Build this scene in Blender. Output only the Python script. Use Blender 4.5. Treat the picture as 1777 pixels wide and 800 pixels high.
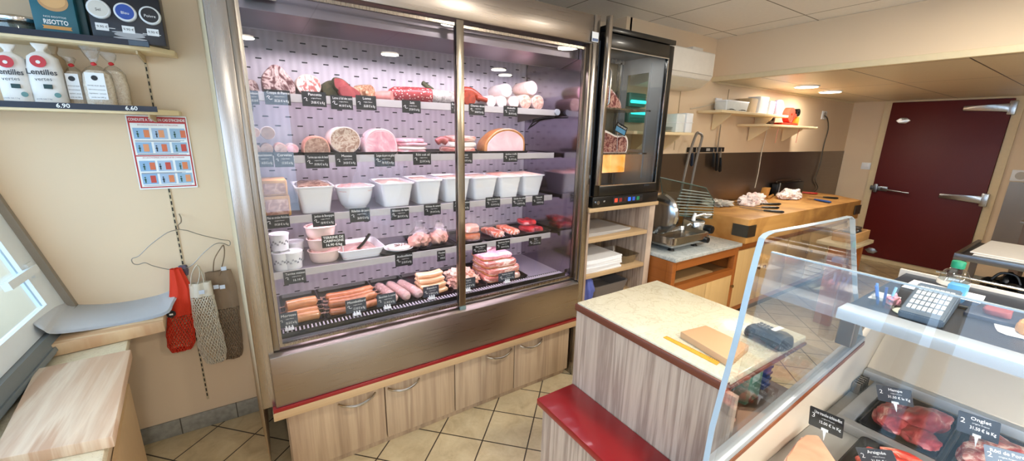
import bpy, bmesh, math, random
from mathutils import Vector, Matrix, noise
R = math.radians
PI = math.pi
S = bpy.context.scene
for _o in list(bpy.data.objects):
    bpy.data.objects.remove(_o)

# ------------------------------------------------------------------ camera
F_PX, CAM_H = 689.0, 1.6
PITCH, YAW, ROLL = R(13.84), R(33.15), R(-1.233)
def _axes():
    cp, sp, cy, sy, cr, sr = math.cos(PITCH), math.sin(PITCH), math.cos(YAW), math.sin(YAW), math.cos(ROLL), math.sin(ROLL)
    f = Vector((sy*cp, cy*cp, -sp)); rt = Vector((cy, -sy, 0)); dn = f.cross(rt)
    return cr*rt+sr*dn, -sr*rt+cr*dn, f
RT, DN, FW = _axes()
cam_data = bpy.data.cameras.new('camera')
cam = bpy.data.objects.new('camera', cam_data)
S.collection.objects.link(cam)
cam_data.sensor_width = 36.0
cam_data.lens = F_PX/1777*36
cam_data.clip_start = 0.02
cm = Matrix((RT, -DN, -FW)).transposed().to_4x4()
cm.translation = Vector((0, 0, CAM_H))
cam.matrix_world = cm
S.camera = cam
def P(u, v, ax, val):
    d = RT*((u-888.5)/F_PX)+DN*((v-400)/F_PX)+FW
    o = Vector((0, 0, CAM_H))
    return o+d*((val-o[ax])/d[ax])
def PX(u, v, x): return P(u, v, 0, x)
def PY(u, v, y): return P(u, v, 1, y)
def PZ(u, v, z): return P(u, v, 2, z)

# ------------------------------------------------------------------ world, exposure
S.view_settings.view_transform = 'Standard'
S.view_settings.look = 'None'
S.view_settings.gamma = 1
S.view_settings.use_curve_mapping = False
S.view_settings.exposure = 0.0
W = bpy.data.worlds.new('world'); S.world = W; W.use_nodes = True
bg = W.node_tree.nodes['Background']
bg.inputs[0].default_value = (0.62, 0.78, 1.0, 1)
bg.inputs[1].default_value = 5.5

def lin(h):
    if isinstance(h, str):
        h = h.lstrip('#'); c = [int(h[i:i+2], 16)/255 for i in (0, 2, 4)]
        return tuple(((x+.055)/1.055)**2.4 if x > .04045 else x/12.92 for x in c)+(1,)
    return tuple(h)+(1,) if len(h) == 3 else h
def area(name, loc, size, power, color=(1, 1, 1), direction=(0, 0, -1), parent=None, sizey=None, disk=False):
    d = bpy.data.lights.new(name, 'AREA')
    d.energy = power; d.color = color; d.size = size
    if disk: d.shape = 'DISK'
    elif sizey: d.shape = 'RECTANGLE'; d.size_y = sizey
    o = bpy.data.objects.new(name, d); S.collection.objects.link(o)
    m = Vector(direction).to_track_quat('-Z', 'Y').to_matrix().to_4x4(); m.translation = Vector(loc)
    if parent is not None:
        o.parent = parent; m = wm(parent).inverted() @ m
    o.matrix_basis = m
    return o
# the sky comes in through the side windows and the shop door; portals only guide its sampling
for _n, _l, _sx, _sy, _d in (('window_portal', (-1.13, -.45, 1.45), 5.6, 1.5, (1, 0, 0)), ('door_portal', (-.05, -3.25, 1.22), 1.2, 1.75, (0, 1, 0))):
    area(_n, _l, _sx, 1, (1, 1, 1), _d, sizey=_sy).data.cycles.is_portal = True

# ------------------------------------------------------------------ object helpers
def wm(o):
    m = o.matrix_basis.copy(); p = o.parent
    while p is not None:
        m = p.matrix_basis @ m; p = p.parent
    return m
def tag(o, label=None, cat=None, group=None, kind=None):
    if label: o['label'] = label
    if cat: o['category'] = cat
    if group: o['group'] = group
    if kind: o['kind'] = kind
    return o
def thing(name, label, cat, loc=(0, 0, 0), rotz=0, group=None):
    o = bpy.data.objects.new(name, None); S.collection.objects.link(o)
    o.empty_display_size = .05
    o.location = loc; o.rotation_euler = (0, 0, rotz)
    o.matrix_basis = Matrix.Translation(Vector(loc)) @ Matrix.Rotation(rotz, 4, 'Z')
    return tag(o, label, cat, group)
def obj(name, bm, mats, parent=None, smooth=True, local=False, label=None, cat=None, group=None, kind=None, ang=35):
    me = bpy.data.meshes.new(name)
    bmesh.ops.recalc_face_normals(bm, faces=bm.faces[:])
    bm.to_mesh(me); bm.free()
    for m in (mats if isinstance(mats, (list, tuple)) else [mats]):
        me.materials.append(m)
    o = bpy.data.objects.new(name, me); S.collection.objects.link(o)
    if parent is not None:
        o.parent = parent
        if not local: me.transform(wm(parent).inverted())
    elif not local:
        xs = [v.co for v in me.vertices]
        c = Vector(((min(v.x for v in xs)+max(v.x for v in xs))/2, (min(v.y for v in xs)+max(v.y for v in xs))/2, min(v.z for v in xs)))
        me.transform(Matrix.Translation(-c)); o.location = c
    if smooth:
        me.shade_smooth(); me.set_sharp_from_angle(angle=R(ang))
    return tag(o, label, cat, group, kind)
def struct(name, bm, m, **k):
    return obj(name, bm, m, kind='structure', **k)
def B(): return bmesh.new()
def box(bm, x0, x1, y0, y1, z0, z1, bev=0, mi=0, seg=2):
    vs = [bm.verts.new((x, y, z)) for z in (z0, z1) for y in (y0, y1) for x in (x0, x1)]
    fs = [bm.faces.new([vs[i] for i in q]) for q in ((0, 2, 3, 1), (4, 5, 7, 6), (0, 1, 5, 4), (2, 6, 7, 3), (0, 4, 6, 2), (1, 3, 7, 5))]
    for f in fs: f.material_index = mi
    if bev > 0:
        es = list({e for f in fs for e in f.edges})
        r = bmesh.ops.bevel(bm, geom=es, offset=bev, segments=seg, affect='EDGES', profile=.5)
        for f in r['faces']: f.material_index = mi
    return bm
def prism(bm, pts, vec, bev=0, mi=0):
    pts = [Vector(p) for p in pts]; vec = Vector(vec)
    a = [bm.verts.new(p) for p in pts]; b = [bm.verts.new(p+vec) for p in pts]
    n = len(pts)
    fs = [bm.faces.new(a), bm.faces.new(b[::-1])]+[bm.faces.new((a[i], b[i], b[(i+1) % n], a[(i+1) % n])) for i in range(n)]
    for f in fs: f.material_index = mi
    if bev > 0:
        es = list({e for f in fs for e in f.edges})
        r = bmesh.ops.bevel(bm, geom=es, offset=bev, segments=2, affect='EDGES', profile=.5)
        for f in r['faces']: f.material_index = mi
    return bm
def loft(bm, rings, cap0=True, cap1=True, mi=0, closed=True):
    V = [[bm.verts.new(p) for p in r] for r in rings]
    n = len(V[0])
    for a, b in zip(V, V[1:]):
        for i in range(n if closed else n-1):
            j = (i+1) % n
            f = bm.faces.new((a[i], a[j], b[j], b[i])); f.material_index = mi
    if cap0: f = bm.faces.new(V[0][::-1]); f.material_index = mi
    if cap1: f = bm.faces.new(V[-1]); f.material_index = mi
    return V
def tube(bm, pts, r, n=8, mi=0, closed=False, flat=1.0, cap=True):
    pts = [Vector(p) for p in pts]; m = len(pts)
    rs = r if isinstance(r, (list, tuple)) else [r]*m
    rings = []; up = None
    for i, p in enumerate(pts):
        t = (pts[(i+1) % m]-pts[i-1]) if closed or 0 < i < m-1 else (pts[1]-pts[0] if i == 0 else pts[-1]-pts[-2])
        if t.length < 1e-9: t = Vector((0, 0, 1))
        t.normalize()
        if up is None:
            up = Vector((0, 0, 1)) if abs(t.z) < .9 else Vector((1, 0, 0))
        a = t.cross(up)
        if a.length < 1e-6: a = t.orthogonal()
        a.normalize(); b = a.cross(t); up = b
        rings.append([p+a*math.cos(2*PI*k/n)*rs[i]+b*math.sin(2*PI*k/n)*rs[i]*flat for k in range(n)])
    if closed: rings.append(rings[0]); loft(bm, rings, False, False, mi)
    else: loft(bm, rings, cap, cap, mi)
    return bm
def lathe(bm, prof, o=(0, 0, 0), axis='Z', n=24, mi=0, cap=True):
    o = Vector(o); rings = []
    for r, h in prof:
        ring = []
        for k in range(n):
            c, s = math.cos(2*PI*k/n)*r, math.sin(2*PI*k/n)*r
            ring.append(o+(Vector((c, s, h)) if axis == 'Z' else Vector((c, h, s)) if axis == 'Y' else Vector((h, c, s))))
        rings.append(ring)
    loft(bm, rings, cap, cap, mi); return bm
def rr(cx, cy, z, w, d, r, n=4):
    r = min(r, w/2-1e-4, d/2-1e-4); out = []
    for sx, sy, a0 in ((1, 1, 0), (-1, 1, 90), (-1, -1, 180), (1, -1, 270)):
        for k in range(n+1):
            a = R(a0+90*k/n)
            out.append(Vector((cx+sx*(w/2-r)+math.cos(a)*r, cy+sy*(d/2-r)+math.sin(a)*r, z)))
    return out
def nz(p, s, seed=0):
    return noise.noise(Vector(p)*s+Vector((seed*7.13, seed*3.7, seed*1.9)))
def blob(bm, c, sc, amp=.1, fr=6, seed=0, sub=3, flat=None, mi=0):
    r = bmesh.ops.create_icosphere(bm, subdivisions=sub, radius=1)
    c = Vector(c)
    for v in r['verts']:
        d = v.co.copy()
        k = 1+amp*nz(d, fr*.3, seed)*2+amp*.5*nz(d, fr, seed+5)
        q = Vector((d.x*sc[0]*k, d.y*sc[1]*k, d.z*sc[2]*k))
        if flat is not None and q.z < -flat: q.z = -flat
        v.co = q+c
    for f in {f for v in r['verts'] for f in v.link_faces}: f.material_index = mi
    return bm
def slab(bm, cx, cy, z, w, d, h, rot=0, amp=.004, seed=0, rad=.3, mi=0):
    """soft cushion-edged slab with a wavy outline"""
    n = 28; rings = []
    for t, k in ((0, .90), (.15, .98), (.5, 1.0), (.85, .97), (1, .88), (1.03, .55), (1.04, .15)):
        ring = []
        for i in range(n):
            a = 2*PI*i/n; ca, sa = math.cos(a), math.sin(a)
            m = (abs(ca)**(2/rad)+abs(sa)**(2/rad))**(-rad/2) if rad else 1
            x, y = ca*m*w/2*k, sa*m*d/2*k
            q = nz((ca*1.3, sa*1.3, t*.6), 1.7, seed)*amp*2
            x += ca*q; y += sa*q
            zz = z+h*t+(nz((x*9, y*9, 1), 2.2, seed+3)*amp*.8 if t > .6 else 0)
            ring.append((cx+x*math.cos(rot)-y*math.sin(rot), cy+x*math.sin(rot)+y*math.cos(rot), zz))
        rings.append(ring)
    loft(bm, rings, True, True, mi); return bm
def text(s, h, mat, parent, m, name='lettering', align='CENTER', maxw=None, bold=0, extr=0):
    """writing laid in the local XY plane of matrix m (world)"""
    c = bpy.data.curves.new(name, 'FONT'); c.body = s; c.size = h; c.resolution_u = 2
    c.align_x = align; c.align_y = 'CENTER'; c.offset = bold; c.extrude = extr
    t = bpy.data.objects.new(name, c); S.collection.objects.link(t)
    bpy.context.view_layer.update()
    me = bpy.data.meshes.new_from_object(t)
    bpy.data.objects.remove(t); bpy.data.curves.remove(c)
    me.name = name
    if me.vertices and maxw:
        w = max(v.co.x for v in me.vertices)-min(v.co.x for v in me.vertices)
        if w > maxw: me.transform(Matrix.Diagonal((maxw/w, 1, 1, 1)))
    me.transform((wm(parent).inverted() if parent else Matrix()) @ m)
    me.materials.clear(); me.materials.append(mat)
    o = bpy.data.objects.new(name, me); S.collection.objects.link(o)
    if parent: o.parent = parent
    return o
def frame(o, x, y):
    x = Vector(x).normalized(); y = Vector(y); y = (y-x*y.dot(x)).normalized(); z = x.cross(y)
    m = Matrix((x, y, z)).transposed().to_4x4(); m.translation = Vector(o); return m
def copy_tree(o, parent=None):
    c = o.copy(); S.collection.objects.link(c); c.parent = parent
    for ch in [q for q in bpy.data.objects if q.parent == o]: copy_tree(ch, c)
    return c
def catmull(pts, n=6):
    pts = [Vector(p) for p in pts]; out = []
    for i in range(len(pts)-1):
        a, b, c, d = pts[max(i-1, 0)], pts[i], pts[i+1], pts[min(i+2, len(pts)-1)]
        for k in range(n):
            t = k/n
            out.append(.5*((2*b)+(c-a)*t+(2*a-5*b+4*c-d)*t*t+(3*b-a-3*c+d)*t**3))
    out.append(pts[-1]); return out

# ------------------------------------------------------------------ materials
class N:
    def __init__(s, name):
        s.m = bpy.data.materials.new(name); s.m.use_nodes = True; s.t = s.m.node_tree
        s.b = s.t.nodes['Principled BSDF']; s.out = s.t.nodes['Material Output']
    def n(s, typ, **k):
        q = s.t.nodes.new('ShaderNode'+typ)
        for a, v in k.items(): setattr(q, a, v)
        return q
    def l(s, a, b): s.t.links.new(a, b)
    def coord(s, scale=(1, 1, 1), rot=(0, 0, 0), kind='Object', loc=(0, 0, 0)):
        tc = s.n('TexCoord'); mp = s.n('Mapping')
        mp.inputs['Scale'].default_value = scale; mp.inputs['Rotation'].default_value = rot; mp.inputs['Location'].default_value = loc
        s.l(tc.outputs[kind], mp.inputs[0]); return mp.outputs[0]
    def noise(s, vec, scale=5, detail=3, rough=.5, dist=0):
        q = s.n('TexNoise'); q.inputs['Scale'].default_value = scale; q.inputs['Detail'].default_value = detail
        q.inputs['Roughness'].default_value = rough; q.inputs['Distortion'].default_value = dist
        s.l(vec, q.inputs['Vector']); return q.outputs['Fac']
    def ramp(s, fac, stops, interp='LINEAR'):
        q = s.n('ValToRGB'); q.color_ramp.interpolation = interp; e = q.color_ramp.elements
        e[0].position, e[0].color = stops[0][0], lin(stops[0][1]); e[1].position, e[1].color = stops[-1][0], lin(stops[-1][1])
        for p, c in stops[1:-1]:
            x = e.new(p); x.color = lin(c)
        s.l(fac, q.inputs[0]); return q.outputs[0]
    def mix(s, fac, a, b, mode='MIX'):
        q = s.n('Mix', data_type='RGBA', blend_type=mode)
        for i, v in ((0, fac), (6, a), (7, b)):
            if hasattr(v, 'links') or hasattr(v, 'is_output'): s.l(v, q.inputs[i])
            else: q.inputs[i].default_value = v if i == 0 else lin(v)
        return q.outputs[2]
    def math(s, op, a, b=0.0, c=0.0):
        q = s.n('Math', operation=op)
        for i, v in ((0, a), (1, b), (2, c)):
            if hasattr(v, 'is_output'): s.l(v, q.inputs[i])
            else: q.inputs[i].default_value = v
        return q.outputs[0]
    def sep(s, vec):
        q = s.n('SeparateXYZ'); s.l(vec, q.inputs[0]); return q.outputs
    def col(s, c):
        if hasattr(c, 'is_output'): s.l(c, s.b.inputs['Base Color'])
        else: s.b.inputs['Base Color'].default_value = lin(c)
    def set(s, rough=.5, metal=0, spec=None, coat=0, sss=0, alpha=None):
        s.b.inputs['Roughness'].default_value = rough; s.b.inputs['Metallic'].default_value = metal
        if spec is not None: s.b.inputs['Specular IOR Level'].default_value = spec
        s.b.inputs['Coat Weight'].default_value = coat; s.b.inputs['Coat Roughness'].default_value = .08
        if sss:
            s.b.inputs['Subsurface Weight'].default_value = sss; s.b.inputs['Subsurface Radius'].default_value = (.012, .005, .004)
        return s
    def bump(s, h, strength=.3, dist=.01):
        q = s.n('Bump'); q.inputs['Strength'].default_value = strength; q.inputs['Distance'].default_value = dist
        s.l(h, q.inputs['Height']); s.l(q.outputs[0], s.b.inputs['Normal'])
_mc = {}
def plain(name, c, rough=.5, metal=0, coat=0, var=.06, scale=30, bump=0, spec=None):
    if name in _mc: return _mc[name]
    q = N(name); v = q.coord(); f = q.noise(v, scale, 3)
    c = lin(c)
    q.col(q.mix(f, tuple(x*(1-var) for x in c[:3]), tuple(min(1, x*(1+var)) for x in c[:3])))
    q.set(rough, metal, spec, coat)
    if bump: q.bump(f, bump, .004)
    _mc[name] = q.m; return q.m
def steel(name, c='#a39a92', rough=.3, axis=0, streak=.12):
    if name in _mc: return _mc[name]
    q = N(name); sc = [260, 260, 260]; sc[axis] = 3
    f = q.noise(q.coord(tuple(sc)), 1, 2); g = q.noise(q.coord(), 2.5, 2)
    c = lin(c)
    q.col(q.mix(g, tuple(x*(1-streak) for x in c[:3]), tuple(x*(1+streak) for x in c[:3])))
    q.set(rough, 1); r = q.math('MULTIPLY_ADD', f, .16, rough-.08); q.l(r, q.b.inputs['Roughness'])
    q.bump(f, .06, .001); _mc[name] = q.m; return q.m
def striped_wood(name, axis_across, cols, rough=.4, s1=14, rnd=0):
    """wood laminate with long straight streaks; axis_across is the axis the colour changes along"""
    if name in _mc: return _mc[name]
    q = N(name); sc = [.35, .35, .35]
    for a in axis_across: sc[a] = s1
    v = q.coord(tuple(sc)); f = q.noise(v, 1, 6, .62, .15)
    sc2 = [.6]*3
    for a in axis_across: sc2[a] = s1*7
    g = q.noise(q.coord(tuple(sc2)), 1, 2)
    base = q.ramp(f, cols)
    q.col(q.mix(q.math('MULTIPLY', g, .20), base, '#5c4636', 'MIX'))
    q.set(rough, 0, .4); _mc[name] = q.m; return q.m
def veined(name, base, vein, sc=6, rough=.25, amt=.6, base2=None):
    if name in _mc: return _mc[name]
    q = N(name); v = q.coord()
    f = q.noise(v, sc, 8, .65, 1.3)
    r = q.ramp(f, [(0, (0, 0, 0)), (.475, (0, 0, 0)), (.5, (1, 1, 1)), (.525, (0, 0, 0)), (1, (0, 0, 0))])
    g = q.noise(v, sc*.6, 4); fine = q.noise(v, sc*14, 3)
    b = q.mix(g, base, base2 or base)
    b = q.mix(q.math('MULTIPLY', fine, .25), b, vein)
    q.col(q.mix(q.math('MULTIPLY', q.math('MULTIPLY', r, amt), q.math('MULTIPLY', g, 1.6)), b, vein))
    q.set(rough, 0, .5); _mc[name] = q.m; return q.m
def meat(name, stops, sc=30, rough=.38, dist=1.0, stretch=(1, 1, 1), coat=.15, sss=0, bump=.25, speck=None):
    if name in _mc: return _mc[name]
    q = N(name); v = q.coord(stretch); f = q.noise(v, sc, 5, .6, dist)
    c = q.ramp(f, stops)
    if speck:
        vo = q.n('TexVoronoi'); vo.inputs['Scale'].default_value = speck[1]; q.l(v, vo.inputs['Vector'])
        k = q.ramp(vo.outputs['Distance'], [(0, (1, 1, 1)), (speck[2], (1, 1, 1)), (speck[2]+.08, (0, 0, 0)), (1, (0, 0, 0))])
        c = q.mix(k, c, speck[0])
    q.col(c); q.set(rough, 0, .5, coat); q.bump(f, bump, .003); _mc[name] = q.m; return q.m
def glass(name, tint=(1, 1, 1), refl=1.0, rough=0.0, base=.0, bump=0, ior=1.45):
    if name in _mc: return _mc[name]
    q = N(name); t = q.n('BsdfTransparent'); t.inputs[0].default_value = tuple(tint)+(1,)
    g = q.n('BsdfGlossy'); g.inputs['Roughness'].default_value = rough
    fr = q.n('LayerWeight')
    f = q.math('MULTIPLY_ADD', q.math('POWER', fr.outputs['Facing'], 4.0), .80*refl, base+.035*refl)
    f = q.math('MINIMUM', f, .9)
    mx = q.n('MixShader'); q.l(f, mx.inputs[0]); q.l(t.outputs[0], mx.inputs[1]); q.l(g.outputs[0], mx.inputs[2])
    q.l(mx.outputs[0], q.out.inputs[0])
    if bump:
        b = q.n('Bump'); b.inputs['Strength'].default_value = bump; b.inputs['Distance'].default_value = .01
        q.l(q.noise(q.coord(), 28, 4, .6, 1.5), b.inputs['Height']); q.l(b.outputs[0], g.inputs['Normal']); q.l(b.outputs[0], fr.inputs['Normal'])
    q.t.nodes.remove(q.b); _mc[name] = q.m; return q.m
def emit(name, c, s):
    if name in _mc: return _mc[name]
    q = N(name); q.col((0, 0, 0)); q.b.inputs['Emission Color'].default_value = lin(c); q.b.inputs['Emission Strength'].default_value = s
    _mc[name] = q.m; return q.m

WALL = plain('painted_wall', '#e3cbab', .6, var=.035, scale=3)
CHALK = plain('chalk_white', '#f4f4f2', .7)
SLATE = plain('slate_black', '#15181d', .45, var=.1)
SLATE2 = plain('slate_grey', '#3a414b', .4)
WHITE = plain('white_plastic', '#eceef0', .35, var=.02)
CERAMIC = plain('white_ceramic', '#f1f1f3', .22, var=.02, coat=.3)
BLACK = plain('black_plastic', '#0d0e10', .32)
TRAYB = plain('black_tray_plastic', '#121214', .38)
STEEL = steel('brushed_steel')
STEELV = steel('brushed_steel_vertical', '#a8a29c', .26, 2)
STEELD = steel('dull_steel', '#7f766e', .38)
CHROME = steel('polished_metal', '#c9cacb', .16)
ALU = steel('aluminium', '#bfc3c6', .3)
ALUP = plain('satin_aluminium', '#c3c7ca', .38, .4)
RED = plain('red_laminate', '#8c1015', .3, var=.05, coat=.35)
REDV = plain('red_door_paint', '#5c0d10', .5, var=.12, scale=90)
WOODX = striped_wood('streaked_laminate_front', (0,), s1=9, cols= [(0, '#7d6a56'), (.38, '#a48b70'), (.5, '#c4ab8c'), (.6, '#a98f75'), (.68, '#cbb594'), (1, '#8d765e')])
WOODY = striped_wood('streaked_laminate_side', (1,), s1=9, cols= [(0, '#8c7668'), (.38, '#ad9684'), (.46, '#cbb6a2'), (.52, '#a08a7a'), (.58, '#d0bca8'), (.66, '#96806f'), (1, '#8d7868')])
WOODE = striped_wood('laminate_edge', (2,), [(0, '#b08f66'), (.5, '#c9a97f'), (1, '#b8966c')], s1=60)
WOODS = striped_wood('laminate_shelf', (1,), [(0, '#b08f66'), (.5, '#c9ab82'), (1, '#a98a64')], s1=40)
MARBLE = veined('cream_marble', '#e6dfc6', '#a3906c', 9, .22, .42, '#ddd5b8')
GMARBLE = veined('grey_marble', '#cfd2cf', '#8c9492', 9, .25, .9, '#b5bab7')
STONE = veined('speckled_stone', '#e3dac0', '#b5a684', 24, .5, .7)
ORANGEW = striped_wood('varnished_orange_wood', (2,), [(0, '#8a4a18'), (.5, '#a9622a'), (1, '#7d4014')], rough=.35, s1=40)
LIGHTW = striped_wood('pale_cupboard_wood', (0,), [(0, '#d2ac70'), (.5, '#e0bd84'), (1, '#cda468')], rough=.4, s1=18)
BOARD = striped_wood('beech_boards', (0,), [(0, '#c39f83'), (.42, '#cfae92'), (.5, '#e4cfb6'), (.55, '#c9a588'), (1, '#b99478')], rough=.5, s1=5)
BLOCKW = striped_wood('butcher_block_wood', (1,), [(0, '#a9773a'), (.5, '#cf9d5c'), (1, '#b3803f')], rough=.5, s1=12)
SHELFW = plain('cream_shelf_board', '#e6cfa4', .4, var=.04)
BROWN = plain('brown_trim', '#6d3a28', .4)
GLASS = glass('clear_glass', (.97, .98, .98), .9)
FILM = glass('clear_film', (.97, .97, .98), 1.0, .12, .07, bump=1.0)
ACRYL = glass('clear_acrylic', (.985, .99, .99), .9)
ACEDGE = plain('acrylic_edge', '#a9bcc8', .2, var=.05, coat=.4)
# ------------------------------------------------------------------ the room
XL, XR, YW, YR, YF = -1.15, 7.03, 2.46, 2.25, -3.3
ZC, ZLOW, XBEAM = 2.45, 2.10, 3.62
# floor tiles laid diagonally
q = N('floor_tiles')
v = q.coord(kind='Object')
xyz = q.sep(v)
a = q.math('MULTIPLY', q.math('ADD', xyz[0], xyz[1]), .70711/.24)
b = q.math('MULTIPLY', q.math('SUBTRACT', xyz[0], xyz[1]), .70711/.24)
def _edge(t):
    fr = q.math('FRACT', t); return q.math('MINIMUM', fr, q.math('SUBTRACT', 1.0, fr))
e = q.math('MINIMUM', _edge(a), _edge(b))
g = q.math('LESS_THAN', e, .014)
n1 = q.noise(v, 9, 5, .6, .8); n2 = q.noise(v, 60, 3)
ti = q.ramp(n1, [(0.2, '#b09a75'), (.5, '#cfbb94'), (.8, '#dccba6')])
ti = q.mix(q.math('MULTIPLY', n2, .25), ti, '#8d7a58')
q.col(q.mix(g, ti, '#3a3026')); q.set(.28, 0, .5)
q.bump(q.math('SUBTRACT', 1.0, g), .3, .003)
FLOORM = q.m
# origin of the floor object sits on a tile node
bm = B(); ox, oy = .698, 1.742
box(bm, XL-ox, XR+.2-ox, YF-oy, YW+.2-oy, -.05, 0)
o = struct('floor', bm, FLOORM, local=True, smooth=False); o.location = (ox, oy, 0)

# ceiling panels
def panel_mat(name, c, sx, sy, offx, offy):
    q = N(name); v = q.coord(kind='Object', loc=(offx, offy, 0)); s = q.sep(v)
    fx = q.math('FRACT', q.math('DIVIDE', s[0], sx)); fy = q.math('FRACT', q.math('DIVIDE', s[1], sy))
    mn = q.math('MINIMUM', q.math('MULTIPLY', q.math('MINIMUM', fx, q.math('SUBTRACT', 1.0, fx)), sx), q.math('MULTIPLY', q.math('MINIMUM', fy, q.math('SUBTRACT', 1.0, fy)), sy))
    g = q.math('LESS_THAN', mn, .004)
    n = q.noise(v, 40, 3)
    c = lin(c)
    q.col(q.mix(g, q.mix(n, tuple(x*.93 for x in c[:3]), tuple(x*1.04 for x in c[:3])), '#4b4034'))
    q.set(.35, 0, .5); q.bump(n, .05, .002); return q.m
CEILM = panel_mat('ceiling_panels', '#efece8', .72, .6, .02, .0)
CEILL = panel_mat('low_ceiling_panels', '#e6d8ba', 1.2, .6, .5, .1)
bm = B(); box(bm, XL, XBEAM+.05, YF, YW+.2, ZC, ZC+.05); o = struct('ceiling', bm, CEILM, smooth=False)
bm = B(); box(bm, XBEAM+.061, XR+.2, YF, YR+.2, ZLOW, ZLOW+.05); o = struct('ceiling', bm, CEILL, smooth=False)
# dropped beam face between the two ceiling heights
bm = B(); box(bm, XBEAM, XBEAM+.06, YF, YR, ZLOW-.0, ZC-.001); struct('wall_beam', bm, WALL, smooth=False)
bm = B(); box(bm, XBEAM-.012, XBEAM+.03, YF, YR, ZLOW-.012, ZLOW+.03, .004); struct('trim_1', bm, plain('trim_cream', '#e4d3ae', .5))
# walls
bm = B(); box(bm, XL, 2.5, YW, YW+.1, 0, ZC); struct('wall_back', bm, WALL, smooth=False)
bm = B(); box(bm, 2.48, XR, YR, YR+.1, 0, ZC); box(bm, 2.44, 2.50, YR, YW+.1, 0, ZC); struct('wall_back_kitchen', bm, WALL, smooth=False)
bm = B(); box(bm, XR, XR+.12, YF, YR+.1, 0, ZLOW); struct('wall_right', bm, WALL, smooth=False)
# left wall, open where the slanted window stands
bm = B(); box(bm, XL-.1, XL, YF, YW+.1, 0, .70); box(bm, XL-.1, XL, YF, YW+.1, 2.2, ZC); [box(bm, XL-.1, XL, y_, y_+.08, .70, 2.2) for y_ in (.32, -.9, -2.1, -3.28)]
struct('wall_left', bm, WALL, smooth=False)
# shop front behind the camera: posts and rails round big openings
bm = B()
box(bm, XL, XR, YF-.08, YF, 0, .35); box(bm, XL, XR, YF-.08, YF, 2.1, ZC)
box(bm, .55, XR, YF-.08, YF, .35, 2.1); box(bm, XL, -.30, YF-.08, YF, .35, 2.1)
struct('wall_front', bm, plain('shopfront_paint', '#cfc8bd', .5), smooth=False)
# painted panel lines on the back wall (panel joints)
for i, (u, v0, v1) in enumerate(((1182, 150, 260), (1265, 155, 185), (1253, 195, 262))):
    a = PY(u, v0, YR); bm = B(); box(bm, a.x-.003, a.x+.003, YR-.003, YR, PY(u, v1, YR).z, a.z)
    struct('trim_%d' % (i+2), bm, plain('joint_filler', '#a48c68', .6), smooth=False)
bm = B(); box(bm, XBEAM+.07, XR-.04, YR-.012, YR, ZLOW-.02, ZLOW-.001); struct('trim_6', bm, plain('trim_cream', '#e4d3ae', .5), smooth=False)
# grey skirting tiles with thin joints
q = N('skirting_tiles'); v = q.coord(kind='Object'); s = q.sep(v); fr = q.math('FRACT', q.math('DIVIDE', s[0], .245))
g = q.math('LESS_THAN', fr, .02); n = q.noise(v, 35, 4)
q.col(q.mix(g, q.ramp(n, [(.3, '#85837a'), (.7, '#a09d92')]), '#4e4a42')); q.set(.4)
bm = B(); box(bm, -.85, -.10, YW-.012, YW, 0, .092, .003); o = struct('baseboard_back', bm, q.m)
bm = B(); box(bm, XR-.012, XR, YF, .78, 0, .08); struct('baseboard_right', bm, q.m)
# beige pilaster boxed in beside the refrigerator
bm = B(); prism(bm, [(-.125, 2.46, 0), (-.125, 2.42, 0), (-.085, 1.93, 0), (-.083, 2.46, 0)], (0, 0, 2.449)); struct('trim_7', bm, plain('pilaster_beige', '#d8c19c', .5, var=.03), smooth=False)

# slotted steel upright in the left wall: a strip with a row of dark slots
rail = thing('slotted_wall_rail', 'thin slotted shelf rail set into the beige wall left of the refrigerator', 'wall rail', (-.345, YW-.002, .16))
bm = B(); box(bm, -.350, -.340, YW-.004, YW-.0005, .16, 2.3); obj('strip', bm, plain('rail_beige', '#c7b28f', .5), rail, smooth=False)
bm = B(); z = .18
while z < 2.28:
    box(bm, -.3475, -.3425, YW-.0048, YW-.0038, z, z+.018); z += .03
obj('slot', bm, plain('slot_dark', '#2a241e', .7), rail, smooth=False)

# slanted side window on the left
A0 = Vector((-.753, YW, .80)); dirU = Vector((-.118, 0, .45)).normalized(); dY = Vector((0, -1, 0)); nW = dirU.cross(dY).normalized()
nW = nW if nW.x > 0 else -nW
def wpoly(bm, s0, s1, t0, t1, th0, th1, mi=0):
    pts = [A0+dY*a+dirU*b+nW*th0 for a, b in ((s0, t0), (s1, t0), (s1, t1), (s0, t1))]
    prism(bm, pts, nW*(th1-th0), mi=mi)
SW, TW = 2.05, 1.45
win = thing('window_1', None, None, tuple(A0+dY*1.0)); tag(win, kind='structure')
STRIP = plain('window_surround', '#8c8377', .5); SASH = plain('white_sash', '#dfe6ea', .35, var=.03); GREYF = plain('grey_sill_frame', '#6b7478', .4)
bm = B(); wpoly(bm, .002, .028, .0, TW, -.03, .02); wpoly(bm, SW-.05, SW, 0, TW, -.03, .02); wpoly(bm, .05, SW-.05, TW-.05, TW, -.03, .02); obj('window_frame', bm, STRIP, win, smooth=False)
bm = B(); wpoly(bm, .002, SW, -.07, -.001, -.05, .02); wpoly(bm, .1, SW, -.062, -.045, .02, .028); obj('window_sill', bm, GREYF, win, smooth=False)
bm = B(); wpoly(bm, .028, .15, .0, TW-.05, -.035, -.005); wpoly(bm, .15, SW-.15, 0, .075, -.035, -.005); wpoly(bm, SW-.15, SW-.05, 0, TW-.05, -.035, -.005); wpoly(bm, .15, SW-.15, TW-.14, TW-.05, -.035, -.005)
sash = obj('sash', bm, SASH, win, smooth=False)
bm = B(); wpoly(bm, .09, .33, .205, .235, -.004, .018); wpoly(bm, .07, .12, .19, .25, -.005, .004); obj('sash_handle', bm, SASH, win, smooth=False)
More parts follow.
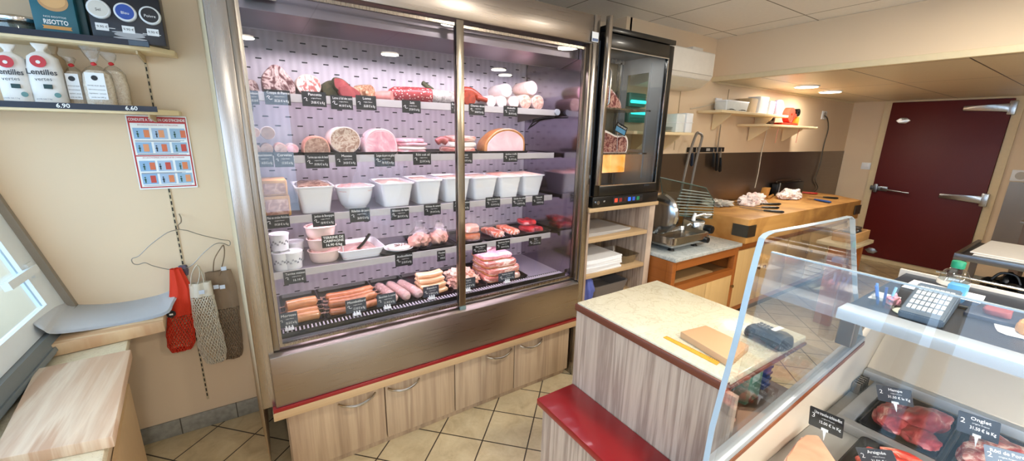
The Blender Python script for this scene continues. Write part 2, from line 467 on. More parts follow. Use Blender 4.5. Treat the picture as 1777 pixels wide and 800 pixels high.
bm = B(); wpoly(bm, .15, SW-.15, .075, TW-.14, -.024, -.018); obj('pane', bm, glass('window_glass', (.9, .96, .98), 1), win, smooth=False)
# lower return between wall and sill frame
bm = B(); box(bm, -1.15, -.80, .41, 2.459, .66, .70); struct('trim_8', bm, GREYF, smooth=False)
# pavement and wall outside that window
bm = B(); box(bm, -6, -1.3, -3.2, 2.4, .0, .05); struct('ground', bm, plain('pavement', '#b4c8d0', .8), smooth=False)
bm = B(); box(bm, -3.4, -3.2, -3.2, 3.2, .05, 1.3); struct('wall_outside', bm, plain('outside_wall', '#c6dae4', .8), smooth=False)

# ceiling lamps: flat round LED panels
def lamp(x, y, z, power, label, group='round ceiling panel lights', r=.095, col=(1, .93, .82)):
    t = thing('ceiling_light', label, 'ceiling light', (x, y, z), 0, group)
    bm = B(); lathe(bm, [(r+.012, z-.0005), (r+.012, z-.010), (r+.004, z-.014), (r, z-.012)], (x, y, 0), n=32); obj('rim', bm, plain('lamp_rim_white', '#f2efe8', .4), t)
    bm = B(); lathe(bm, [(r-.002, z-.0125), (r-.003, z-.0155)], (x, y, 0), n=32); obj('diffuser', bm, emit('lamp_diffuser', '#fff3dd', 14), t)
    area('bulb', (x, y, z-.03), r*2, power, col, (0, 0, -1), t, disk=True)
for (u, v), lab in (((1400, 149), 'round glowing ceiling light in the low ceiling, left of two by the red door'), ((1441, 158), 'round glowing ceiling light in the low ceiling, right of two by the red door')):
    p = PZ(u, v, ZLOW); lamp(p.x, p.y, ZLOW, 8, lab)
for x, y, lab in ((.06, -1.24, 'round ceiling light reflected at the top left of the refrigerator glass'), (1.44, -1.2, 'round ceiling light reflected in the middle of the left glass door'),
                  (2.95, -1.3, 'round ceiling light reflected in the right glass door, upper of two'), (3.3, -1.7, 'round ceiling light reflected in the right glass door, lower of two')):
    lamp(x, y, ZC, 27, lab)
lamp(1.45, .45, ZC, 17, 'round ceiling light above the cream marble counter'); lamp(2.75, .35, ZC, 17, 'round ceiling light above the staff side of the counter')
p = PZ(1375, -5, ZC)
# red cold room door in the right wall
dy0, dy1, dz0, dz1 = .835, 1.835, .06, 2.075
d = thing('door_1', None, None, (XR, (dy0+dy1)/2, 0)); tag(d, kind='structure')
bm = B(); box(bm, XR-.055, XR-.002, dy0, dy1, dz0, dz1, .006); obj('leaf', bm, REDV, d)
bm = B()
box(bm, XR-.03, XR-.001, dy1+.004, dy1+.075, 0, 2.098); box(bm, XR-.03, XR-.001, dy0-.075, dy0-.004, 0, 2.098); box(bm, XR-.03, XR-.001, dy0-.004, dy1+.004, 2.078, 2.098)
box(bm, XR-.03, XR-.001, dy0-.004, dy1+.004, 0, .055)
obj('door_frame', bm, plain('door_frame_cream', '#e0cca4', .5), d, smooth=False)
for z in (1.975, .965):
    bm = B(); prism(bm, [(XR-.058, dy0+.02, z-.045), (XR-.058, dy0+.17, z-.03), (XR-.058, dy0+.36, z-.022), (XR-.058, dy0+.36, z+.03), (XR-.058, dy0+.17, z+.035), (XR-.058, dy0+.02, z+.045)], (-.03, 0, 0), .006)
    box(bm, XR-.075, XR-.03, dy0-.03, dy0+.03, z-.075, z+.075, .008)
    obj('door_hinge', bm, ALU, d)
bm = B(); box(bm, XR-.085, XR-.056, dy1-.16, dy1+.02, .955, 1.015, .008); box(bm, XR-.1, XR-.05, dy1-.06, dy1-.02, .93, 1.04, .008)
tube(bm, [(XR-.10, dy1-.10, .985), (XR-.13, dy1-.16, .98), (XR-.13, dy1-.38, .965)], [.014, .013, .011], 10); obj('door_handle', bm, steel('dark_handle', '#8d9094', .35), d)
for z in (1.85, .14):
    bm = B(); pts = [(XR-.056, dy1-.145+dy, z+dz) for dy, dz in ((-.07, 0), (-.045, .02), (-.03, .035), (.03, .035), (.045, .02), (.07, 0), (.045, -.02), (.03, -.035), (-.03, -.035), (-.045, -.02))]
    prism(bm, pts, (-.012, 0, 0), .003); obj('latch_plate', bm, ALU, d)
# stainless splash panel behind the butcher block
sp = B(); box(sp, 2.98, XR-.35, YR-.006, YR-.0005, .62, 1.448); box(sp, XR-.352, XR-.002, YR-.006, YR-.0005, .62, 1.448)
obj('splash_panel', sp, steel('splash_steel', '#8f8378', .34, 0), smooth=False, label='brushed steel splash panel on the wall behind the butcher block', cat='wall panel')
sp = B(); box(sp, XR-.006, XR-.0005, -1.2, .70, .5, 1.19); obj('splash_panel', sp, steel('splash_steel', '#8f8378', .34, 0), smooth=False, label='grey steel splash panel on the wall right of the red door', cat='wall panel')
def plate(name, label, cat, c, w, h, normal, hole='socket'):
    t = thing(name, label, cat, tuple(c))
    bm = B(); d = .012
    if normal == 'y': box(bm, c.x-w/2, c.x+w/2, c.y-d, c.y-.0005, c.z-h/2, c.z+h/2, .003)
    else: box(bm, c.x-d, c.x-.0005, c.y-w/2, c.y+w/2, c.z-h/2, c.z+h/2, .003)
    obj('plate', bm, WHITE, t)
    bm = B()
    if hole == 'socket':
        if normal == 'y': lathe(bm, [(w*.3, -d-.003), (w*.3, -d+.001)], c, 'Y', 20)
        else: lathe(bm, [(w*.3, -d-.003), (w*.3, -d+.001)], c, 'X', 20)
        obj('socket_face', bm, plain('socket_grey', '#b9b4aa', .4), t)
    else:
        box(bm, c.x-d-.005, c.x-d+.001, c.y-w*.28, c.y+w*.28, c.z-h*.28, c.z+h*.28, .002); obj('rocker', bm, CERAMIC, t)
    return t
plate('wall_socket', 'white wall socket at the left end of the upper kitchen shelf', 'socket', PY(1245, 180, YR), .10, .10, 'y')
plate('wall_socket', 'white wall socket near the kitchen corner with a grey cable plugged in', 'socket', PY(1429, 200, YR), .13, .10, 'y')
plate('wall_socket', 'white wall socket right of the red door at the photo edge', 'socket', PX(1772, 305, XR), .14, .12, 'x')
plate('light_switch', 'square white light switch on the wall left of the red door', 'switch', PX(1503, 288, XR), .10, .09, 'x', 'rocker')
# cables
CABLE = plain('grey_cable', '#4b463e', .5)
pts = [PY(u, v, YR-.02) for u, v in ((1431, 201), (1436, 206), (1437, 225), (1430, 250), (1424, 280), (1418, 300), (1414, 312), (1419, 325), (1413, 333))]
bm = B(); tube(bm, catmull(pts, 4), .0065, 6); obj('power_cable', bm, CABLE, label='grey cable hanging from the corner socket down behind the butcher block', cat='cable')
pts = [PY(u, v, YR-.02) for u, v in ((1414, 120+100), (1411, 203), (1340, 262), (1328, 300), (1315, 333))][2:]
pts = [PY(u, v, YR-.012) for u, v in ((1335, 200), (1330, 230), (1322, 262), (1316, 300), (1310, 326))]
bm = B(); tube(bm, pts, .005, 6); obj('power_cable', bm, plain('pale_cable', '#d9cfbb', .5), label='pale thin cable running down the steel panel from the upper kitchen shelf', cat='cable')
pts = [PY(u, v, YR-.012) for u, v in ((1198, 189), (1220, 185), (1240, 180))]
bm = B(); tube(bm, pts, .004, 6); obj('power_cable', bm, plain('pale_cable', '#d9cfbb', .5), label='short pale cable along the wall into the left kitchen socket', cat='cable')
# ------------------------------------------------------------------ refrigerated display cabinet
FY = 1.78
IX0, IX1, IY1 = .0, 1.655, 2.40
q = N('perforated_back_panel'); v = q.coord(kind='Object'); s = q.sep(v)
row = q.math('DIVIDE', s[2], .045); colx = q.math('DIVIDE', s[0], .10)
rf = q.math('FRACT', row); par = q.math('MULTIPLY', q.math('FLOOR', q.math('FRACT', q.math('MULTIPLY', q.math('FLOOR', row), .5)), 0), 1)
half = q.math('FRACT', q.math('MULTIPLY', q.math('FLOOR', row), .5))
cf = q.math('FRACT', q.math('ADD', colx, half))
m1 = q.math('MULTIPLY', q.math('LESS_THAN', rf, .14), q.math('LESS_THAN', cf, .26))
rib = q.math('SINE', q.math('MULTIPLY', s[0], 2*PI/.035))
ribs = q.math('MULTIPLY_ADD', rib, .5, .5)
q.col(q.mix(m1, q.mix(ribs, '#bdb6bd', '#c9c2c9'), '#121016')); q.set(.42, .25); q.bump(ribs, .22, .003)
PERF = q.m
INNER = steel('inner_steel', '#b5adb8', .22, 0)
INMIR = steel('inner_mirror_steel', '#9c93a0', .13, 1)
RAILM = plain('price_rail_grey', '#b9b3b3', .3)
fr = thing('refrigerated_display_cabinet', 'large stainless steel refrigerated display cabinet with two glass sliding doors full of meats', 'refrigerator', (.82, FY, .436))
bm = B(); box(bm, -.078, -.012, FY, 2.44, .436, 2.24, .003); box(bm, 1.672, 1.716, FY-.01, 2.44, .0, 2.24, .003); box(bm, -.012, IX0, FY+.03, 2.44, .69, 2.09)
obj('side_post', bm, STEELV, fr)
bm = B(); box(bm, -.012, .010, FY+.004, FY+.03, .69, 2.09, .002); box(bm, 1.655, 1.672, FY-.002, FY+.06, .69, 2.09, .002); obj('door_jamb', bm, steel('jamb_steel', '#8d8479', .3, 2), fr)
bm = B(); box(bm, -.012, 1.672, FY-.005, 2.44, 2.09, 2.238, .004); obj('header', bm, STEEL, fr)
bm = B(); box(bm, -.03, 1.668, FY-.02, FY+.04, .436, .672, .002); prism(bm, [(-.03, FY-.02, .672), (-.03, FY+.01, .688), (-.03, FY+.05, .688), (-.03, FY+.05, .672)], (1.698, 0, 0)); obj('fascia', bm, STEEL, fr)
bm = B(); box(bm, -.03, IX1+.02, FY+.04, 2.44, .436, .66, 0); obj('base_box', bm, STEELD, fr, smooth=False)
bm = B(); box(bm, IX0, 1.672, IY1, 2.44, .66, 2.09); o = obj('back_panel', bm, PERF, fr, smooth=False)
bm = B(); box(bm, IX1, 1.671, FY+.062, IY1, .66, 2.09); box(bm, IX0-.0, IX0+.004, FY+.035, IY1, .66, 2.09); obj('inner_side', bm, INMIR, fr, smooth=False)
bm = B(); prism(bm, [(IX0+.004, 1.87, 2.089), (IX0+.004, 1.87, 2.02), (IX0+.004, 2.02, 1.985), (IX0+.004, 2.12, 2.0), (IX0+.004, 2.39, 2.06), (IX0+.004, 2.39, 2.089)], (IX1-IX0-.008, 0, 0)); obj('air_canopy', bm, steel('canopy_steel', '#7d7580', .35), fr, smooth=False)
bm = B(); box(bm, IX0+.004, IX1, 1.86, IY1, .66, .70); obj('deck', bm, plain('deck_grey', '#8b8592', .35), fr, smooth=False)
# air grille of upright fins along the front of the deck
bm = B(); x = .03
while x < IX1-.03:
    box(bm, x, x+.006, 1.865, 1.905, .7005, .722); x += .0165
obj('grille_fins', bm, plain('fin_grey', '#b9b4bd', .3), fr, smooth=False)
bm = B(); box(bm, .02, IX1-.02, 1.858, 1.863, .7005, .724); box(bm, .02, IX1-.02, 1.906, 1.912, .7005, .722); obj('grille_rail', bm, BLACK, fr, smooth=False)
bm = B(); box(bm, .010, 1.655, FY+.045, FY+.058, .688, .70); obj('sill_track', bm, ALU, fr, smooth=False)
def gdoor(x0, x1, y, lab):
    bm = B(); w = .012
    box(bm, x0, x0+w, y, y+.016, .700, 2.075); box(bm, x1-w, x1, y, y+.016, .700, 2.075)
    box(bm, x0+w, x1-w, y, y+.016, 2.063, 2.075); box(bm, x0+w, x1-w, y, y+.016, .700, .712)
    o = obj('glass_door', bm, steel('door_frame_steel', '#93897d', .28, 2), fr, smooth=False)
    bm = B(); box(bm, x0+w, x1-w, y+.006, y+.010, .712, 2.063); obj('pane', bm, GLASS, o, smooth=False)
gdoor(.011, .868, FY+.006, ''); gdoor(.845, 1.654, FY+.026, '')
bm = B(); box(bm, .838, .876, FY-.004, FY+.005, .698, 2.088, .002); obj('center_post', bm, steel('mullion_steel', '#a39888', .24, 2), fr)
bm = B(); box(bm, .84, .876, FY-.008, FY+.004, .672, .697, .002); obj('track_block', bm, plain('dull_teal_block', '#6b7d7c', .4), fr)
# thermostat
p0, p1 = PY(424, 0, FY-.006), PY(481, 14, FY-.006)
bm = B(); box(bm, p0.x, p1.x, FY-.016, FY-.005, 2.035, 2.10, .003); th = obj('thermostat', bm, plain('thermo_grey', '#a8a39c', .4), fr)
bm = B(); box(bm, p0.x+.01, p1.x-.01, FY-.0175, FY-.0155, 2.044, 2.092); obj('screen', bm, BLACK, th, smooth=False)
text('2', .030, emit('thermo_green', '#4de37a', 1.6), th, frame((p0.x+.06, FY-.0182, 2.068), (1, 0, 0), (0, 0, 1)), 'digits')
bm = B()
for i in (0, 1):
    for j in (0, 1): box(bm, p1.x-.045+i*.016, p1.x-.034+i*.016, FY-.0190, FY-.0175, 2.05+j*.018, 2.062+j*.018)
obj('button', bm, plain('button_blue', '#7db4d8', .4), th, smooth=False)
# shelves with front price rails
SZ = (1.741, 1.483, 1.215, .962)
for k, z in enumerate(SZ):
    y0 = 2.0
    bm = B(); box(bm, IX0+.02, 1.612, y0+.006, IY1-.004, z-.012, z-.004); s_ = obj('shelf', bm, plain('shelf_steel', '#77717c', .35, .3), fr, smooth=False)
    bm = B(); box(bm, IX0+.02, 1.612, y0, y0+.006, z-.034, z, .001); obj('price_rail', bm, RAILM, s_, smooth=False)
    bm = B(); box(bm, IX0+.02, 1.612, y0+.010, y0+.030, z-.034, z-.014); obj('under_rail', bm, plain('under_rail_black', '#2a2630', .5), s_, smooth=False)  # black bar set back behind the price rail
    bm = B(); box(bm, IX0+.06, 1.57, y0+.036, y0+.050, z-.022, z-.013); obj('light_strip', bm, emit('fridge_led', '#f3dcff', 2.2), s_, smooth=False)
    area('shelf_light', (.81, y0+.045, z-.026), 1.5, 2.9, (1.0, .80, .98), (0, .45, -1), s_, sizey=.03)
    bm = B()
    for x in (IX0+.03, 1.59): prism(bm, [(x, y0+.03, z-.012), (x, IY1-.006, z-.012), (x, IY1-.006, z-.07), (x, y0+.03, z-.03)], (.004, 0, 0))
    obj('bracket', bm, STEELD, s_, smooth=False)
area('canopy_light', (.83, 1.90, 2.0), 1.55, 9, (1.0, .88, 1.0), (0, .5, -1), fr, sizey=.05)
# cable inside at the right end
bm = B(); tube(bm, catmull([PY(u, v, 2.385) for u, v in ((918, 60), (914, 100), (916, 125), (913, 150))], 5), .004, 6)
tube(bm, catmull([(PX(962, 203, 1.60)), PY(935, 206, 2.2), PY(922, 216, 2.3), PY(914, 232, 2.385), PY(911, 262, 2.385), PY(913, 300, 2.385)], 5), .004, 6)
obj('probe_wire', bm, BLACK, fr)
bm = B(); lathe(bm, [(.018, 0), (.02, .012), (.012, .03)], (1.615, 1.985, 1.728), 'Y', 14); obj('rail_knob', bm, plain('knob_grey', '#aeb2b8', .3), fr)
# small white notice on the header
a = PY(1013, 57, FY-.006); b = PY(1030, 75, FY-.006)
bm = B(); box(bm, 1.655, 1.703, FY-.013, FY-.0105, 2.100, 2.150); nt = obj('sticker', bm, WHITE, fr, smooth=False)
bm = B(); box(bm, 1.658, 1.700, FY-.0142, FY-.013, 2.103, 2.117); obj('sticker_band', bm, plain('sticker_blue', '#5b6f94', .5), nt, smooth=False)

# low cupboard the refrigerator stands on
cb = thing('base_cupboard', 'low streaky wood cupboard with four arched handles under the refrigerator', 'cupboard', (.82, FY+.02, 0))
bm = B(); box(bm, .0, 1.650, FY+.04, 2.42, .045, .378); box(bm, .02, 1.640, FY+.05, 2.40, 0, .045); obj('body', bm, WOODX, cb, smooth=False)
bm = B(); box(bm, -.045, 1.668, FY-.028, 2.42, .380, .418, .002); obj('top_board', bm, WOODE, cb)
bm = B(); box(bm, -.043, 1.668, FY-.026, 2.40, .4185, .4345, .001); obj('red_top', bm, RED, cb)
for x0, x1, h0, h1 in ((.006, .428, .215, .385), (.434, .812, .448, .612), (.818, 1.208, 1.02, 1.19), (1.214, 1.645, 1.255, 1.42)):
    bm = B(); box(bm, x0, x1, FY+.018, FY+.039, .05, .376, .002); dr = obj('door', bm, WOODX, cb)
    zz = .325; bm = B(); pts = [(h0+(h1-h0)*t, FY+.018-.028*math.sin(PI*t)**.6 if 0 < t < 1 else FY+.02, zz-.018*math.sin(PI*t)+.008) for t in [i/12 for i in range(13)]]
    tube(bm, pts, .0055, 8, flat=1.3); obj('handle', bm, CHROME, dr)

# ------------------------------------------------------------------ open shelf unit, dry aging cabinet
UX0, UX1 = 1.728, 2.375
un = thing('open_shelf_unit', 'open streaky wood shelf unit with paper stacks under the black glass meat cabinet', 'shelf unit', ((UX0+UX1)/2, 2.0, 0))
bm = B(); box(bm, UX0, UX0+.018, FY, 2.24, 0, 1.125); box(bm, UX1-.055, UX1, FY, 2.24, 0, 1.125); obj('side_panel', bm, WOODY, un, smooth=False)
bm = B(); box(bm, UX0+.018, UX1-.055, 2.215, 2.24, 0, 1.125); obj('back_panel', bm, WOODX, un, smooth=False)
bm = B(); box(bm, UX0-.006, UX1+.012, FY-.015, 2.24, 1.126, 1.152, .002); obj('top_board', bm, WOODS, un)
for z in (.945, .70, .47):
    bm = B(); box(bm, UX0+.018, UX1-.055, FY+.005, 2.214, z-.026, z, .001); obj('shelf', bm, WOODS, un)
CX0, CX1, CY0, CY1, CZ0, CZ1 = 1.745, 2.372, 1.765, 2.2, 1.153, 2.195
ag = thing('dry_aging_cabinet', 'black framed glass meat cabinet with beef inside standing on the wood shelf unit', 'meat cabinet', ((CX0+CX1)/2, 2.0, CZ0))
BLK = plain('cabinet_black', '#0b0c0d', .28, coat=.2)
bm = B(); box(bm, CX0, CX1, CY0, CY1, CZ0, 1.222, .003); obj('control_base', bm, BLK, ag)
bm = B(); box(bm, CX0, CX1, CY0+.03, CY1, 2.12, CZ1-.03, .003); box(bm, CX0-.0, CX1+.004, CY0-.01, CY1, CZ1-.03, CZ1, .004); obj('top_hood', bm, BLK, ag)
bm = B()
for x in (CX0, CX1-.03):
    box(bm, x, x+.03, CY1-.03, CY1, 1.222, 2.12)
rx0, rx1, rz0, rz1 = CX0+.30, CX1-.045, PY(1100, 254, CY1-.01).z, PY(1100, 116, CY1-.01).z
box(bm, CX0+.03, rx0, CY1-.02, CY1-.004, 1.222, 2.12); box(bm, min(rx1, CX1-.04), CX1-.03, CY1-.02, CY1-.004, 1.222, 2.12); box(bm, rx0, rx1, CY1-.02, CY1-.004, 1.222, rz0); box(bm, rx0, rx1, CY1-.02, CY1-.004, rz1, 2.12)
box(bm, CX0, CX0+.008, CY0+.03, CY1-.03, 1.222, 2.12)
obj('rear_wall', bm, plain('grey_liner', '#5c6166', .35), ag, smooth=False)
bm = B(); box(bm, rx0, min(rx1, CX1-.035), CY1-.015, CY1-.010, rz0, rz1); obj('rear_pane', bm, glass('smoked_glass', (.72, .78, .78), 1), ag, smooth=False)
sy0, sy1 = PX(1121, 200, CX1-.01).y, min(PX(1084, 200, CX1-.01).y, CY1-.045); wz0, wz1 = 1.50, 2.02
bm = B(); box(bm, CX1-.012, CX1-.006, sy0, sy1, wz0, wz1); obj('side_pane', bm, glass('smoked_glass', (.72, .78, .78), 1), ag, smooth=False)
bm = B(); box(bm, CX1-.012, CX1-.006, CY0+.03, sy0, 1.222, 2.12); box(bm, CX1-.012, CX1-.006, sy1, CY1-.03, 1.222, 2.12); box(bm, CX1-.012, CX1-.006, sy0, sy1, 1.222, wz0); box(bm, CX1-.012, CX1-.006, sy0, sy1, wz1, 2.12)
box(bm, CX1-.02, CX1-.012, sy0-.012, sy0, 1.3, 2.08); obj('side_liner', bm, plain('grey_liner_light', '#8f9395', .3, .3), ag, smooth=False)
# door
bm = B(); d0, d1 = CY0-.004, CY0+.026
box(bm, CX0, CX0+.045, d0, d1, 1.226, 2.160, .002); box(bm, CX1-.045, CX1, d0, d1, 1.226, 2.160, .002); box(bm, CX0+.045, CX1-.045, d0, d1, 2.085, 2.160, .002); box(bm, CX0+.045, CX1-.045, d0, d1, 1.226, 1.285, .002)
dd = obj('glass_door', bm, BLK, ag)
bm = B(); box(bm, CX0+.045, CX1-.045, d0+.012, d0+.016, 1.285, 2.085); obj('pane', bm, GLASS, dd, smooth=False)
bm = B(); w = .006
for xx in (CX0+.045, CX1-.051): box(bm, xx, xx+w, d0-.001, d0+.006, 1.285, 2.085)
for zz in (1.285, 2.079): box(bm, CX0+.051, CX1-.051, d0-.001, d0+.006, zz, zz+w)
obj('bright_trim', bm, CHROME, dd, smooth=False)
bm = B(); box(bm, CX0-.012, CX0+.012, d0-.045, d0-.012, 1.30, 2.235, .003); box(bm, CX0-.006, CX0+.010, d0-.014, d0+.002, 1.34, 1.36); box(bm, CX0-.006, CX0+.01, d0-.014, d0+.002, 2.13, 2.15)
tube(bm, [(CX0+.022, d0-.012, 1.74), (CX0+.03, d0-.04, 1.78), (CX0+.03, d0-.04, 1.95), (CX0+.022, d0-.005, 2.0)], .006, 8); obj('handle', bm, steel('handle_steel', '#b5ada3', .24, 2), dd)
a = PY(1124, 297, d0)
bm = B(); box(bm, a.x-.03, a.x+.025, d0-.004, d0-.002, 1.268, 1.282); obj('badge', bm, plain('badge_dark', '#2c2f33', .3), dd, smooth=False)
# glass shelves & side runners
for z in (1.765, 1.485):
    bm = B(); box(bm, CX0+.02, CX1-.08, CY0+.07, CY1-.035, z-.010, z, 0); obj('wire_shelf', bm, STEELV, ag, smooth=False)
bm = B(); box(bm, rx0-.02, rx0, CY1-.06, CY1-.031, 1.24, 2.1); box(bm, rx1-.03, rx1-.015, CY1-.06, CY1-.031, 1.24, 2.1); box(bm, CX0+.02, CX1-.03, CY1-.06, CY1-.031, 2.09, 2.119); obj('runner', bm, STEELV, ag, smooth=False)
# lit salt block wall at the bottom
q = N('glowing_salt_wall'); v = q.coord(kind='Object'); n = q.noise(v, 5, 3, .5, .4)
c = q.ramp(n, [(.3, '#d9842f'), (.55, '#f0b877'), (.75, '#fff0cf')]); q.col(c); q.l(c, q.b.inputs['Emission Color']); q.b.inputs['Emission Strength'].default_value = 1.6; q.set(.4)
bm = B()
sx0, sx1, sz0, sz1 = PY(1040, 280, CY1-.12).x, PY(1097, 280, CY1-.12).x, max(PY(1070, 299, CY1-.12).z, 1.224), PY(1070, 262, CY1-.12).z
for i in range(3): box(bm, sx0+i*(sx1-sx0)/3, sx0+(i+.97)*(sx1-sx0)/3, CY1-.12, CY1-.065, sz0, sz1, .003)
obj('salt_block', bm, q.m, ag)
area('cabinet_light', (CX0+.3, CY0+.10, 2.1), .45, 2.0, (1, .95, .9), (0, .3, -1), ag, sizey=.05)
bm = B(); box(bm, CX0+.03, CX0+.11, CY1-.026, CY1-.0205, 1.93, 2.01)
for i in range(6): box(bm, CX0+.035, CX0+.105, CY1-.032, CY1-.026, 1.935+i*.012, 1.941+i*.012)
obj('fan_vent', bm, plain('vent_dark', '#2b2e31', .4), ag, smooth=False)
# control panel
bm = B(); box(bm, CX0+.18, CX0+.46, CY0-.004, CY0+.001, 1.168, 1.212, .001); cp = obj('control_panel', bm, plain('panel_smoke', '#26282b', .15), ag)
for i, (c, s) in enumerate((('#ff4a30', 1.6), ('#c03028', .6), ('#8a3030', .2), ('#2f6fff', 1.6), ('#3d6be0', .8), ('#35b878', .5))):
    bm = B(); box(bm, CX0+.19+i*.042, CX0+.19+i*.042+.024, CY0-.006, CY0-.004, 1.178, 1.202); obj('indicator', bm, emit('indicator_%s' % c[1:], c, s), cp, smooth=False)
bm = B(); lathe(bm, [(.013, -.014), (.013, -.004), (.015, 0)], (CX0+.035, CY0, 1.188), 'Y', 16); obj('knob', bm, CHROME, ag)
text('UP', .012, CHALK, ag, frame((CX0+.10, CY0-.001, 1.19), (1, 0, 0), (0, 0, 1)), 'lettering')

# ------------------------------------------------------------------ slicer table and butcher block
TX0, TX1, TY0, TZ = 2.395, 3.27, 1.60, .77
t = thing('slicer_table', 'orange varnished wood table with grey marble top carrying the meat slicer', 'table', ((TX0+TX1)/2, 1.9, 0))
bm = B(); box(bm, TX0, TX1, TY0-.02, 2.24, TZ-.028, TZ, .005); obj('marble_top', bm, GMARBLE, t)
bm = B()
box(bm, TX0+.004, TX0+.05, TY0, TY0+.05, .0, TZ-.03, .003); box(bm, TX1-.05, TX1-.004, TY0, TY0+.05, 0, TZ-.03, .003)
box(bm, TX0+.05, TX1-.05, TY0, TY0+.04, TZ-.10, TZ-.03); box(bm, TX0+.05, TX1-.05, TY0, TY0+.04, TZ-.27, TZ-.22); box(bm, TX0+.05, TX1-.05, TY0, TY0+.04, .14, .18)
box(bm, TX0+.004, TX0+.02, TY0+.05, 2.23, .14, TZ-.03); box(bm, TX1-.02, TX1-.004, TY0+.05, 2.23, .14, TZ-.03)
obj('frame', bm, ORANGEW, t)
bm = B(); box(bm, TX0+.02, TX1-.02, TY0+.04, 2.2, TZ-.25, TZ-.235); box(bm, TX0+.02, TX1-.02, 2.2, 2.22, .14, TZ-.03); obj('inner_board', bm, plain('table_inner', '#7b5633', .5), t, smooth=False)
for x0, x1, kx in ((TX0+.05, TX0+.465, TX0+.42), (TX0+.470, TX1-.05, TX0+.51)):
    bm = B(); box(bm, x0, x1, TY0+.002, TY0+.02, .18, TZ-.272, .002); dr = obj('door', bm, LIGHTW, t)
pk = PY(1268, 496, TY0)
for dr in [o for o in bpy.data.objects if o.parent == t and o.name.startswith('door')][-1:]:
    bm = B(); lathe(bm, [(.012, -.02), (.014, -.012), (.006, -.004), (.006, .002)], (pk.x, TY0, pk.z), 'Y', 14); obj('knob', bm, plain('brass_knob', '#7d5a2c', .35, .8), dr)
# white tape roll and a board lying in the table's open slot
p = PY(1279, 446, TY0+.05)
bm = B(); lathe(bm, [(.016, -.02), (.03, -.02), (.03, .02), (.016, .02), (.016, -.02)], (p.x-.02, TY0+.08, TZ-.235+.031), 'Y', 20, cap=False); obj('tape_roll', bm, WHITE, label='small white roll in the open slot of the slicer table', cat='roll')
bm = B(); box(bm, TX0+.10, TX0+.62, TY0+.05, TY0+.35, TZ-.234, TZ-.216, .004); obj('wooden_board', bm, plain('slot_board', '#a88459', .5), label='wooden board lying in the open slot below the slicer', cat='board')

# cupboard under the block
KX0, KX1, KY = 3.30, 5.80, 1.66
k = thing('kitchen_cupboard', 'orange wood cupboard with pale doors carrying the long butcher block', 'cupboard', ((KX0+KX1)/2, 1.95, 0))
bm = B(); box(bm, KX0, KX1, KY+.02, 2.23, .08, .742); obj('body', bm, ORANGEW, k, smooth=False)
bm = B(); box(bm, KX0+.02, KX1-.02, KY+.06, 2.2, 0, .08); obj('plinth', bm, plain('plinth_dark', '#3b2a1e', .5), k, smooth=False)
for i in range(5):
    x0 = KX0+.05+i*.49; bm = B(); box(bm, x0, x0+.46, KY, KY+.019, .14, .66, .003); dr = obj('door', bm, LIGHTW, k)
    bm = B(); kx = x0+.42 if i % 2 == 0 else x0+.04; lathe(bm, [(.012, -.02), (.014, -.012), (.006, -.004), (.006, .002)], (kx, KY, .45), 'Y', 12); obj('knob', bm, plain('brass_knob', '#7d5a2c', .35, .8), dr)
bl = thing('butcher_block', 'long thick wooden butcher block with steel corner plates, knives and cloths on it', 'butcher block', (4.5, 1.95, .743))
q = N('block_top_wood'); v = q.coord((1, 14, 14)); n = q.noise(v, 1.2, 4); st = q.noise(q.coord(), 2.2, 4, .6, .6)
c = q.ramp(n, [(0, '#b98240'), (.5, '#d9a55f'), (1, '#c08a48')])
c = q.mix(q.ramp(st, [(.42, (0, 0, 0)), (.68, (1, 1, 1))]), c, '#a8743a'); q.col(c); q.set(.5, 0, .4)
bm = B(); prism(bm, [(3.35, 1.60, .743), (5.66, 1.555, .743), (5.93, 1.93, .743), (5.9, 2.235, .743), (3.35, 2.235, .743)], (0, 0, .207), .006); obj('block', bm, q.m, bl)
bm = B(); box(bm, 3.343, 3.349, 1.594, 1.72, .80, .90); box(bm, 3.343, 3.47, 1.590, 1.5955, .80, .90); obj('corner_plate', bm, steel('plate_zinc', '#6e6a62', .4), bl, smooth=False)
bm = B(); box(bm, 5.50, 5.66, 1.545, 1.552, .80, .90); obj('corner_plate', bm, steel('plate_zinc', '#6e6a62', .4), bl, smooth=False)

# ------------------------------------------------------------------ cream marble counter
QX0, QX1, QY0, QY1 = 1.098, 1.64, .515, 1.172
ct = thing('service_counter', 'cream marble topped counter with streaky wood side standing in the middle of the shop', 'counter', (1.37, .84, 0))
bm = B(); box(bm, QX0+.008, QX1-.005, QY0, QY1-.004, .876, .90, .004); obj('marble_top', bm, MARBLE, ct)
bm = B(); box(bm, QX0, QX0+.03, QY0-.002, QY1+.004, .862, .893, .006); box(bm, QX0+.03, QX1, QY0-.004, QY0+.02, .862, .8755, .003); box(bm, QX0+.03, QX1, QY1-.02, QY1+.003, .862, .8755, .003); obj('edge_trim', bm, BROWN, ct)
bm = B(); box(bm, QX0+.012, QX0+.03, QY0-.03, QY1, 0, .861); obj('side_panel', bm, WOODY, ct, smooth=False)
bm = B(); box(bm, QX0+.031, QX1-.02, QY1-.022, QY1-.004, 0, .861); obj('front_panel', bm, WOODX, ct, smooth=False)
bm = B(); box(bm, QX0+.031, QX1-.03, QY0-.03, QY1-.023, .655, .68); obj('inner_shelf', bm, plain('dark_red_brown_shelf', '#6e3c2a', .4), ct, smooth=False)
bm = B(); box(bm, QX1-.03, QX1-.012, QY0+.2, QY1-.023, 0, .861); obj('staff_side_panel', bm, plain('counter_inner', '#8d6a4c', .5), ct, smooth=False)
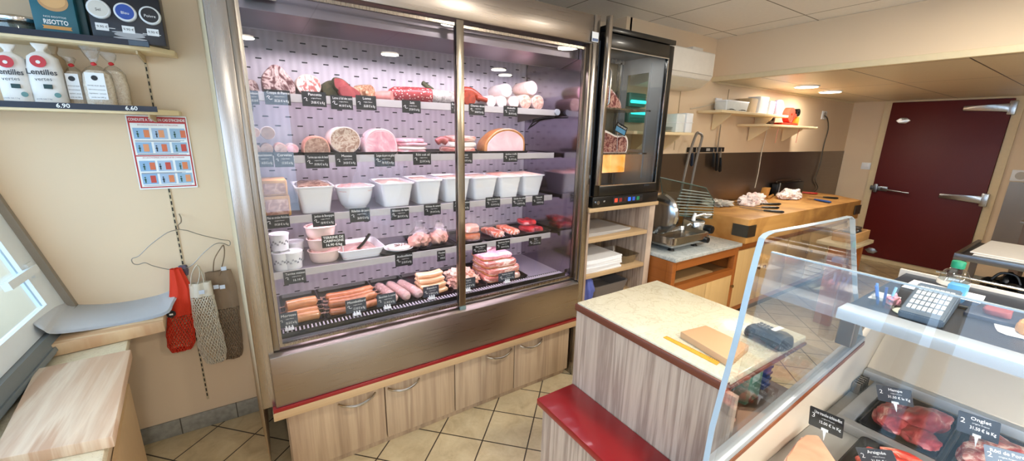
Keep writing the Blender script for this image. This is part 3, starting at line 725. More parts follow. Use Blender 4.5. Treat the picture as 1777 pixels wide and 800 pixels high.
# low step with red top in front of it
rs = thing('bag_shelf', 'low red topped customer shelf with streaky wood front along the counter', 'shelf', (1.0, .8, 0))
bm = B(); box(bm, .905, 1.108, .475, 1.165, .475, .505, .004); obj('red_top', bm, RED, rs)
bm = B(); box(bm, .925, .945, .480, 1.145, 0, .474); obj('front_panel', bm, WOODY, rs, smooth=False)
bm = B(); box(bm, .946, 1.108, 1.127, 1.145, 0, .474); obj('end_panel', bm, WOODX, rs, smooth=False)

# ------------------------------------------------------------------ bench by the window
bn = thing('stone_bench', 'speckled cream stone topped bench along the window on the left', 'bench', (-.65, 1.8, 0))
pp = [Vector(PZ(*p, .72)) for p in ((222, 590), (185, 765))]
rx = lambda y: pp[0].x+(pp[1].x-pp[0].x)*(y-pp[0].y)/(pp[1].y-pp[0].y)
bm = B(); prism(bm, [(rx(2.43), 2.44, .685), (-.80, 2.44, .685), (-.80, .4, .685), (rx(.4), .4, .685)], (0, 0, .035), .007); obj('stone_top', bm, STONE, bn)
bm = B(); prism(bm, [(rx(2.2)-.03, 2.16, 0), (-.80, 2.16, 0), (-.80, .42, 0), (rx(.42)-.03, .42, 0)], (0, 0, .684)); obj('body', bm, plain('bench_beige', '#cdb491', .5), bn, smooth=False)
bm = B(); prism(bm, [(rx(2.1)-.03+.001, 2.08, .03), (rx(1.2)-.03+.001, 1.2, .03), (rx(1.2)-.03+.001, 1.2, .55), (rx(2.1)-.03+.001, 2.08, .55)], (.012, 0, 0)); obj('panel', bm, plain('bench_panel', '#c2a37b', .5), bn, smooth=False)
# upper board
ub = [PZ(80, 600, .775), PZ(283, 556, .775)]
bm = B(); prism(bm, [(ub[0].x, ub[0].y, .722), (ub[1].x, ub[1].y, .722), (ub[1].x-.03, 2.43, .722), (-.76, 2.43, .722)], (0, 0, .05), .004)
BOARDY = striped_wood('beech_board_lengthwise', (1,), [(0, '#b58a64'), (.45, '#c9a27c'), (.52, '#dcc09a'), (1, '#b98e68')], rough=.5, s1=12)
obj('wooden_board', bm, BOARDY, label='thick wooden board under the white paper sheets, nearer the wall', cat='board')
z = .757; cs = [PZ(62, 640, z), PZ(227, 606, z), PZ(195, 757, z), PZ(-20, 800, z)]
bm = B(); prism(bm, [(c.x, c.y, z-.036) for c in cs], (0, 0, .036), .003); obj('wooden_board', bm, BOARD, label='large bare wooden board with pale stripe lying on the stone bench, nearest the camera', cat='board')
# ------------------------------------------------------------------ price tags
SQ = (((0, 0), (.3, .12), (.5, -.05), (.35, -.3), (.6, -.35)), ((0, -.1), (.25, .15), (.45, 0), (.3, -.2), (.5, -.4), (.9, -.35)))
def price_tag(c, w, h, title, price, label, group, back=SLATE, xdir=(1, 0, 0), up=(0, 0, 1), clip=None, icon=0, sub=True):
    """slate card centred at c facing -normal; clip: 'stand' for a white foot"""
    t = thing('price_tag', label, 'price tag', tuple(c), 0, group)
    m = frame(c, xdir, up); nrm = m.to_3x3().col[2]
    x_, y_ = m.to_3x3().col[0], m.to_3x3().col[1]
    def q_(a, b, d): return Vector(c)+x_*a+y_*b+nrm*d
    bm = B(); prism(bm, [q_(-w/2, -h/2, 0), q_(w/2, -h/2, 0), q_(w/2, h/2, 0), q_(-w/2, h/2, 0)], -nrm*.0025, 0); obj('slate', bm, back, t, smooth=False)
    def tx(s, a, b, hh, mw, nm): text(s, hh, CHALK, t, Matrix.Translation(q_(a, b, .0006)-Vector(c)) @ m, nm, maxw=mw)
    tx(title, .04*w, h*.30, h*.25, w*.88, 'title')
    if sub: tx('origine France', .08*w, h*.06, h*.11, w*.42, 'subtitle')
    tx(price, .14*w, -h*.23, h*.24, w*.56, 'price')
    bm = B(); s = w*.24
    tube(bm, catmull([q_(-w*.42+a*s, h*.02+b*s*1.1, .0012) for a, b in SQ[icon % 2]], 4), w*.009, 4); obj('chalk_drawing', bm, CHALK, t, smooth=False)
    if clip == 'stand':
        bm = B(); z = c[2]-h/2
        box(bm, c[0]-.017, c[0]+.019, c[1]-.012, c[1]+.008, z-.012, z-.006); 
        for i in range(3): box(bm, c[0]-.014+i*.012, c[0]-.008+i*.012, c[1]-.008, c[1]-.002, z-.006, z+.008)
        obj('clip_foot', bm, WHITE, t, smooth=False)
    return t
def rail_tag(u0, v0, u1, v1, z, title, price, label, group, y=1.997, icon=0, back=SLATE):
    a, b = PY(u0, (v0+v1)/2, y), PY(u1, (v0+v1)/2, y); tp = PY((u0+u1)/2, v0, y).z; bt = PY((u0+u1)/2, v1, y).z
    return price_tag(((a.x+b.x)/2, y, (tp+bt)/2), b.x-a.x, tp-bt, title, price, label, group, icon=icon, back=back)
G1 = ('slate tags on the top shelf rail', 'slate tags on the second shelf rail', 'slate tags on the third shelf rail', 'slate tags on the fourth shelf rail', 'slate tags on the refrigerator floor')
T1 = [(428, 157, 449, 181, 'Jambon', '32.10 €', 'leftmost slate price tag on the top refrigerator shelf, half behind the frame'),
 (459, 156, 504, 182, 'Coppa di Parme', '33.20 € le Kg', 'slate price tag reading Coppa di Parme on the top shelf'),
 (524, 159, 566, 185, 'Pancetta', '29.80 € le Kg', 'slate price tag reading Pancetta on the top shelf'),
 (574, 166, 612, 190, "Lomo à l'ail des ours", '44.10 € le Kg', "slate price tag reading Lomo à l'ail des ours on the top shelf"),
 (618, 166, 653, 191, 'Lomo', '35.00 € le Kg', 'slate price tag reading only Lomo on the top shelf'),
 (698, 174, 730, 196, 'Salé', '27.50 € le Kg', 'slate price tag reading Salé under the big red salami'),
 (783, 177, 796, 197, 'Rosette', '26.90 €', 'narrow slate price tag just right of the refrigerator centre post, top shelf'),
 (814, 180, 841, 200, 'Chorizo doux', '24.50 € le Kg', 'slate price tag reading Chorizo doux on the top shelf'),
 (874, 184, 898, 202, 'Andouille', '26.10 € le Kg', 'slate price tag below the pale round sausages on the top shelf')]
for i, (a, b, c, d, t_, p_, l_) in enumerate(T1): rail_tag(a, b, c, d, 0, t_, p_, l_, G1[0], icon=i)
T2 = [(441, 264, 474, 290, 'Saucisson', '14.20 € le Kg', 'leftmost slate price tag on the second refrigerator shelf'),
 (476, 264, 510, 290, 'Cervelas', '13.10 € le Kg', 'second slate price tag from the left on the second shelf'),
 (530, 268, 571, 292, 'Terrine aux noix de bœuf', '19.90 € le Kg', 'slate price tag reading Terrine on the second shelf'),
 (582, 266, 619, 289, 'Museau', '24.50 € le Kg', 'slate price tag reading Museau under the big round brawn'),
 (650, 265, 685, 289, 'Langue de porc en gelée', '18.10 € le Kg', 'slate price tag reading Langue de porc under the wrapped ham'),
 (717, 264, 748, 286, 'Rôti cuit ail', '22.10 € le Kg', 'slate price tag reading Rôti cuit under the stacked ham slices'),
 (791, 265, 820, 284, 'Bacon', '22.90 € le Kg', 'slate price tag on the second shelf just right of the centre post'),
 (874, 264, 898, 281, 'Jambon truffé', '25.10 € le Kg', 'slate price tag under the pale domed ham, second shelf')]
for i, (a, b, c, d, t_, p_, l_) in enumerate(T2): rail_tag(a, b, c, d, 0, t_, p_, l_, G1[1], icon=i+1)
T3 = [(460, 373, 503, 396, 'Pâté en croûte Richelieu', '19.50 € le Kg', 'leftmost slate price tag on the third refrigerator shelf'),
 (542, 370, 581, 393, 'Jambon de Bourgogne', '18.90 € le Kg', 'slate price tag reading Jambon de Bourgogne on the third shelf'),
 (607, 361, 642, 385, 'Rillettes de porc', '26.00 € le Kg', 'slate price tag reading Rillettes de porc on the third shelf'),
 (678, 361, 710, 381, 'Rillettes de lapin', '28.10 € le Kg', 'slate price tag reading Rillettes de lapin on the third shelf'),
 (736, 354, 765, 373, 'Rillettes de canard', '29.10 € le Kg', 'slate price tag on the third shelf just left of the centre post'),
 (787, 348, 815, 366, 'Salade de museau', '14.90 € le Kg', 'slate price tag on the third shelf just right of the centre post'),
 (843, 342, 868, 360, 'Salade du cervelas', '15.10 € le Kg', 'slate price tag reading Salade du cervelas on the third shelf'),
 (889, 341, 912, 358, 'Salade du soleil', '15.90 € le Kg', 'slate price tag reading Salade du soleil on the third shelf'),
 (924, 339, 944, 356, 'Taboulé', '14.20 € le Kg', 'rightmost slate price tag on the third refrigerator shelf')]
for i, (a, b, c, d, t_, p_, l_) in enumerate(T3): rail_tag(a, b, c, d, 0, t_, p_, l_, G1[2], icon=i)
T4 = [(492, 470, 531, 492, 'Terrine maison', '16.10 €', 'leftmost slate price tag on the fourth refrigerator shelf under the printed tubs'),
 (686, 440, 716, 461, 'Andouillette', '21.50 € le Kg', 'slate price tag below the black tray with the round cheese like plate'),
 (759, 435, 773, 453, 'Poulet', '19.90 €', 'narrow slate price tag on the fourth shelf just left of the centre post'),
 (820, 425, 845, 440, 'Filet mignon', '24.10 € le Kg', 'slate price tag on the fourth shelf, left of the three right of the centre post'),
 (861, 417, 885, 433, 'Saumon fumé', '58.10 € le Kg', 'slate price tag below the orange vacuum packs'),
 (918, 412, 939, 426, 'Foie', '29.10 € le Kg', 'rightmost slate price tag on the fourth refrigerator shelf')]
for i, (a, b, c, d, t_, p_, l_) in enumerate(T4): rail_tag(a, b, c, d, 0, t_, p_, l_, G1[3], icon=i)
T5 = [(485, 559, 519, 584, 'Morteau', '18.10 € le Kg', 1.885, 'grey slate tag reading Morteau at the bottom left of the refrigerator'),
 (601, 536, 637, 559, 'Montbéliard', '17.10 € le Kg', 1.89, 'grey slate tag reading Montbéliard in front of the brown sausages'),
 (655, 524, 688, 545, 'Saucisse à cuire', '21.10 € le Kg', 1.89, 'grey slate tag reading Saucisse à cuire in front of the pale wrapped sausages'),
 (735, 510, 762, 528, 'Francfort', '17.50 € le Kg', 1.89, 'grey slate tag in front of the pile of thin pale sausages'),
 (796, 494, 825, 512, 'Tripes', '12.90 € le Kg', 1.89, 'grey slate tag in front of the crumpled pale meat'),
 (865, 483, 893, 497, 'Poitrine fumée', '16.10 € le Kg', 1.89, 'grey slate tag in front of the stacked pork slabs')]
for i, (a, b, c, d, t_, p_, y, l_) in enumerate(T5):
    A, Bq = PY(a, (b+d)/2, y), PY(c, (b+d)/2, y); tp, bt = PY((a+c)/2, b, y).z, PY((a+c)/2, d, y).z; h = tp-bt; zc = .739+h/2
    price_tag(((A.x+Bq.x)/2, y, zc), Bq.x-A.x, h, t_, p_, l_, G1[4], back=SLATE2, clip='stand', icon=i)

# ------------------------------------------------------------------ meat materials
DRYHAM = meat('cured_ham', [(.2, '#3a2022'), (.42, '#5c3033'), (.52, '#d8c0ba'), (.58, '#6a3a3c'), (.8, '#e0cfc6')], 10, dist=2.2)
PANC = meat('pancetta', [(.25, '#8e4240'), (.45, '#b8716a'), (.52, '#ecdcd2'), (.62, '#e7d3c8'), (.8, '#9a4a48')], 11, dist=3)
RIND = meat('pale_rind', [(.3, '#c9a999'), (.7, '#e6cfc2')], 20)
HERB = meat('herb_crust', [(.3, '#2c2b1c'), (.55, '#4a4a2d'), (.8, '#6b4a3a')], 60, rough=.7, bump=.6)
REDCUT = meat('red_cut', [(.3, '#7e2f35'), (.55, '#a34a4c'), (.8, '#c07a74')], 16)
PINKCUT = meat('pink_cut', [(.3, '#c97670'), (.6, '#dd958c'), (.85, '#eab9ae')], 14)
SALAMI = meat('salami', [(.35, '#8e2f33'), (.6, '#a23a3e'), (1, '#b04a4a')], 30, speck=('#ecd4cb', 85, .22))
MOULD = meat('moulded_skin', [(.3, '#76706c'), (.55, '#b5aea8'), (.8, '#d8d2cc')], 45, rough=.75, bump=.5)
NETTED = meat('netted_skin', [(.3, '#7b4a36'), (.5, '#b98a68'), (.6, '#e0c9ae'), (.8, '#8e5a42')], 38, dist=1.5)
CHORI = meat('chorizo_skin', [(.3, '#6e1f14'), (.6, '#a2381f'), (.85, '#c25a30')], 26)
WHITESS = meat('white_pudding', [(.3, '#e6cfca'), (.7, '#f4e6e0')], 16)
CUTPALE = meat('pale_cut', [(.25, '#d8a9a2'), (.5, '#ecd0c8'), (.8, '#e0b8ae')], 42, dist=.6)
CUTMOT = meat('mottled_cut', [(.3, '#9a6a60'), (.5, '#c99f90'), (.65, '#e3cbbc'), (.8, '#a87b6c')], 55, dist=.8)
CUTBROWN = meat('brown_mottled_cut', [(.3, '#7a5548'), (.5, '#ab8573'), (.7, '#cdb19c')], 60)
BRAWN = meat('brawn_cut', [(.28, '#8c6a5a'), (.45, '#b58f7c'), (.55, '#e2cfbd'), (.66, '#a57866'), (.8, '#d3a898')], 38, dist=1.2)
HAMP = meat('pink_ham', [(.3, '#dd8fa0'), (.5, '#efb0bb'), (.62, '#f9d6da'), (.8, '#e59ead')], 9, dist=2)
HAMW = meat('pale_ham', [(.3, '#ecbcc2'), (.6, '#f5d5d8'), (.8, '#f9e4e4')], 10, dist=1)
FAT = meat('white_fat', [(.3, '#f0dfd6'), (.7, '#fbf0ea')], 14)
SMOKED = meat('smoked_sausage', [(.3, '#96502f'), (.55, '#b56d45'), (.8, '#cc8c62')], 22, rough=.3, coat=.4)
MORT = meat('morteau_skin', [(.3, '#b5744a'), (.6, '#d0925f'), (.85, '#dfae80')], 12, rough=.3, coat=.4)
KNACK = meat('knack_skin', [(.3, '#e0a97c'), (.6, '#efc39a'), (.85, '#f4d3b2')], 10, rough=.3, coat=.4)
BOUDW = meat('boudin_blanc', [(.3, '#dba59c'), (.6, '#ecc4b8'), (.85, '#f5dbd0')], 24)
SLABM = meat('bacon_side', [(.25, '#b5564c'), (.45, '#d08074'), (.55, '#f0d5c8'), (.7, '#c96f62'), (.85, '#e9bfb0')], 9, dist=1.5, stretch=(1, 1, 4))
SKINBR = meat('smoked_rind', [(.3, '#a6632f'), (.6, '#c98a50'), (.85, '#daa873')], 14)
TRIPE = meat('tripe', [(.3, '#c99a8c'), (.55, '#e8c8b4'), (.8, '#f3dfcb')], 16, bump=.6)
CHICK = meat('raw_chicken', [(.3, '#d08a80'), (.5, '#e8ac98'), (.7, '#f2cdb8'), (.85, '#d88a84')], 12, dist=1)
ORSAL = meat('salmon_orange', [(.3, '#e0583c'), (.5, '#ef7a58'), (.56, '#fbe6da'), (.62, '#ee7552'), (.85, '#f8ae92')], 12)
REDM = meat('raw_red', [(.3, '#b8202c'), (.6, '#d83a40'), (.85, '#ea6a66')], 12)
CRUST = meat('pastry_crust', [(.3, '#b8803f'), (.6, '#d3a05c'), (.85, '#e2bb80')], 18, rough=.6)
PATE = meat('pate_filling', [(.25, '#8e5f50'), (.45, '#b68474'), (.6, '#d9b4a2'), (.8, '#a0705c')], 40)
DARKP = meat('dark_pate', [(.25, '#3a2a22'), (.45, '#6b4a3b'), (.6, '#c0a58e'), (.75, '#5a4034')], 40, bump=.8)
RILL = meat('rillettes', [(.3, '#d8a896'), (.5, '#e6bfac'), (.7, '#f1d8c8')], 36, bump=.7)
JELLY = meat('pink_jelly', [(.3, '#d79a96'), (.6, '#e9bab2'), (.85, '#f3d6cc')], 40, rough=.2)

def px_x(u, v, y): return PY(u, v, y).x
def tray(x0, x1, y0, y1, z, label, group, mat=TRAYB, h=.016, nm='tray'):
    cx, cy, w, d = (x0+x1)/2, (y0+y1)/2, x1-x0, y1-y0
    bm = B(); t_ = .003
    loft(bm, [rr(cx, cy, z+.0005, w-.02, d-.02, .012), rr(cx, cy, z+h-.003, w-.006, d-.006, .016), rr(cx, cy, z+h-.002, w, d, .018), rr(cx, cy, z+h, w, d, .018), rr(cx, cy, z+h, w-.008, d-.008, .016), rr(cx, cy, z+.004, w-.024, d-.024, .011)])
    return obj(nm, bm, mat, label=label, cat='tray', group=group)
def roll(name, label, cat, c, r, L, skin, face, group=None, rz=0, sq=1.0, flat=1.0, seed=0, n=28, tail=False):
    """cut cylinder lying along Y with its cut face toward the front; c is the centre of the face"""
    t = thing(name, label, cat, (c[0], c[1], c[2]-r*flat), rz, group)
    bm = B(); prof = [(0.97, 0.0), (1.0, .006), (1.0, L*.5), (.97, L*.85), (.8, L*.97), (.3, L)] if not tail else [(0.97, 0.0), (1.0, .006), (.97, L*.55), (.7, L*.85), (.3, L*.98), (.15, L*1.02)]
    rings = []
    for k, h in prof:
        rings.append([Vector((math.cos(2*PI*i/n)*r*k*sq*(1+.03*nz((math.cos(2*PI*i/n), math.sin(2*PI*i/n), h*6), 1.6, seed)), h, r*flat+math.sin(2*PI*i/n)*r*k*flat*(1+.03*nz((math.cos(2*PI*i/n), math.sin(2*PI*i/n), h*5), 1.3, seed+1)))) for i in range(n)])
    mz = min(v.z for r_ in rings for v in r_); sh = Vector((0, 0, .0006-mz)) if mz < .0006 else Vector()
    loft(bm, [[v+sh for v in r_] for r_ in rings]); obj('casing', bm, skin, t, local=True)
    bm = B(); rings = []
    for k, h in ((.93, .0005), (.92, -.0015), (.5, -.002), (.1, -.002)):
        rings.append([Vector((math.cos(2*PI*i/n)*r*k*sq, h, r*flat+math.sin(2*PI*i/n)*r*k*flat)) for i in range(n)])
    loft(bm, rings); obj('cut_face', bm, face, t, local=True)
    return t
def pxroll(name, label, cat, u, v, rp, y, L, skin, face, zshelf=None, **k):
    p = PY(u, v, y); r = (PY(u+rp, v, y).x-PY(u-rp, v, y).x)/2
    z = zshelf+r*k.get('flat', 1) if zshelf is not None else p.z
    return roll(name, label, cat, (p.x, y, z), r, L, skin, face, **k)
def dome(name, label, cat, u0, u1, vtop, y, L, zb, skin, face, prof=None, group=None, lean=0, k=.97):
    """half-round piece with a flat bottom, cut face toward the front"""
    x0, x1 = px_x(u0, vtop+10, y), px_x(u1, vtop+10, y); top = PY((u0+u1)/2, vtop, y).z; h = top-zb; w = x1-x0; cx = (x0+x1)/2
    prof = prof or [(-.5, .0), (-.5, .35), (-.42, .7), (-.25, .92), (0, 1), (.25, .93), (.42, .72), (.5, .35), (.5, 0)]
    pts = catmull([(a, b, 0) for a, b in prof], 3)
    pts = [(p.x, max(p.y, 0)) for p in pts]
    t = thing(name, label, cat, (cx, y, zb), 0, group)
    bm = B(); rings = []
    for s_, yy in ((.96, 0), (1, .006), (1, L*.6), (.88, L*.9), (.5, L)):
        rings.append([Vector((cx+a*w*s_+lean*yy, y+yy, zb+.0005+b*h*s_)) for a, b in pts])
    loft(bm, rings); obj('rind', bm, skin, t)
    bm = B(); rings = [[Vector((cx+a*w*s_, y+yy, zb+.003+b*h*s_*.97)) for a, b in pts] for s_, yy in ((.9, .0005), (.89, -.0015), (.4, -.0022))]
    loft(bm, rings); obj('cut_face', bm, face, t)
    return t
def sausage(name, label, pts, r, mat, cat='sausage', group=None, knot=None, n=12):
    P_ = [p+Vector((0, 0, .0012)) for p in catmull(pts, 5)]; m = len(P_)
    rs = [r*min(1, .25+3.2*math.sin(PI*min(max(i/(m-1), .0), 1)))*(1+.03*nz((i*.4, r*40, 0), 1)) for i in range(m)]
    t = thing(name, label, cat, tuple(P_[m//2]), 0, group)
    bm = B(); tube(bm, P_, rs, n); obj('skin', bm, mat, t)
    if knot:
        for e, d in ((P_[0], P_[0]-P_[1]), (P_[-1], P_[-1]-P_[-2])):
            d = d.normalized(); bm = B(); tube(bm, [e-d*.004, e+d*.012, e+d*.022], [.004, .002, .006], 6); obj('knot', bm, knot, t)
    return t
def container(name, label, u0, u1, y, d, zb, h, taper=.80, mat=CERAMIC, fill=None, group=None, rad=.02, rim=.006, filllev=.85, dx=0, seed=0, bow=0, cat='container', px=True, xs=None):
    if xs: x0, x1 = xs
    else: x0, x1 = px_x(u0, 320, y), px_x(u1, 320, y)
    w = x1-x0; cx = (x0+x1)/2; cy = y+d/2
    t = thing(name, label, cat, (cx, cy, zb), 0, group)
    W = lambda k: w*(taper+(1-taper)*(k**(.45 if bow else 1)))
    D = lambda k: d*(taper+(1-taper)*(k**(.45 if bow else 1)))
    ks = [0, .15, .3, .5, .7, .93] if bow else [0, .5, .93]
    rings = [rr(cx, cy, zb+.0006, W(0)-.012, D(0)-.012, rad)]+[rr(cx, cy, zb+.004+h*k, W(k)-rim*2, D(k)-rim*2, rad) for k in ks]
    rings += [rr(cx, cy, zb+h*.93+.002, w-.002, d-.002, rad), rr(cx, cy, zb+h-.001, w, d, rad), rr(cx, cy, zb+h, w-.003, d-.003, rad), rr(cx, cy, zb+h-.001, w-rim*2-.004, d-rim*2-.004, rad*.9)]
    rings += [rr(cx, cy, zb+h*.8, W(.8)-rim*2-.008, D(.8)-rim*2-.008, rad*.85), rr(cx, cy, zb+h*.3, W(.3)-rim*2-.010, D(.3)-rim*2-.010, rad*.8)]
    bm = B(); loft(bm, rings); obj('tub', bm, mat, t)
    if not bow:
        bm = B(); 
        for kk in (.80, .74): loft(bm, [rr(cx, cy, zb+h*kk, W(kk)-rim*2+.002, D(kk)-rim*2+.002, rad), rr(cx, cy, zb+h*kk+.003, W(kk)-rim*2+.003, D(kk)-rim*2+.003, rad)], False, False)
    if not bow: obj('moulded_rib', bm, mat, t)
    if fill:
        bm = B(); rings = []
        for s_, hz in ((1, 0), (.9, .006), (.7, .013), (.45, .017), (.2, .018)):
            rg = rr(cx, cy, zb+h*filllev+hz, (W(filllev)-rim*2-.010)*s_, (D(filllev)-rim*2-.010)*s_, rad*.8*s_)
            rings.append([p+Vector((0, 0, nz(p, 38, seed)*.010 if s_ < 1 else -.012)) for p in rg])
        loft(bm, rings); obj('filling', bm, fill, t)
    return t
def pack(name, label, c, w, d, h, mat, rot=0, group=None, seed=0, n=1, lum=.45, cat='meat pack', tilt=0):
    """vacuum pack: meat pieces inside a clear wrinkled film"""
    t = thing(name, label, cat, c, rot, group)
    for i in range(n):
        bm = B(); slab(bm, (i-(n-1)/2)*w*.8/n, 0, .003, w*.84/n, d*.84, h, 0, .006, seed+i, lum); obj('meat', bm, mat, t, local=True)
    bm = B(); rings = []; m = 40
    for k, hh in ((1.0, .0015), (1.04, .004), (1.0, .006), (.88, h*.6), (.80, h*1.05), (.55, h*1.12), (.2, h*1.14)):
        rings.append([(math.cos(2*PI*i/m)*w/2*k*(1+.09*nz((math.cos(2*PI*i/m)*2, math.sin(2*PI*i/m)*2, k*3), 2, seed))*(abs(math.cos(2*PI*i/m))**4+abs(math.sin(2*PI*i/m))**4)**-.18,
                       math.sin(2*PI*i/m)*d/2*k*(1+.09*nz((math.cos(2*PI*i/m)*2, math.sin(2*PI*i/m)*2, k*3+5), 2, seed))*(abs(math.cos(2*PI*i/m))**4+abs(math.sin(2*PI*i/m))**4)**-.18,
                       hh+.004*nz((math.cos(2*PI*i/m)*3, math.sin(2*PI*i/m)*3, k*9), 2.5, seed+2)*(1 if hh > .007 else .2)) for i in range(m)])
    loft(bm, rings, False, True); obj('film', bm, FILM, t, local=True)
    return t

# ------------------------------------------------------------------ top shelf (z 1.741)
z1 = SZ[0]-.004; y = 2.045
def irregular(name, label, u0, u1, vtop, y, L, zb, prof, skin, face, cat='cured meat', group='cured meats on the top shelf', **k): return dome(name, label, cat, u0, u1, vtop, y, L, zb, skin, face, prof, group, **k)
irregular('cured_ham', 'dark piece of dried meat at the far left of the top shelf', 424, 449, 138, y+.02, .16, z1, None, DRYHAM, DRYHAM)
irregular('cured_ham', 'large cut cured ham with dark meat and white fat, left on the top shelf', 452, 510, 113, y, .2, z1, [(-.48, 0), (-.5, .3), (-.48, .6), (-.3, .85), (-.12, 1), (.1, .97), (.3, .72), (.45, .5), (.5, .25), (.46, 0)], DRYHAM, DRYHAM)
pxroll('rolled_pancetta', 'round rolled pancetta with a pale spiral cut face on the top shelf', 'cured meat', 535, 139, 22, y, .2, RIND, PANC, z1, group='cured meats on the top shelf', seed=3, flat=.93)
t = pxroll('cured_loin', 'green herb crusted cured loin behind two red cuts on the top shelf', 'cured meat', 578, 146, 18, y+.05, .18, HERB, HERB, z1, group='cured meats on the top shelf', seed=4, flat=.9, sq=1.1)
def lying(name, label, u0, v0, u1, v1, r, y, mat, face, group, cat='cured meat', dy=0, zb=None, dz=0):
    """piece lying sideways from (u0,v0) to (u1,v1), its cut face at the first end"""
    a, b = PY(u0, v0, y), PY(u1, v1, y+dy)
    a = Vector((a.x, y, zb+r*1.025+dz)) if zb is not None else a; b = Vector((b.x, y+dy, zb+r*1.025)) if zb is not None else b
    d = (b-a); L = d.length; d.normalize()
    t = thing(name, label, cat, tuple(a), 0, group)
    bm = B(); tube(bm, [a+d*L*k for k in (0, .03, .3, .6, .85, .96, 1)], [r*.93, r, r*1.02, r, r*.9, r*.6, r*.2], 20); obj('casing', bm, mat, t)
    bm = B(); tube(bm, [a-d*.002, a+d*.001], r*.90, 20); obj('cut_face', bm, face, t)
    return t
def cutpiece(label, u0, u1, v0, v1, y, mat, face, group, rot=-.35, dz=0):
    a, b = PY(u0, v1, y), PY(u1, v0, y); w = b.x-a.x; h = max(.02, (b.z-a.z))
    t = thing('cut_loin', label, 'cured meat', ((a.x+b.x)/2, y, z1+dz), 0, group)
    cx = (a.x+b.x)/2
    bm = B(); rings = []
    for s_, yy in ((.92, 0), (1, .008), (.95, .05), (.6, .075)):
        rings.append([Vector((cx+math.cos(f)*w/2*s_*(1+.1*math.cos(3*f)), y+yy, z1+dz+.001+h*.5+math.sin(f+rot)*h*.5*s_)) for f in [2*PI*i/24 for i in range(24)]])
    loft(bm, rings); obj('casing', bm, mat, t)
    bm = B(); loft(bm, [[Vector((cx+math.cos(f)*w/2*s_*(1+.1*math.cos(3*f)), y+yy, z1+dz+.001+h*.5+math.sin(f+rot)*h*.5*s_)) for f in [2*PI*i/24 for i in range(24)]] for s_, yy in ((.88, .0006), (.86, -.0015), (.3, -.002))]); obj('cut_face', bm, face, t)
GT = 'cured meats on the top shelf'
cutpiece('red cut of cured loin lying on top, right of the pancetta', 577, 611, 128, 154, y+.0, HERB, REDCUT, GT, -.5, .018)
cutpiece('dark red cut of cured loin lying lower, left of the netted sausage', 587, 624, 147, 167, y-.012, REDCUT, REDCUT, GT, -.2)
lying('netted_sausage', 'brown sausage in a white net on the top shelf', 644, 160, 614, 155, .036, y+.03, NETTED, NETTED, GT, dy=.07, zb=z1)
lying('pink_loin', 'pale pink cut loin left of the big salami', 680, 168, 650, 155, .024, y, PINKCUT, PINKCUT, GT, dy=.06, zb=z1)
lying('pink_loin', 'small pink red cut touching the left end of the big salami', 690, 168, 662, 150, .022, y+.03, REDCUT, PINKCUT, GT, dy=.08, zb=z1)
lying('salami', 'big long red salami with white flecks in the middle of the top shelf', 748, 164, 672, 158, .038, y+.005, SALAMI, SALAMI, GT, dy=.035, zb=z1)
lying('dry_sausage', 'white moulded dry sausage behind the centre post on the top shelf', 742, 160, 800, 160, .037, y+.02, MOULD, SALAMI, GT, dy=.03, zb=z1)
sausage('dry_sausage', 'thin dark dry sausage leaning on the big moulded one', [PY(732, 143, y+.09), PY(741, 150, y+.08), PY(752, 158, y+.06)], .012, HERB, 'cured meat', GT)
sausage('chorizo', 'curved orange red chorizo right of the centre post on the top shelf', [PY(794, 158, y+.03), PY(806, 158, y+.03), PY(818, 160, y+.03), PY(836, 174, y+.03)], .022, CHORI, 'sausage', 'chorizos on the top shelf')
pxroll('chorizo', 'cut chorizo end facing forward beside the curved one', 'sausage', 815, 167, 11, y-.01, .10, CHORI, CHORI, z1, group='chorizos on the top shelf', seed=8)
sausage('chorizo', 'small dark chorizo end just left of the pale round sausages', [PY(826, 170, y), PY(836, 172, y), PY(846, 175, y)], .013, CHORI, 'sausage', 'chorizos on the top shelf')
GS = 'pale round sausages at the right of the top shelf'
for (u, v, r_, base, lb, sk, fc) in ((852, 172, 8.6, 1, 'pale round sausage end, leftmost of the bottom row on the top shelf', WHITESS, WHITESS), (871, 174, 8.6, 1, 'pale round sausage end, second from the left in the bottom row', WHITESS, WHITESS),
    (892, 175, 8.8, 1, 'pale round sausage end, third from the left in the bottom row', WHITESS, CUTPALE), (912, 174, 10, 1, 'mottled round sausage end, fourth in the bottom row', CUTPALE, CUTMOT), (934, 174, 10, 1, 'mottled round sausage end, rightmost of the bottom row', CUTPALE, CUTMOT),
    (879, 157, 9.4, 0, 'white round sausage end resting on top of the left ones', WHITESS, WHITESS), (923, 153, 9.6, 0, 'pink cut sausage end resting on top of the right ones', CUTPALE, HAMP)):
    pxroll('round_sausage', lb, 'sausage', u, v, r_, y, .17, sk, fc, z1 if base else None, group=GS, seed=int(u))

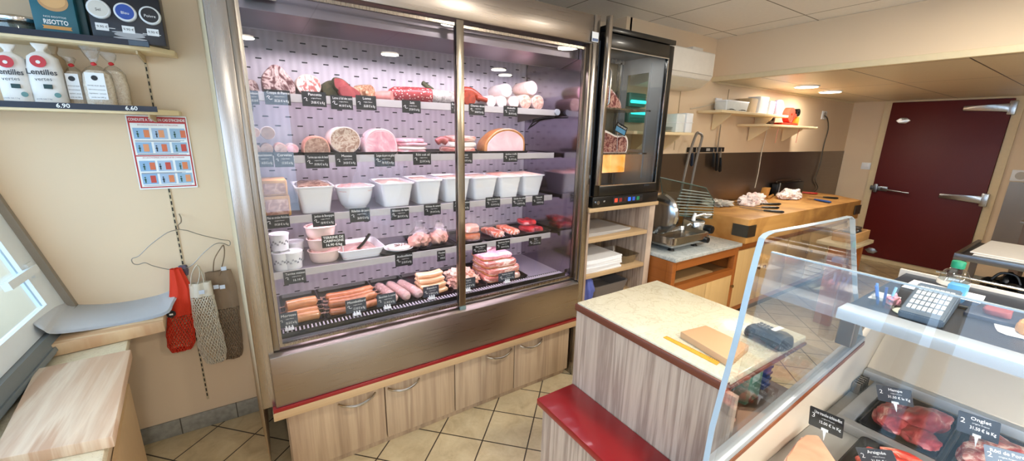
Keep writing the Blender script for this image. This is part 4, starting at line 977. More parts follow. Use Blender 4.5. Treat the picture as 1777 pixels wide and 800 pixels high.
# ------------------------------------------------------------------ second shelf (z 1.483)
z2 = SZ[1]-.004; y = 2.03; GR = 'black trays on the second shelf'
for a, b, lb in ((436, 520, 'long black tray under the stacked round sausages, left of the second shelf'), (522, 690, 'long black tray under the round brawn and wrapped ham'), (692, 762, 'black tray under the stacked ham slices'), (764, 832, 'black tray under the flat bacon right of the centre post'), (836, 916, 'black tray under the pale domed ham')):
    x0, x1 = px_x(a, 262, y), px_x(b, 262, y); tray(x0, x1, y-.018, y+.26, z2, lb, GR)
z2t = z2+.0045; y = 2.04
GC = 'small round sausages stacked at the left of the second shelf'
for (u, v, r_, base, lb, sk, fc) in ((441, 249, 11, 1, 'small round sausage end, bottom row, partly behind the left frame', CUTBROWN, CUTBROWN), (462, 249, 11.5, 1, 'small brown mottled sausage end, bottom row, second from the left', CUTBROWN, CUTBROWN), (486, 247, 11.5, 1, 'orange skinned sausage end, bottom row', CHICK, CUTMOT), (507, 247, 10.5, 1, 'pink speckled sausage end, bottom row, rightmost', CUTPALE, HAMP),
    (442, 230, 10, 0, 'small round sausage end, top row left, partly behind the frame', FAT, CUTMOT), (465, 231, 13, 0, 'white skinned sausage end on top of the stack', FAT, CUTBROWN)):
    pxroll('round_sausage', lb, 'sausage', u, v, r_, y, .18, sk, fc, z2t if base else None, group=GC, seed=int(u)+2)
GM = 'cooked meats on the second shelf'
dome('meat_loaf', 'orange crusted meat loaf with a brown cut face, left of the big brawn', 'cooked meat', 525, 572, 236, y, .16, z2t, CHICK, CUTBROWN, group=GM)
pxroll('brawn', 'big round brawn with a mottled cut face and white rim on the second shelf', 'cooked meat', 599, 238, 27, y, .2, FAT, BRAWN, z2t, group=GM, seed=11, flat=.92)
t = dome('cooked_ham', 'bright pink cut ham wrapped in clear film in the middle of the second shelf', 'cooked meat', 632, 689, 223, y, .17, z2t, HAMW, HAMP, group=GM)
bm = B(); cx_ = px_x(640, 240, y+.05); slab(bm, px_x(645, 240, y+.1), y+.10, z2t, .15, .17, .085, 0, .012, 4, .5); obj('film', bm, FILM, t)
def slices(label, u0, u1, vtop, y, zb, mats, group, n=3, d=.16, nm='ham_slices'):
    x0, x1 = px_x(u0, vtop+8, y), px_x(u1, vtop+8, y); h = PY((u0+u1)/2, vtop, y).z-zb
    t = thing(nm, label, 'cooked meat', ((x0+x1)/2, y+d/2, zb), 0, group)
    for i in range(n):
        bm = B(); slab(bm, (x0+x1)/2+.006*((i*7) % 3-1), y+d/2, zb+.0005+h*i/n, (x1-x0)*(1-.05*i), d, h/n*.97, 0, .004, i+int(u0), .35); obj('slice', bm, mats[i % len(mats)], t)
slices('stack of thin pink ham slices left of the centre post', 690, 745, 241, y, z2t, (HAMP, FAT, HAMP), GM, 4)
sausage('cured_ham_end', 'dark red ham end just left of the centre post on the second shelf', [PY(757, 248, y), PY(766, 243, y), PY(776, 248, y)], .018, REDCUT, 'cooked meat', GM)
slices('flat piece of bacon with red and white streaks right of the centre post', 780, 830, 236, y, z2t, (SLABM, FAT, SLABM), GM, 3, nm='bacon_piece')
dome('cooked_ham', 'pale domed ham with a smooth cut face at the right of the second shelf', 'cooked meat', 842, 912, 223, y, .15, z2t, SKINBR, HAMW, [(-.5, .0), (-.5, .25), (-.45, .5), (-.25, .85), (0, 1), (.25, .95), (.45, .7), (.5, .4), (.49, 0)], group=GM)

# ------------------------------------------------------------------ third shelf (z 1.215): terrines
z3 = SZ[2]-.004; y = 2.02; GTR = 'white terrine dishes on the third shelf'
def pcroute(label, u0, u1, vtop, y, zb, h, d=.14):
    x0, x1 = max(px_x(u0, vtop+14, y), .024), px_x(u1, vtop+14, y); t = thing('pate_in_pastry', label, 'pate', ((x0+x1)/2, y+d/2, zb), 0, 'pates in pastry on the third shelf')
    bm = B(); box(bm, x0, x1, y, y+d, zb+.0005, zb+h, .008); obj('crust', bm, CRUST, t)
    bm = B(); box(bm, x0+.006, x1-.008, y-.0015, y+.002, zb+.008, zb+h-.014, .004); obj('cut_face', bm, PATE, t)
pcroute('pate in golden pastry, lower of two stacked slices at the left', 445, 504, 336, y+.01, z3, .094)
pcroute('pate in golden pastry, upper of two stacked slices at the left', 445, 499, 312, y+.012, z3+.0945, .07)
def dish(label, u0, u1, vtop, vbot, y, d, fill, taper=.8, **k):
    zt = PY((u0+u1)/2, vtop, y).z; return container('terrine_dish', label, u0, u1, y, d, z3, zt-z3, taper, CERAMIC, fill, GTR, **k)
dish('deep white ribbed terrine dish filled with dark pate, leftmost of the white dishes', 511, 582, 324, 369, y, .26, DARKP, .78, filllev=.93, seed=1)
dish('round bellied white dish of pink rillettes, second from the left', 584, 655, 325, 360, y+.02, .17, JELLY, .62, rad=.06, bow=1, filllev=.9, seed=2)
dish('deep white ribbed dish of pale rillettes, third from the left', 660, 721, 318, 357, y+.005, .26, RILL, .80, filllev=.86, seed=3)
dish('deep white ribbed dish of rillettes, just left of the centre post', 723, 770, 313, 352, y+.01, .26, RILL, .82, filllev=.86, seed=4)
dish('deep white ribbed dish of rillettes right behind the centre post', 772, 820, 309, 349, y+.01, .26, RILL, .82, filllev=.86, seed=5)
dish('white ribbed dish of salad, third from the right', 822, 867, 308, 343, y+.01, .26, RILL, .82, filllev=.88, seed=6)
dish('white ribbed dish heaped with pink salad, second from the right', 868, 908, 306, 340, y+.01, .25, CHICK, .82, filllev=.94, seed=7)
dish('white ribbed dish of pale salad, rightmost on the third shelf', 909, 947, 304, 338, y+.01, .25, RILL, .80, filllev=.93, seed=8)

# ------------------------------------------------------------------ fourth shelf (z .962)
z4 = SZ[3]-.004
PRINT = plain('tub_print_grey', '#7d7f8a', .5)
def tub(label, u, y, r, zb, h):
    x = max(px_x(u, 430, y), .0665); t = thing('printed_tub', label, 'tub', (x, y, zb), 0, 'white printed tubs on the fourth shelf')
    bm = B(); lathe(bm, [(r*.80, zb+.0005), (r*.84, zb+.004), (r*.95, zb+h*.9), (r, zb+h*.91), (r*1.01, zb+h), (r*.97, zb+h+.001), (r*.9, zb+h-.006), (r*.2, zb+h-.006)], (x, y, 0), n=28); obj('cup', bm, WHITE, t)
    bm = B()
    for k in range(9):
        a = -PI/2+(k-4)*.24; rr_ = r*.905+.0012; hh = zb+h*(.38+.16*((k*5) % 3)/2)
        pts = [(x+math.cos(a+da)*rr_, y+math.sin(a+da)*rr_, hh+dz) for da, dz in ((-.08, 0), (-.04, .008), (0, .001), (.05, .009), (.09, .0))]
        tube(bm, pts, .0011, 4)
    obj('print', bm, PRINT, t, smooth=False)
tub('white printed tub, lower front one at the far left of the fourth shelf', 475, 2.05, .040, z4, .085)
tub('white printed tub standing on top at the far left of the fourth shelf', 476, 2.08, .042, z4+.088, .078)
tub('white printed tub in front, beside the stacked pink oval dishes', 505, 2.05, .046, z4, .084)
tub('white printed tub behind the front ones on the fourth shelf', 512, 2.17, .043, z4, .10)
PINKC = plain('pink_dish', '#ead0c6', .3, coat=.3)
def oval(label, u0, u1, zb, y=2.04, h=.058, d=.125):
    return container('oval_dish', label, u0, u1, y, d, zb, h, .84, PINKC, JELLY, 'pink oval terrine dishes on the fourth shelf', rad=.055, bow=1, filllev=.86, cat='dish', rim=.004)
oval('pale pink oval dish, lowest of the stack of three', 523, 585, z4)
oval('pale pink oval dish, middle of the stack of three', 523, 579, z4+.0605, 2.045)
oval('pale pink oval dish, topmost of the stack of three', 521, 581, z4+.121, 2.05)
# handwritten tag
a = PY(579, 418, 2.02)
tg = thing('price_tag', 'black handwritten tag reading Terrine de Campagne in front of the pink oval dishes', 'price tag', tuple(a))
bm = B(); box(bm, a.x-.052, a.x+.052, 2.019, 2.0215, a.z-.03, a.z+.03); obj('slate', bm, SLATE, tg, smooth=False)
for s_, dz, hh in (('TERRINE DE', .018, .017), ('CAMPAGNE', .001, .017), ('16.90 €/kg', -.018, .017)): text(s_, hh, CHALK, tg, frame((a.x, 2.0182, a.z+dz), (1, 0, -.02), (0, 0, 1)), 'handwriting', maxw=.092, bold=.0004)
bm = B(); tube(bm, [(a.x+.04, 2.024, a.z-.028), (a.x+.04, 2.026, z4+.055)], .0025, 6); obj('stick', bm, WHITE, tg)
# white tray with pate and a spoon
x0, x1 = px_x(590, 440, 2.0), px_x(676, 440, 2.0)
t = container('serving_tray', 'white rectangular tray of pink pate cubes with a black spoon on the fourth shelf', 0, 0, 2.025, .25, z4, .05, .86, CERAMIC, JELLY, None, rad=.02, filllev=.45, xs=(px_x(590, 455, 2.02), px_x(672, 445, 2.02)), cat='tray')
xc = px_x(640, 430, 2.12)
bm = B(); tube(bm, catmull([(xc-.06, 2.085, z4+.045), (xc-.02, 2.13, z4+.06), (xc+.02, 2.17, z4+.09)], 5), [.009]*8+[.010]*3, 10, flat=.6); obj('spoon', bm, BLACK, label='black spoon handle standing in the white tray of pate', cat='spoon')
# plate with rillons like white cake on black tray
GB = 'black trays on the fourth shelf'
xa, xb = px_x(662, 440, 2.02), px_x(728, 440, 2.02)
tray(xa, xb, 2.01, 2.2, z4, 'small black tray under the round white plate, left of the bagged chicken', GB)
xm = px_x(694, 430, 2.07)
t = thing('stuffed_plate', 'white round plate with pale slices and dark threads on a black tray', 'plate', (xm, 2.09, z4+.005))
bm = B(); lathe(bm, [(.03, z4+.005), (.055, z4+.008), (.078, z4+.019), (.078, z4+.021), (.055, z4+.012), (.01, z4+.012)], (xm, 2.09, 0), n=32); obj('plate', bm, WHITE, t)
bm = B(); slab(bm, xm, 2.085, z4+.013, .12, .075, .017, 0, .004, 5, .7); obj('pale_slices', bm, FAT, t)
bm = B()
for k in range(4): tube(bm, catmull([(xm-.03+k*.018, 2.06+.01*(k % 2), z4+.034), (xm-.01+k*.012, 2.075, z4+.036), (xm-.02+k*.02, 2.10, z4+.034)], 3), .0022, 5)
obj('dark_strips', bm, DARKP, t)
xa, xb = px_x(731, 430, 2.02), px_x(776, 430, 2.02)
tray(px_x(728, 430, 2.02)+.002, px_x(792, 430, 2.02), 2.01, 2.33, z4, 'black tray under the bagged chicken pieces by the centre post', GB)
tray(px_x(794, 430, 2.02), px_x(840, 430, 2.02), 2.01, 2.3, z4, 'black tray under the brown vacuum packed meat right of the centre post', GB)
tray(px_x(842, 430, 2.02), px_x(889, 430, 2.02), 2.01, 2.3, z4, 'black tray under the two orange vacuum packs', GB)
tray(px_x(891, 430, 2.02), px_x(955, 430, 2.02), 2.01, 2.3, z4, 'black tray under the bright red vacuum packed meat', GB)
zt = z4+.0045
def bag(label, u, v, y, w, h, d, seed, mat=CHICK, lean=0):
    x = px_x(u, v, y); t = thing('chicken_bag', label, 'meat pack', (x, y, zt), 0, 'bagged chicken pieces on the fourth shelf')
    for k in range(3):
        bm = B(); blob(bm, (x+(k-1)*w*.22, y+.01*k, zt+h*(.24+.06*(k == 1))), (w*.30, d*.4, h*.235), .16, 6, seed+k, 3); obj('meat', bm, mat, t)
    bm = B(); m = 22; rings = []
    for hh, k in ((0.001, .55), (.06, .9), (.3, 1.02), (.5, .92), (.68, .62), (.8, .36), (.9, .30), (1.0, .42)):
        rings.append([(x+lean*hh+math.cos(2*PI*i/m)*w/2*k*(1+.12*nz((math.cos(2*PI*i/m)*2, math.sin(2*PI*i/m)*2, hh*4), 1.5, seed)), y+math.sin(2*PI*i/m)*d/2*k*(.9 if hh < .6 else .4), zt+h*hh) for i in range(m)])
    loft(bm, rings, True, False); obj('film', bm, FILM, t)
bag('clear bag of raw chicken pieces, left of the two by the centre post', 728, 400, 2.09, .13, .15, .13, 1)
bag('clear bag of raw chicken pieces, right behind the centre post', 762, 400, 2.10, .115, .15, .13, 5)
GV = 'vacuum packs on the fourth shelf'
def vp(label, u, v, y, w, d, h, mat, n=1, seed=0, dz=0, nm='vacuum_pack', rot=0):
    x = px_x(u, v, y); return pack(nm, label, (x, y, zt+dz), w, d, h, mat, rot, GV, seed, n, .16 if mat is ORSAL else .45)
vp('vacuum pack of pale brown meat, lower one right of the centre post', 815, 415, 2.12, .125, .17, .032, SMOKED, 1, 1)
vp('vacuum pack of pink meat lying on top, right of the centre post', 814, 395, 2.15, .12, .15, .035, CHICK, 1, 2, .040)
vp('orange and white vacuum packed fish fillet, left of two', 855, 392, 2.13, .088, .23, .032, ORSAL, 1, 3, 0, rot=.06)
vp('orange and white vacuum packed fish fillet, right of two', 881, 388, 2.14, .088, .23, .032, ORSAL, 1, 4, 0, rot=.03)
vp('vacuum pack of bright red meat strips, lower one at the right end', 920, 397, 2.11, .15, .15, .028, REDM, 2, 5)
vp('vacuum pack of bright red meat, on top at the right end', 913, 376, 2.17, .12, .13, .028, REDM, 1, 6, .034)

# ------------------------------------------------------------------ refrigerator floor (z .70)
zf = .7005; GF = 'black trays on the refrigerator floor'
tray(.04, .215, 1.935, 2.35, zf, 'black tray of thick pale smoked sausages at the far left bottom', GF, h=.02)
tray(.218, .50, 1.935, 2.35, zf, 'long black tray of brown smoked sausages at the bottom', GF, h=.02)
tray(.503, .69, 1.935, 2.35, zf, 'black tray of wrapped pale sausages at the bottom', GF, h=.02)
tray(.693, .885, 1.935, 2.35, zf, 'black tray of thin pale sausages left of the centre post', GF, h=.02)
tray(.888, 1.105, 1.935, 2.35, zf, 'black tray of crumpled pale meat right of the centre post', GF, h=.02)
tray(1.108, 1.40, 1.935, 2.35, zf, 'black tray of stacked pork slabs at the bottom right', GF, h=.02)
z5 = zf+.0045
KN = meat('sausage_knot', [(.3, '#6a3c34'), (.7, '#c9a096')], 30)
GA = 'thick pale smoked sausages at the bottom left'
for i, (dy, dz, lb) in enumerate(((.0, 0, 'thick pale smoked sausage at the bottom left, nearest the glass'), (.055, 0, 'thick pale smoked sausage at the bottom left, second from the glass'), (.11, .0, 'thick pale smoked sausage at the bottom left, third from the glass'), (.075, .042, 'thick pale smoked sausage at the bottom left, topmost'))):
    yy = 1.975+dy; sausage('smoked_sausage', lb, [(.055, yy, z5+.024+dz), (.12, yy+.004, z5+.027+dz), (.198, yy+.012, z5+.022+dz)], .0245, MORT, 'sausage', GA, knot=KN)
GBm = 'long brown smoked sausages in the bottom tray'
for i, (dy, dz, lb) in enumerate(((0, 0, 'long brown smoked sausage nearest the glass'), (.04, 0, 'long brown smoked sausage, second from the glass'), (.082, 0, 'long brown smoked sausage, third from the glass on the tray'), (.02, .034, 'long brown smoked sausage lying on the front two'), (.062, .034, 'long brown smoked sausage on top further back'), (.125, .005, 'long brown smoked sausage at the back of its tray'), (.10, .042, 'long brown smoked sausage on top at the very back'))):
    yy = 1.972+dy; s_ = (i % 3)*.008
    sausage('smoked_sausage', lb, [(.235+s_, yy+.012, z5+.020+dz), (.30, yy-.002, z5+.021+dz), (.38, yy+.002, z5+.021+dz), (.475-s_, yy+.02, z5+.022+dz)], .0195, SMOKED, 'sausage', GBm, knot=KN)
GW = 'pale wrapped sausages at the bottom'
for i, (x, y_, rot, dz, lb) in enumerate(((.536, 2.06, .12, 0, 'thick pale sausage in clear wrap, leftmost of three'), (.600, 2.055, .16, .0, 'thick pale sausage in clear wrap, middle of three'), (.664, 2.05, .2, 0, 'thick pale sausage in clear wrap, rightmost of three'))):
    t = thing('wrapped_sausage', lb, 'sausage', (x, y_, z5), rot, GW)
    bm = B(); P_ = catmull([(0, -.11, .032), (0, 0, .036), (0, .12, .034)], 6); tube(bm, P_, [.012]+[.024]+[.0265]*(len(P_)-4)+[.024, .012], 16); obj('meat', bm, BOUDW, t, local=True)
    bm = B(); tube(bm, P_, [.016]+[.027]+[.0285]*(len(P_)-4)+[.027, .018], 14); obj('film', bm, FILM, t, local=True)
GK = 'thin pale sausages piled left of the centre post'
k_ = 0
names = ('nearest the glass', 'second from the glass', 'third from the glass', 'fourth from the glass', 'at the back of the tray')
for r_, (n_, z_) in enumerate(((5, .0), (4, .026), (3, .052), (2, .078))):
    for i in range(n_):
        yy = 1.98+i*.030+r_*.017+r_*.006; zz = z5+.0135+z_
        lv = ('on the tray', 'in the second layer', 'in the third layer', 'in the top layer')[r_]
        sausage('thin_sausage', 'thin pale sausage %s, %s' % (lv, ('nearest the glass', 'second from the glass', 'third from the glass', 'fourth from the glass', 'furthest back')[i]), [(.71, yy+.014, zz+.002), (.76, yy+.002, zz), (.81, yy, zz), (.868, yy+.012, zz+.003)], .0128, KNACK, 'sausage', GK, n=10)
t = thing('crumpled_meat', 'heap of crumpled pale tripe like meat right of the centre post at the bottom', 'meat', (.98, 2.05, z5))
for i, (dx, dy, dz, s_) in enumerate(((-.055, -.03, .03, .045), (.01, -.04, .03, .05), (.065, -.02, .028, .04), (-.02, .05, .045, .055), (.05, .06, .04, .05), (-.04, .0, .068, .035), (.025, .0, .07, .04))):
    bm = B(); blob(bm, (.98+dx, 2.04+dy, z5+dz+.004), (s_, s_*.9, s_*.62), .35, 12, i, 3, flat=dz); obj('meat_fold', bm, TRIPE if i % 2 else CHICK, t)
GP = 'pork slabs stacked at the bottom right of the refrigerator'
for i, (x, y_, w, d, h, dz, rot, m_, lb) in enumerate(((1.245, 2.09, .26, .27, .035, 0, -.1, SLABM, 'smoked pork belly slab, lowest of the stack'), (1.255, 2.10, .24, .25, .040, .037, .05, SLABM, 'smoked pork belly slab, second of the stack'), (1.245, 2.11, .23, .23, .038, .079, -.05, SLABM, 'pork belly slab, third of the stack'), (1.235, 2.13, .21, .20, .030, .119, .02, HAMP, 'pink pork slab on top of the stack'))):
    t = thing('pork_slab', lb, 'meat', (x, y_, z5+dz), 0, GP)
    bm = B(); slab(bm, x, y_, z5+dz+.0005, w, d, h, rot, .005, i+3, .3); obj('meat', bm, m_, t)
    bm = B(); slab(bm, x-.003, y_+.002, z5+dz+.0004, w*1.012, d*1.008, h*.22, rot, .005, i+3, .3); obj('rind', bm, SKINBR, t)
pack('fat_piece', 'small white fat piece lying on the top pork slab', (1.20, 2.17, z5+.1515), .12, .08, .012, FAT, .3, None, 9, cat='meat')
# ------------------------------------------------------------------ meat slicer
sl = thing('meat_slicer', 'polished metal meat slicer with ribbed clear plate on the grey marble table', 'meat slicer', (2.78, 1.85, TZ))
ALP = steel('slicer_aluminium', '#b9bcbe', .2, 0)
bm = B(); prism(bm, [(2.50, 1.69, .80), (2.96, 1.69, .80), (3.06, 1.78, .80), (3.10, 1.98, .80), (2.98, 2.06, .80), (2.50, 2.04, .80)], (0, 0, .05), .012); obj('base', bm, ALP, sl)
for x, y in ((2.84, 1.735), (3.03, 1.90), (2.56, 1.74), (2.56, 1.98)):
    bm = B(); lathe(bm, [(.026, TZ+.0003), (.02, TZ+.012), (.012, TZ+.022), (.015, .801)], (x, y, 0), n=14); obj('foot', bm, BLACK, sl)
# carriage tray with raised rim
bm = B(); cx, cy, w, d = 2.66, 1.76, .44, .24
loft(bm, [rr(cx, cy, .845, w-.01, d-.01, .03), rr(cx, cy, .895, w, d, .034), rr(cx, cy, .897, w-.012, d-.012, .03), rr(cx, cy, .868, w-.03, d-.03, .028)]); obj('carriage_tray', bm, ALP, sl)
bm = B(); prism(bm, [(2.46, 1.90, .852), (2.98, 1.90, .852), (3.06, 1.96, .852), (3.06, 2.05, .852), (2.46, 2.05, .852)], (0, 0, .022), .006); obj('food_table', bm, ALP, sl)
bm = B(); prism(bm, [(2.90, 1.80, .84), (2.97, 1.74, .84), (3.07, 1.80, .84), (3.11, 1.93, .84), (3.05, 1.98, .84), (2.95, 1.93, .84)], (0, 0, .10), .02); obj('motor_body', bm, ALP, sl)
bm = B(); a = PY(1222, 400, 1.75); lathe(bm, [(.0, .05), (.030, .045), (.034, .0), (.036, -.03), (.03, -.05), (.0, -.052)], (3.0, 1.745, .885), 'Y', 20, cap=False); obj('thickness_knob', bm, BLACK, sl)
bm = B(); lathe(bm, [(.042, .035), (.042, .05), (.036, .055)], (3.0, 1.74, .885), 'Y', 20); obj('dial_ring', bm, ALP, sl)
bm = B(); lathe(bm, [(.0, .04), (.024, .036), (.026, 0), (.022, -.022), (.0, -.024)], (2.855, 1.655, .835), 'Y', 16, cap=False); obj('side_knob', bm, BLACK, sl)
bm = B(); tube(bm, [(2.98, 1.86, .96), (3.04, 1.82, .985), (3.10, 1.78, .985)], [.018, .015, .015], 12); obj('push_handle', bm, CHROME, sl)
# blade housing
bm = B(); lathe(bm, [(.04, -.02), (.12, -.018), (.15, .0), (.158, .02), (.15, .045), (.10, .06), (.03, .062)], (2.535, 1.87, 1.03), 'X', 36); obj('blade_guard', bm, ALP, sl)
bm = B(); lathe(bm, [(.01, .062), (.09, .068), (.10, .082), (.07, .095), (.01, .098)], (2.535, 1.87, 1.03), 'X', 30); obj('blade_hub', bm, CHROME, sl)
bm = B(); prism(bm, [(2.61, 1.80, .90), (2.64, 1.80, .90), (2.65, 1.82, 1.10), (2.62, 1.82, 1.13)], (0, .02, 0), .004); obj('bracket', bm, STEELD, sl)
# ribbed clear plate
OC = [PY(u, v, 1.87) for u, v in ((1146, 308), (1186, 317), (1225, 326), (1240, 350), (1236, 379), (1160, 372), (1152, 345))]
bm = B(); prism(bm, OC, (0, .008, 0)); pl = obj('ribbed_plate', bm, glass('ribbed_clear_plate', (.80, .86, .84), 1.2), sl, smooth=False)
bm = B(); tube(bm, [p+Vector((0, .004, 0)) for p in OC], .005, 6, closed=True); obj('plate_edge', bm, plain('plate_edge_green', '#4d6660', .3), pl)
for i in range(9):
    t_ = .12+i*.09; u0, v0 = 1150+4*t_, 330+48*t_
    a, b = PY(1188-34*t_*.9, 322+58*t_, 1.865), PY(1226+(12 if t_ > .3 else 30*t_), 327+52*t_+2, 1.865)
    bm = B(); tube(bm, [a, b], .0045, 6, flat=.8); obj('plate_rib', bm, plain('rib_clear_grey', '#9fb0ac', .2), pl)
bm = B(); tube(bm, [PY(1207, 370, 1.84), PY(1204, 378, 1.84), PY(1203, 385, 1.84)], [.012, .014, .016], 10); tube(bm, [PY(1203, 385, 1.84), PY(1193, 391, 1.83)], .006, 8); obj('meat_pusher', bm, WHITE, sl)
bm = B(); prism(bm, [PY(u, v, 1.80) for u, v in ((1222, 370), (1234, 369), (1235, 375), (1226, 379))], (0, .02, 0), .003); obj('plate_holder', bm, WHITE, sl)
# tall grey folding frame standing behind the slicer, leaning on the little shelf
GT_ = plain('grey_tube', '#837d76', .35, .5)
bm = B(); pts = [PY(*p, 2.09) for p in ((1174, 352), (1192, 285), (1207, 236))]+[PY(1213, 231, 2.09), PY(1218, 235, 2.09)]+[PY(*p, 2.09) for p in ((1217, 245), (1207, 285), (1189, 358))]
pts[0].z = TZ+.004; pts[-1].z = TZ+.004
tube(bm, catmull(pts, 4), .011, 8); obj('tube_frame', bm, GT_, label='bent grey metal tube frame rising behind the slicer to the small shelf', cat='metal frame')

# ------------------------------------------------------------------ wall shelves of the kitchen
def wshelf(label, u0, u1, v, d, t_=.022, name='wall_shelf', group='cream wall shelves of the kitchen', brk=(.2, .8)):
    a, b = PY(u0, v, YR-d), PY(u1, v, YR-d); z = (a.z+b.z)/2; x0, x1 = a.x, b.x
    t = thing(name, label, 'wall shelf', ((x0+x1)/2, YR-d/2, z-t_), 0, group)
    bm = B(); prism(bm, [(x0, YR-.013, z-t_), (x1, YR-.013, z-t_), (x1, YR-d+.05, z-t_), (x1-.06, YR-d, z-t_), (x0, YR-d, z-t_)], (0, 0, t_), .003); obj('board', bm, SHELFW, t)
    for k in brk:
        x = x0+(x1-x0)*k; bm = B(); prism(bm, [(x, YR-.013, z-t_-.001), (x, YR-d*.75, z-t_-.001), (x, YR-d*.7, z-t_-.02), (x, YR-.03, z-t_-.14), (x, YR-.013, z-t_-.14)], (.02, 0, 0)); obj('bracket', bm, SHELFW, t, smooth=False)
    return x0, x1, z
sa = wshelf('short cream wall shelf with a clear plastic box, above the slicer', 1100, 1212, 229, .26, brk=(.35, .8))
sb = wshelf('cream wall shelf carrying boxes and rolls, upper of two by the ceiling', 1252, 1374, 196, .24)
sc_ = wshelf('cream wall shelf carrying only a red roll dispenser, lower of two', 1328, 1424, 218, .28)
def at_shelf(u, v, y): return PY(u, v, y).x
BOXC = glass('clear_box_plastic', (.9, .92, .92), 1.2, .08, .12)
# stacked clear boxes on first shelf
for i, (u0, u1, h0, h1, lb) in enumerate(((1169, 1184, 0, .145, 'tall white plastic box on the small shelf above the slicer, left of two'), (1186, 1198, 0, .155, 'tall clear edged white box on the small shelf above the slicer, right of two'))):
    x0, x1 = at_shelf(u0, 205, 2.08), at_shelf(u1, 205, 2.08)
    t = thing('plastic_box', lb, 'box', ((x0+x1)/2, 2.1, sa[2]), 0, 'plastic boxes above the slicer')
    bm = B(); box(bm, x0, x1-.004, 2.05, 2.16, sa[2]+.0006, sa[2]+h1, .006); obj('body', bm, WHITE if i else plain('milky_plastic', '#dfe3e0', .3), t)
    bm = B(); box(bm, x0-.003, x1-.001, 2.045, 2.165, sa[2]+h1*.5, sa[2]+h1*.54, .002); obj('band', bm, CERAMIC, t)
x0, x1 = at_shelf(1134, 224, 2.05), at_shelf(1166, 224, 2.05); bm = B(); cx = (x0+x1)/2
loft(bm, [rr(cx, 2.09, sa[2]+.0006, x1-x0, .1, .02), rr(cx, 2.09, sa[2]+.04, x1-x0+.01, .11, .02), rr(cx, 2.09, sa[2]+.038, x1-x0-.006, .1, .02), rr(cx, 2.09, sa[2]+.004, x1-x0-.01, .09, .02)])
obj('clear_dish', bm, BOXC, label='low clear plastic dish left of the tall white boxes above the slicer', cat='dish')
# upper shelf things
def kbox(name, label, u0, u1, y0, y1, z, h, m, lidm=None, grp=None, cat='box'):
    x0, x1 = at_shelf(u0, 190, y0), at_shelf(u1, 190, y0); cx = (x0+x1)/2; cy = (y0+y1)/2
    t = thing(name, label, cat, (cx, cy, z), 0, grp)
    bm = B(); loft(bm, [rr(cx, cy, z+.0006, (x1-x0)*.92, (y1-y0)*.92, .012), rr(cx, cy, z+h*.9, x1-x0, y1-y0, .014), rr(cx, cy, z+h, (x1-x0)*.99, (y1-y0)*.99, .014)]); obj('body', bm, m, t)
    if lidm: bm = B(); loft(bm, [rr(cx, cy, z+h+.0004, (x1-x0)*1.03, (y1-y0)*1.03, .014), rr(cx, cy, z+h+.012, (x1-x0)*1.02, (y1-y0)*1.02, .014)]); obj('lid', bm, lidm, t)
    return t
zb = sb[2]
kbox('plastic_box', 'wide white plastic box beside the socket on the upper kitchen shelf', 1260, 1299, 2.08, 2.2, zb, .085, plain('milky_plastic', '#dfe3e0', .3), WHITE)
kbox('cardboard_box', 'small tan cardboard box between the white ones on the upper kitchen shelf', 1301, 1314, 2.08, 2.2, zb, .135, plain('tan_card', '#cbb188', .6), None)
kbox('carton', 'tall white carton in the middle of the upper kitchen shelf', 1316, 1333, 2.08, 2.2, zb, .16, WHITE, None)
kbox('carton', 'white carton with a grey front right of the tall one on the upper kitchen shelf', 1335, 1345, 2.08, 2.2, zb, .13, plain('carton_grey', '#c5c5c8', .5), None)
def disc(name, label, u, y, z, r, w, m, m2, cat='roll'):
    x = at_shelf(u, 180, y); t = thing(name, label, cat, (x, y, z))
    bm = B(); lathe(bm, [(r*.35, -w/2), (r*.95, -w/2), (r, -w/2+.006), (r, w/2-.006), (r*.95, w/2), (r*.35, w/2), (r*.35, -w/2)], (x, y, z+r+.0006), 'Y', 30, cap=False); obj('roll', bm, m, t)
    bm = B(); lathe(bm, [(r*.22, -w/2-.001), (r*.345, -w/2-.001), (r*.345, w/2), (r*.22, w/2), (r*.22, -w/2-.001)], (x, y, z+r+.0006), 'Y', 24, cap=False); obj('core', bm, m2, t)
disc('ribbon_roll', 'purple ribbon roll standing at the right end of the upper kitchen shelf', 1351, 2.12, zb, .078, .05, plain('lilac_paper', '#a898b8', .5), WHITE)
for i, (u, lb) in enumerate(((1270, 'dark flat tool lying at the left of the upper kitchen shelf'), (1290, 'dark flat tool lying in the middle of the upper kitchen shelf'))):
    x = at_shelf(u, 196, 2.03); bm = B(); tube(bm, catmull([(x-.06, 2.04, zb+.009), (x, 2.035, zb+.014), (x+.07, 2.04, zb+.008)], 5), [.003]*3+[.007]*5+[.003]*3, 8, flat=.6); obj('hand_tool', bm, BLACK, label=lb, cat='tool')
# lower shelf: red dispenser
zc = sc_[2]; x = at_shelf(1372, 205, 2.08)
t = thing('tape_dispenser', 'red roll dispenser with black wheel and orange handle on the lower kitchen shelf', 'dispenser', (x, 2.1, zc))
bm = B(); box(bm, x-.24, x+.10, 2.04, 2.14, zc+.0006, zc+.03, .008); tube(bm, catmull([(x-.02, 2.07, zc+.03), (x+.03, 2.07, zc+.10), (x+.09, 2.07, zc+.12)], 4), .02, 10); obj('body', bm, plain('dispenser_red', '#c0301c', .35), t)
bm = B(); lathe(bm, [(.02, -.03), (.075, -.03), (.078, .03), (.02, .03), (.02, -.03)], (x-.03, 2.09, zc+.11), 'Y', 28, cap=False); obj('red_roll', bm, plain('roll_red_orange', '#d9513a', .4), t)
bm = B(); lathe(bm, [(.01, -.02), (.04, -.02), (.04, .02), (.01, .02), (.01, -.02)], (x+.09, 2.07, zc+.14), 'Y', 20, cap=False); obj('wheel', bm, BLACK, t)
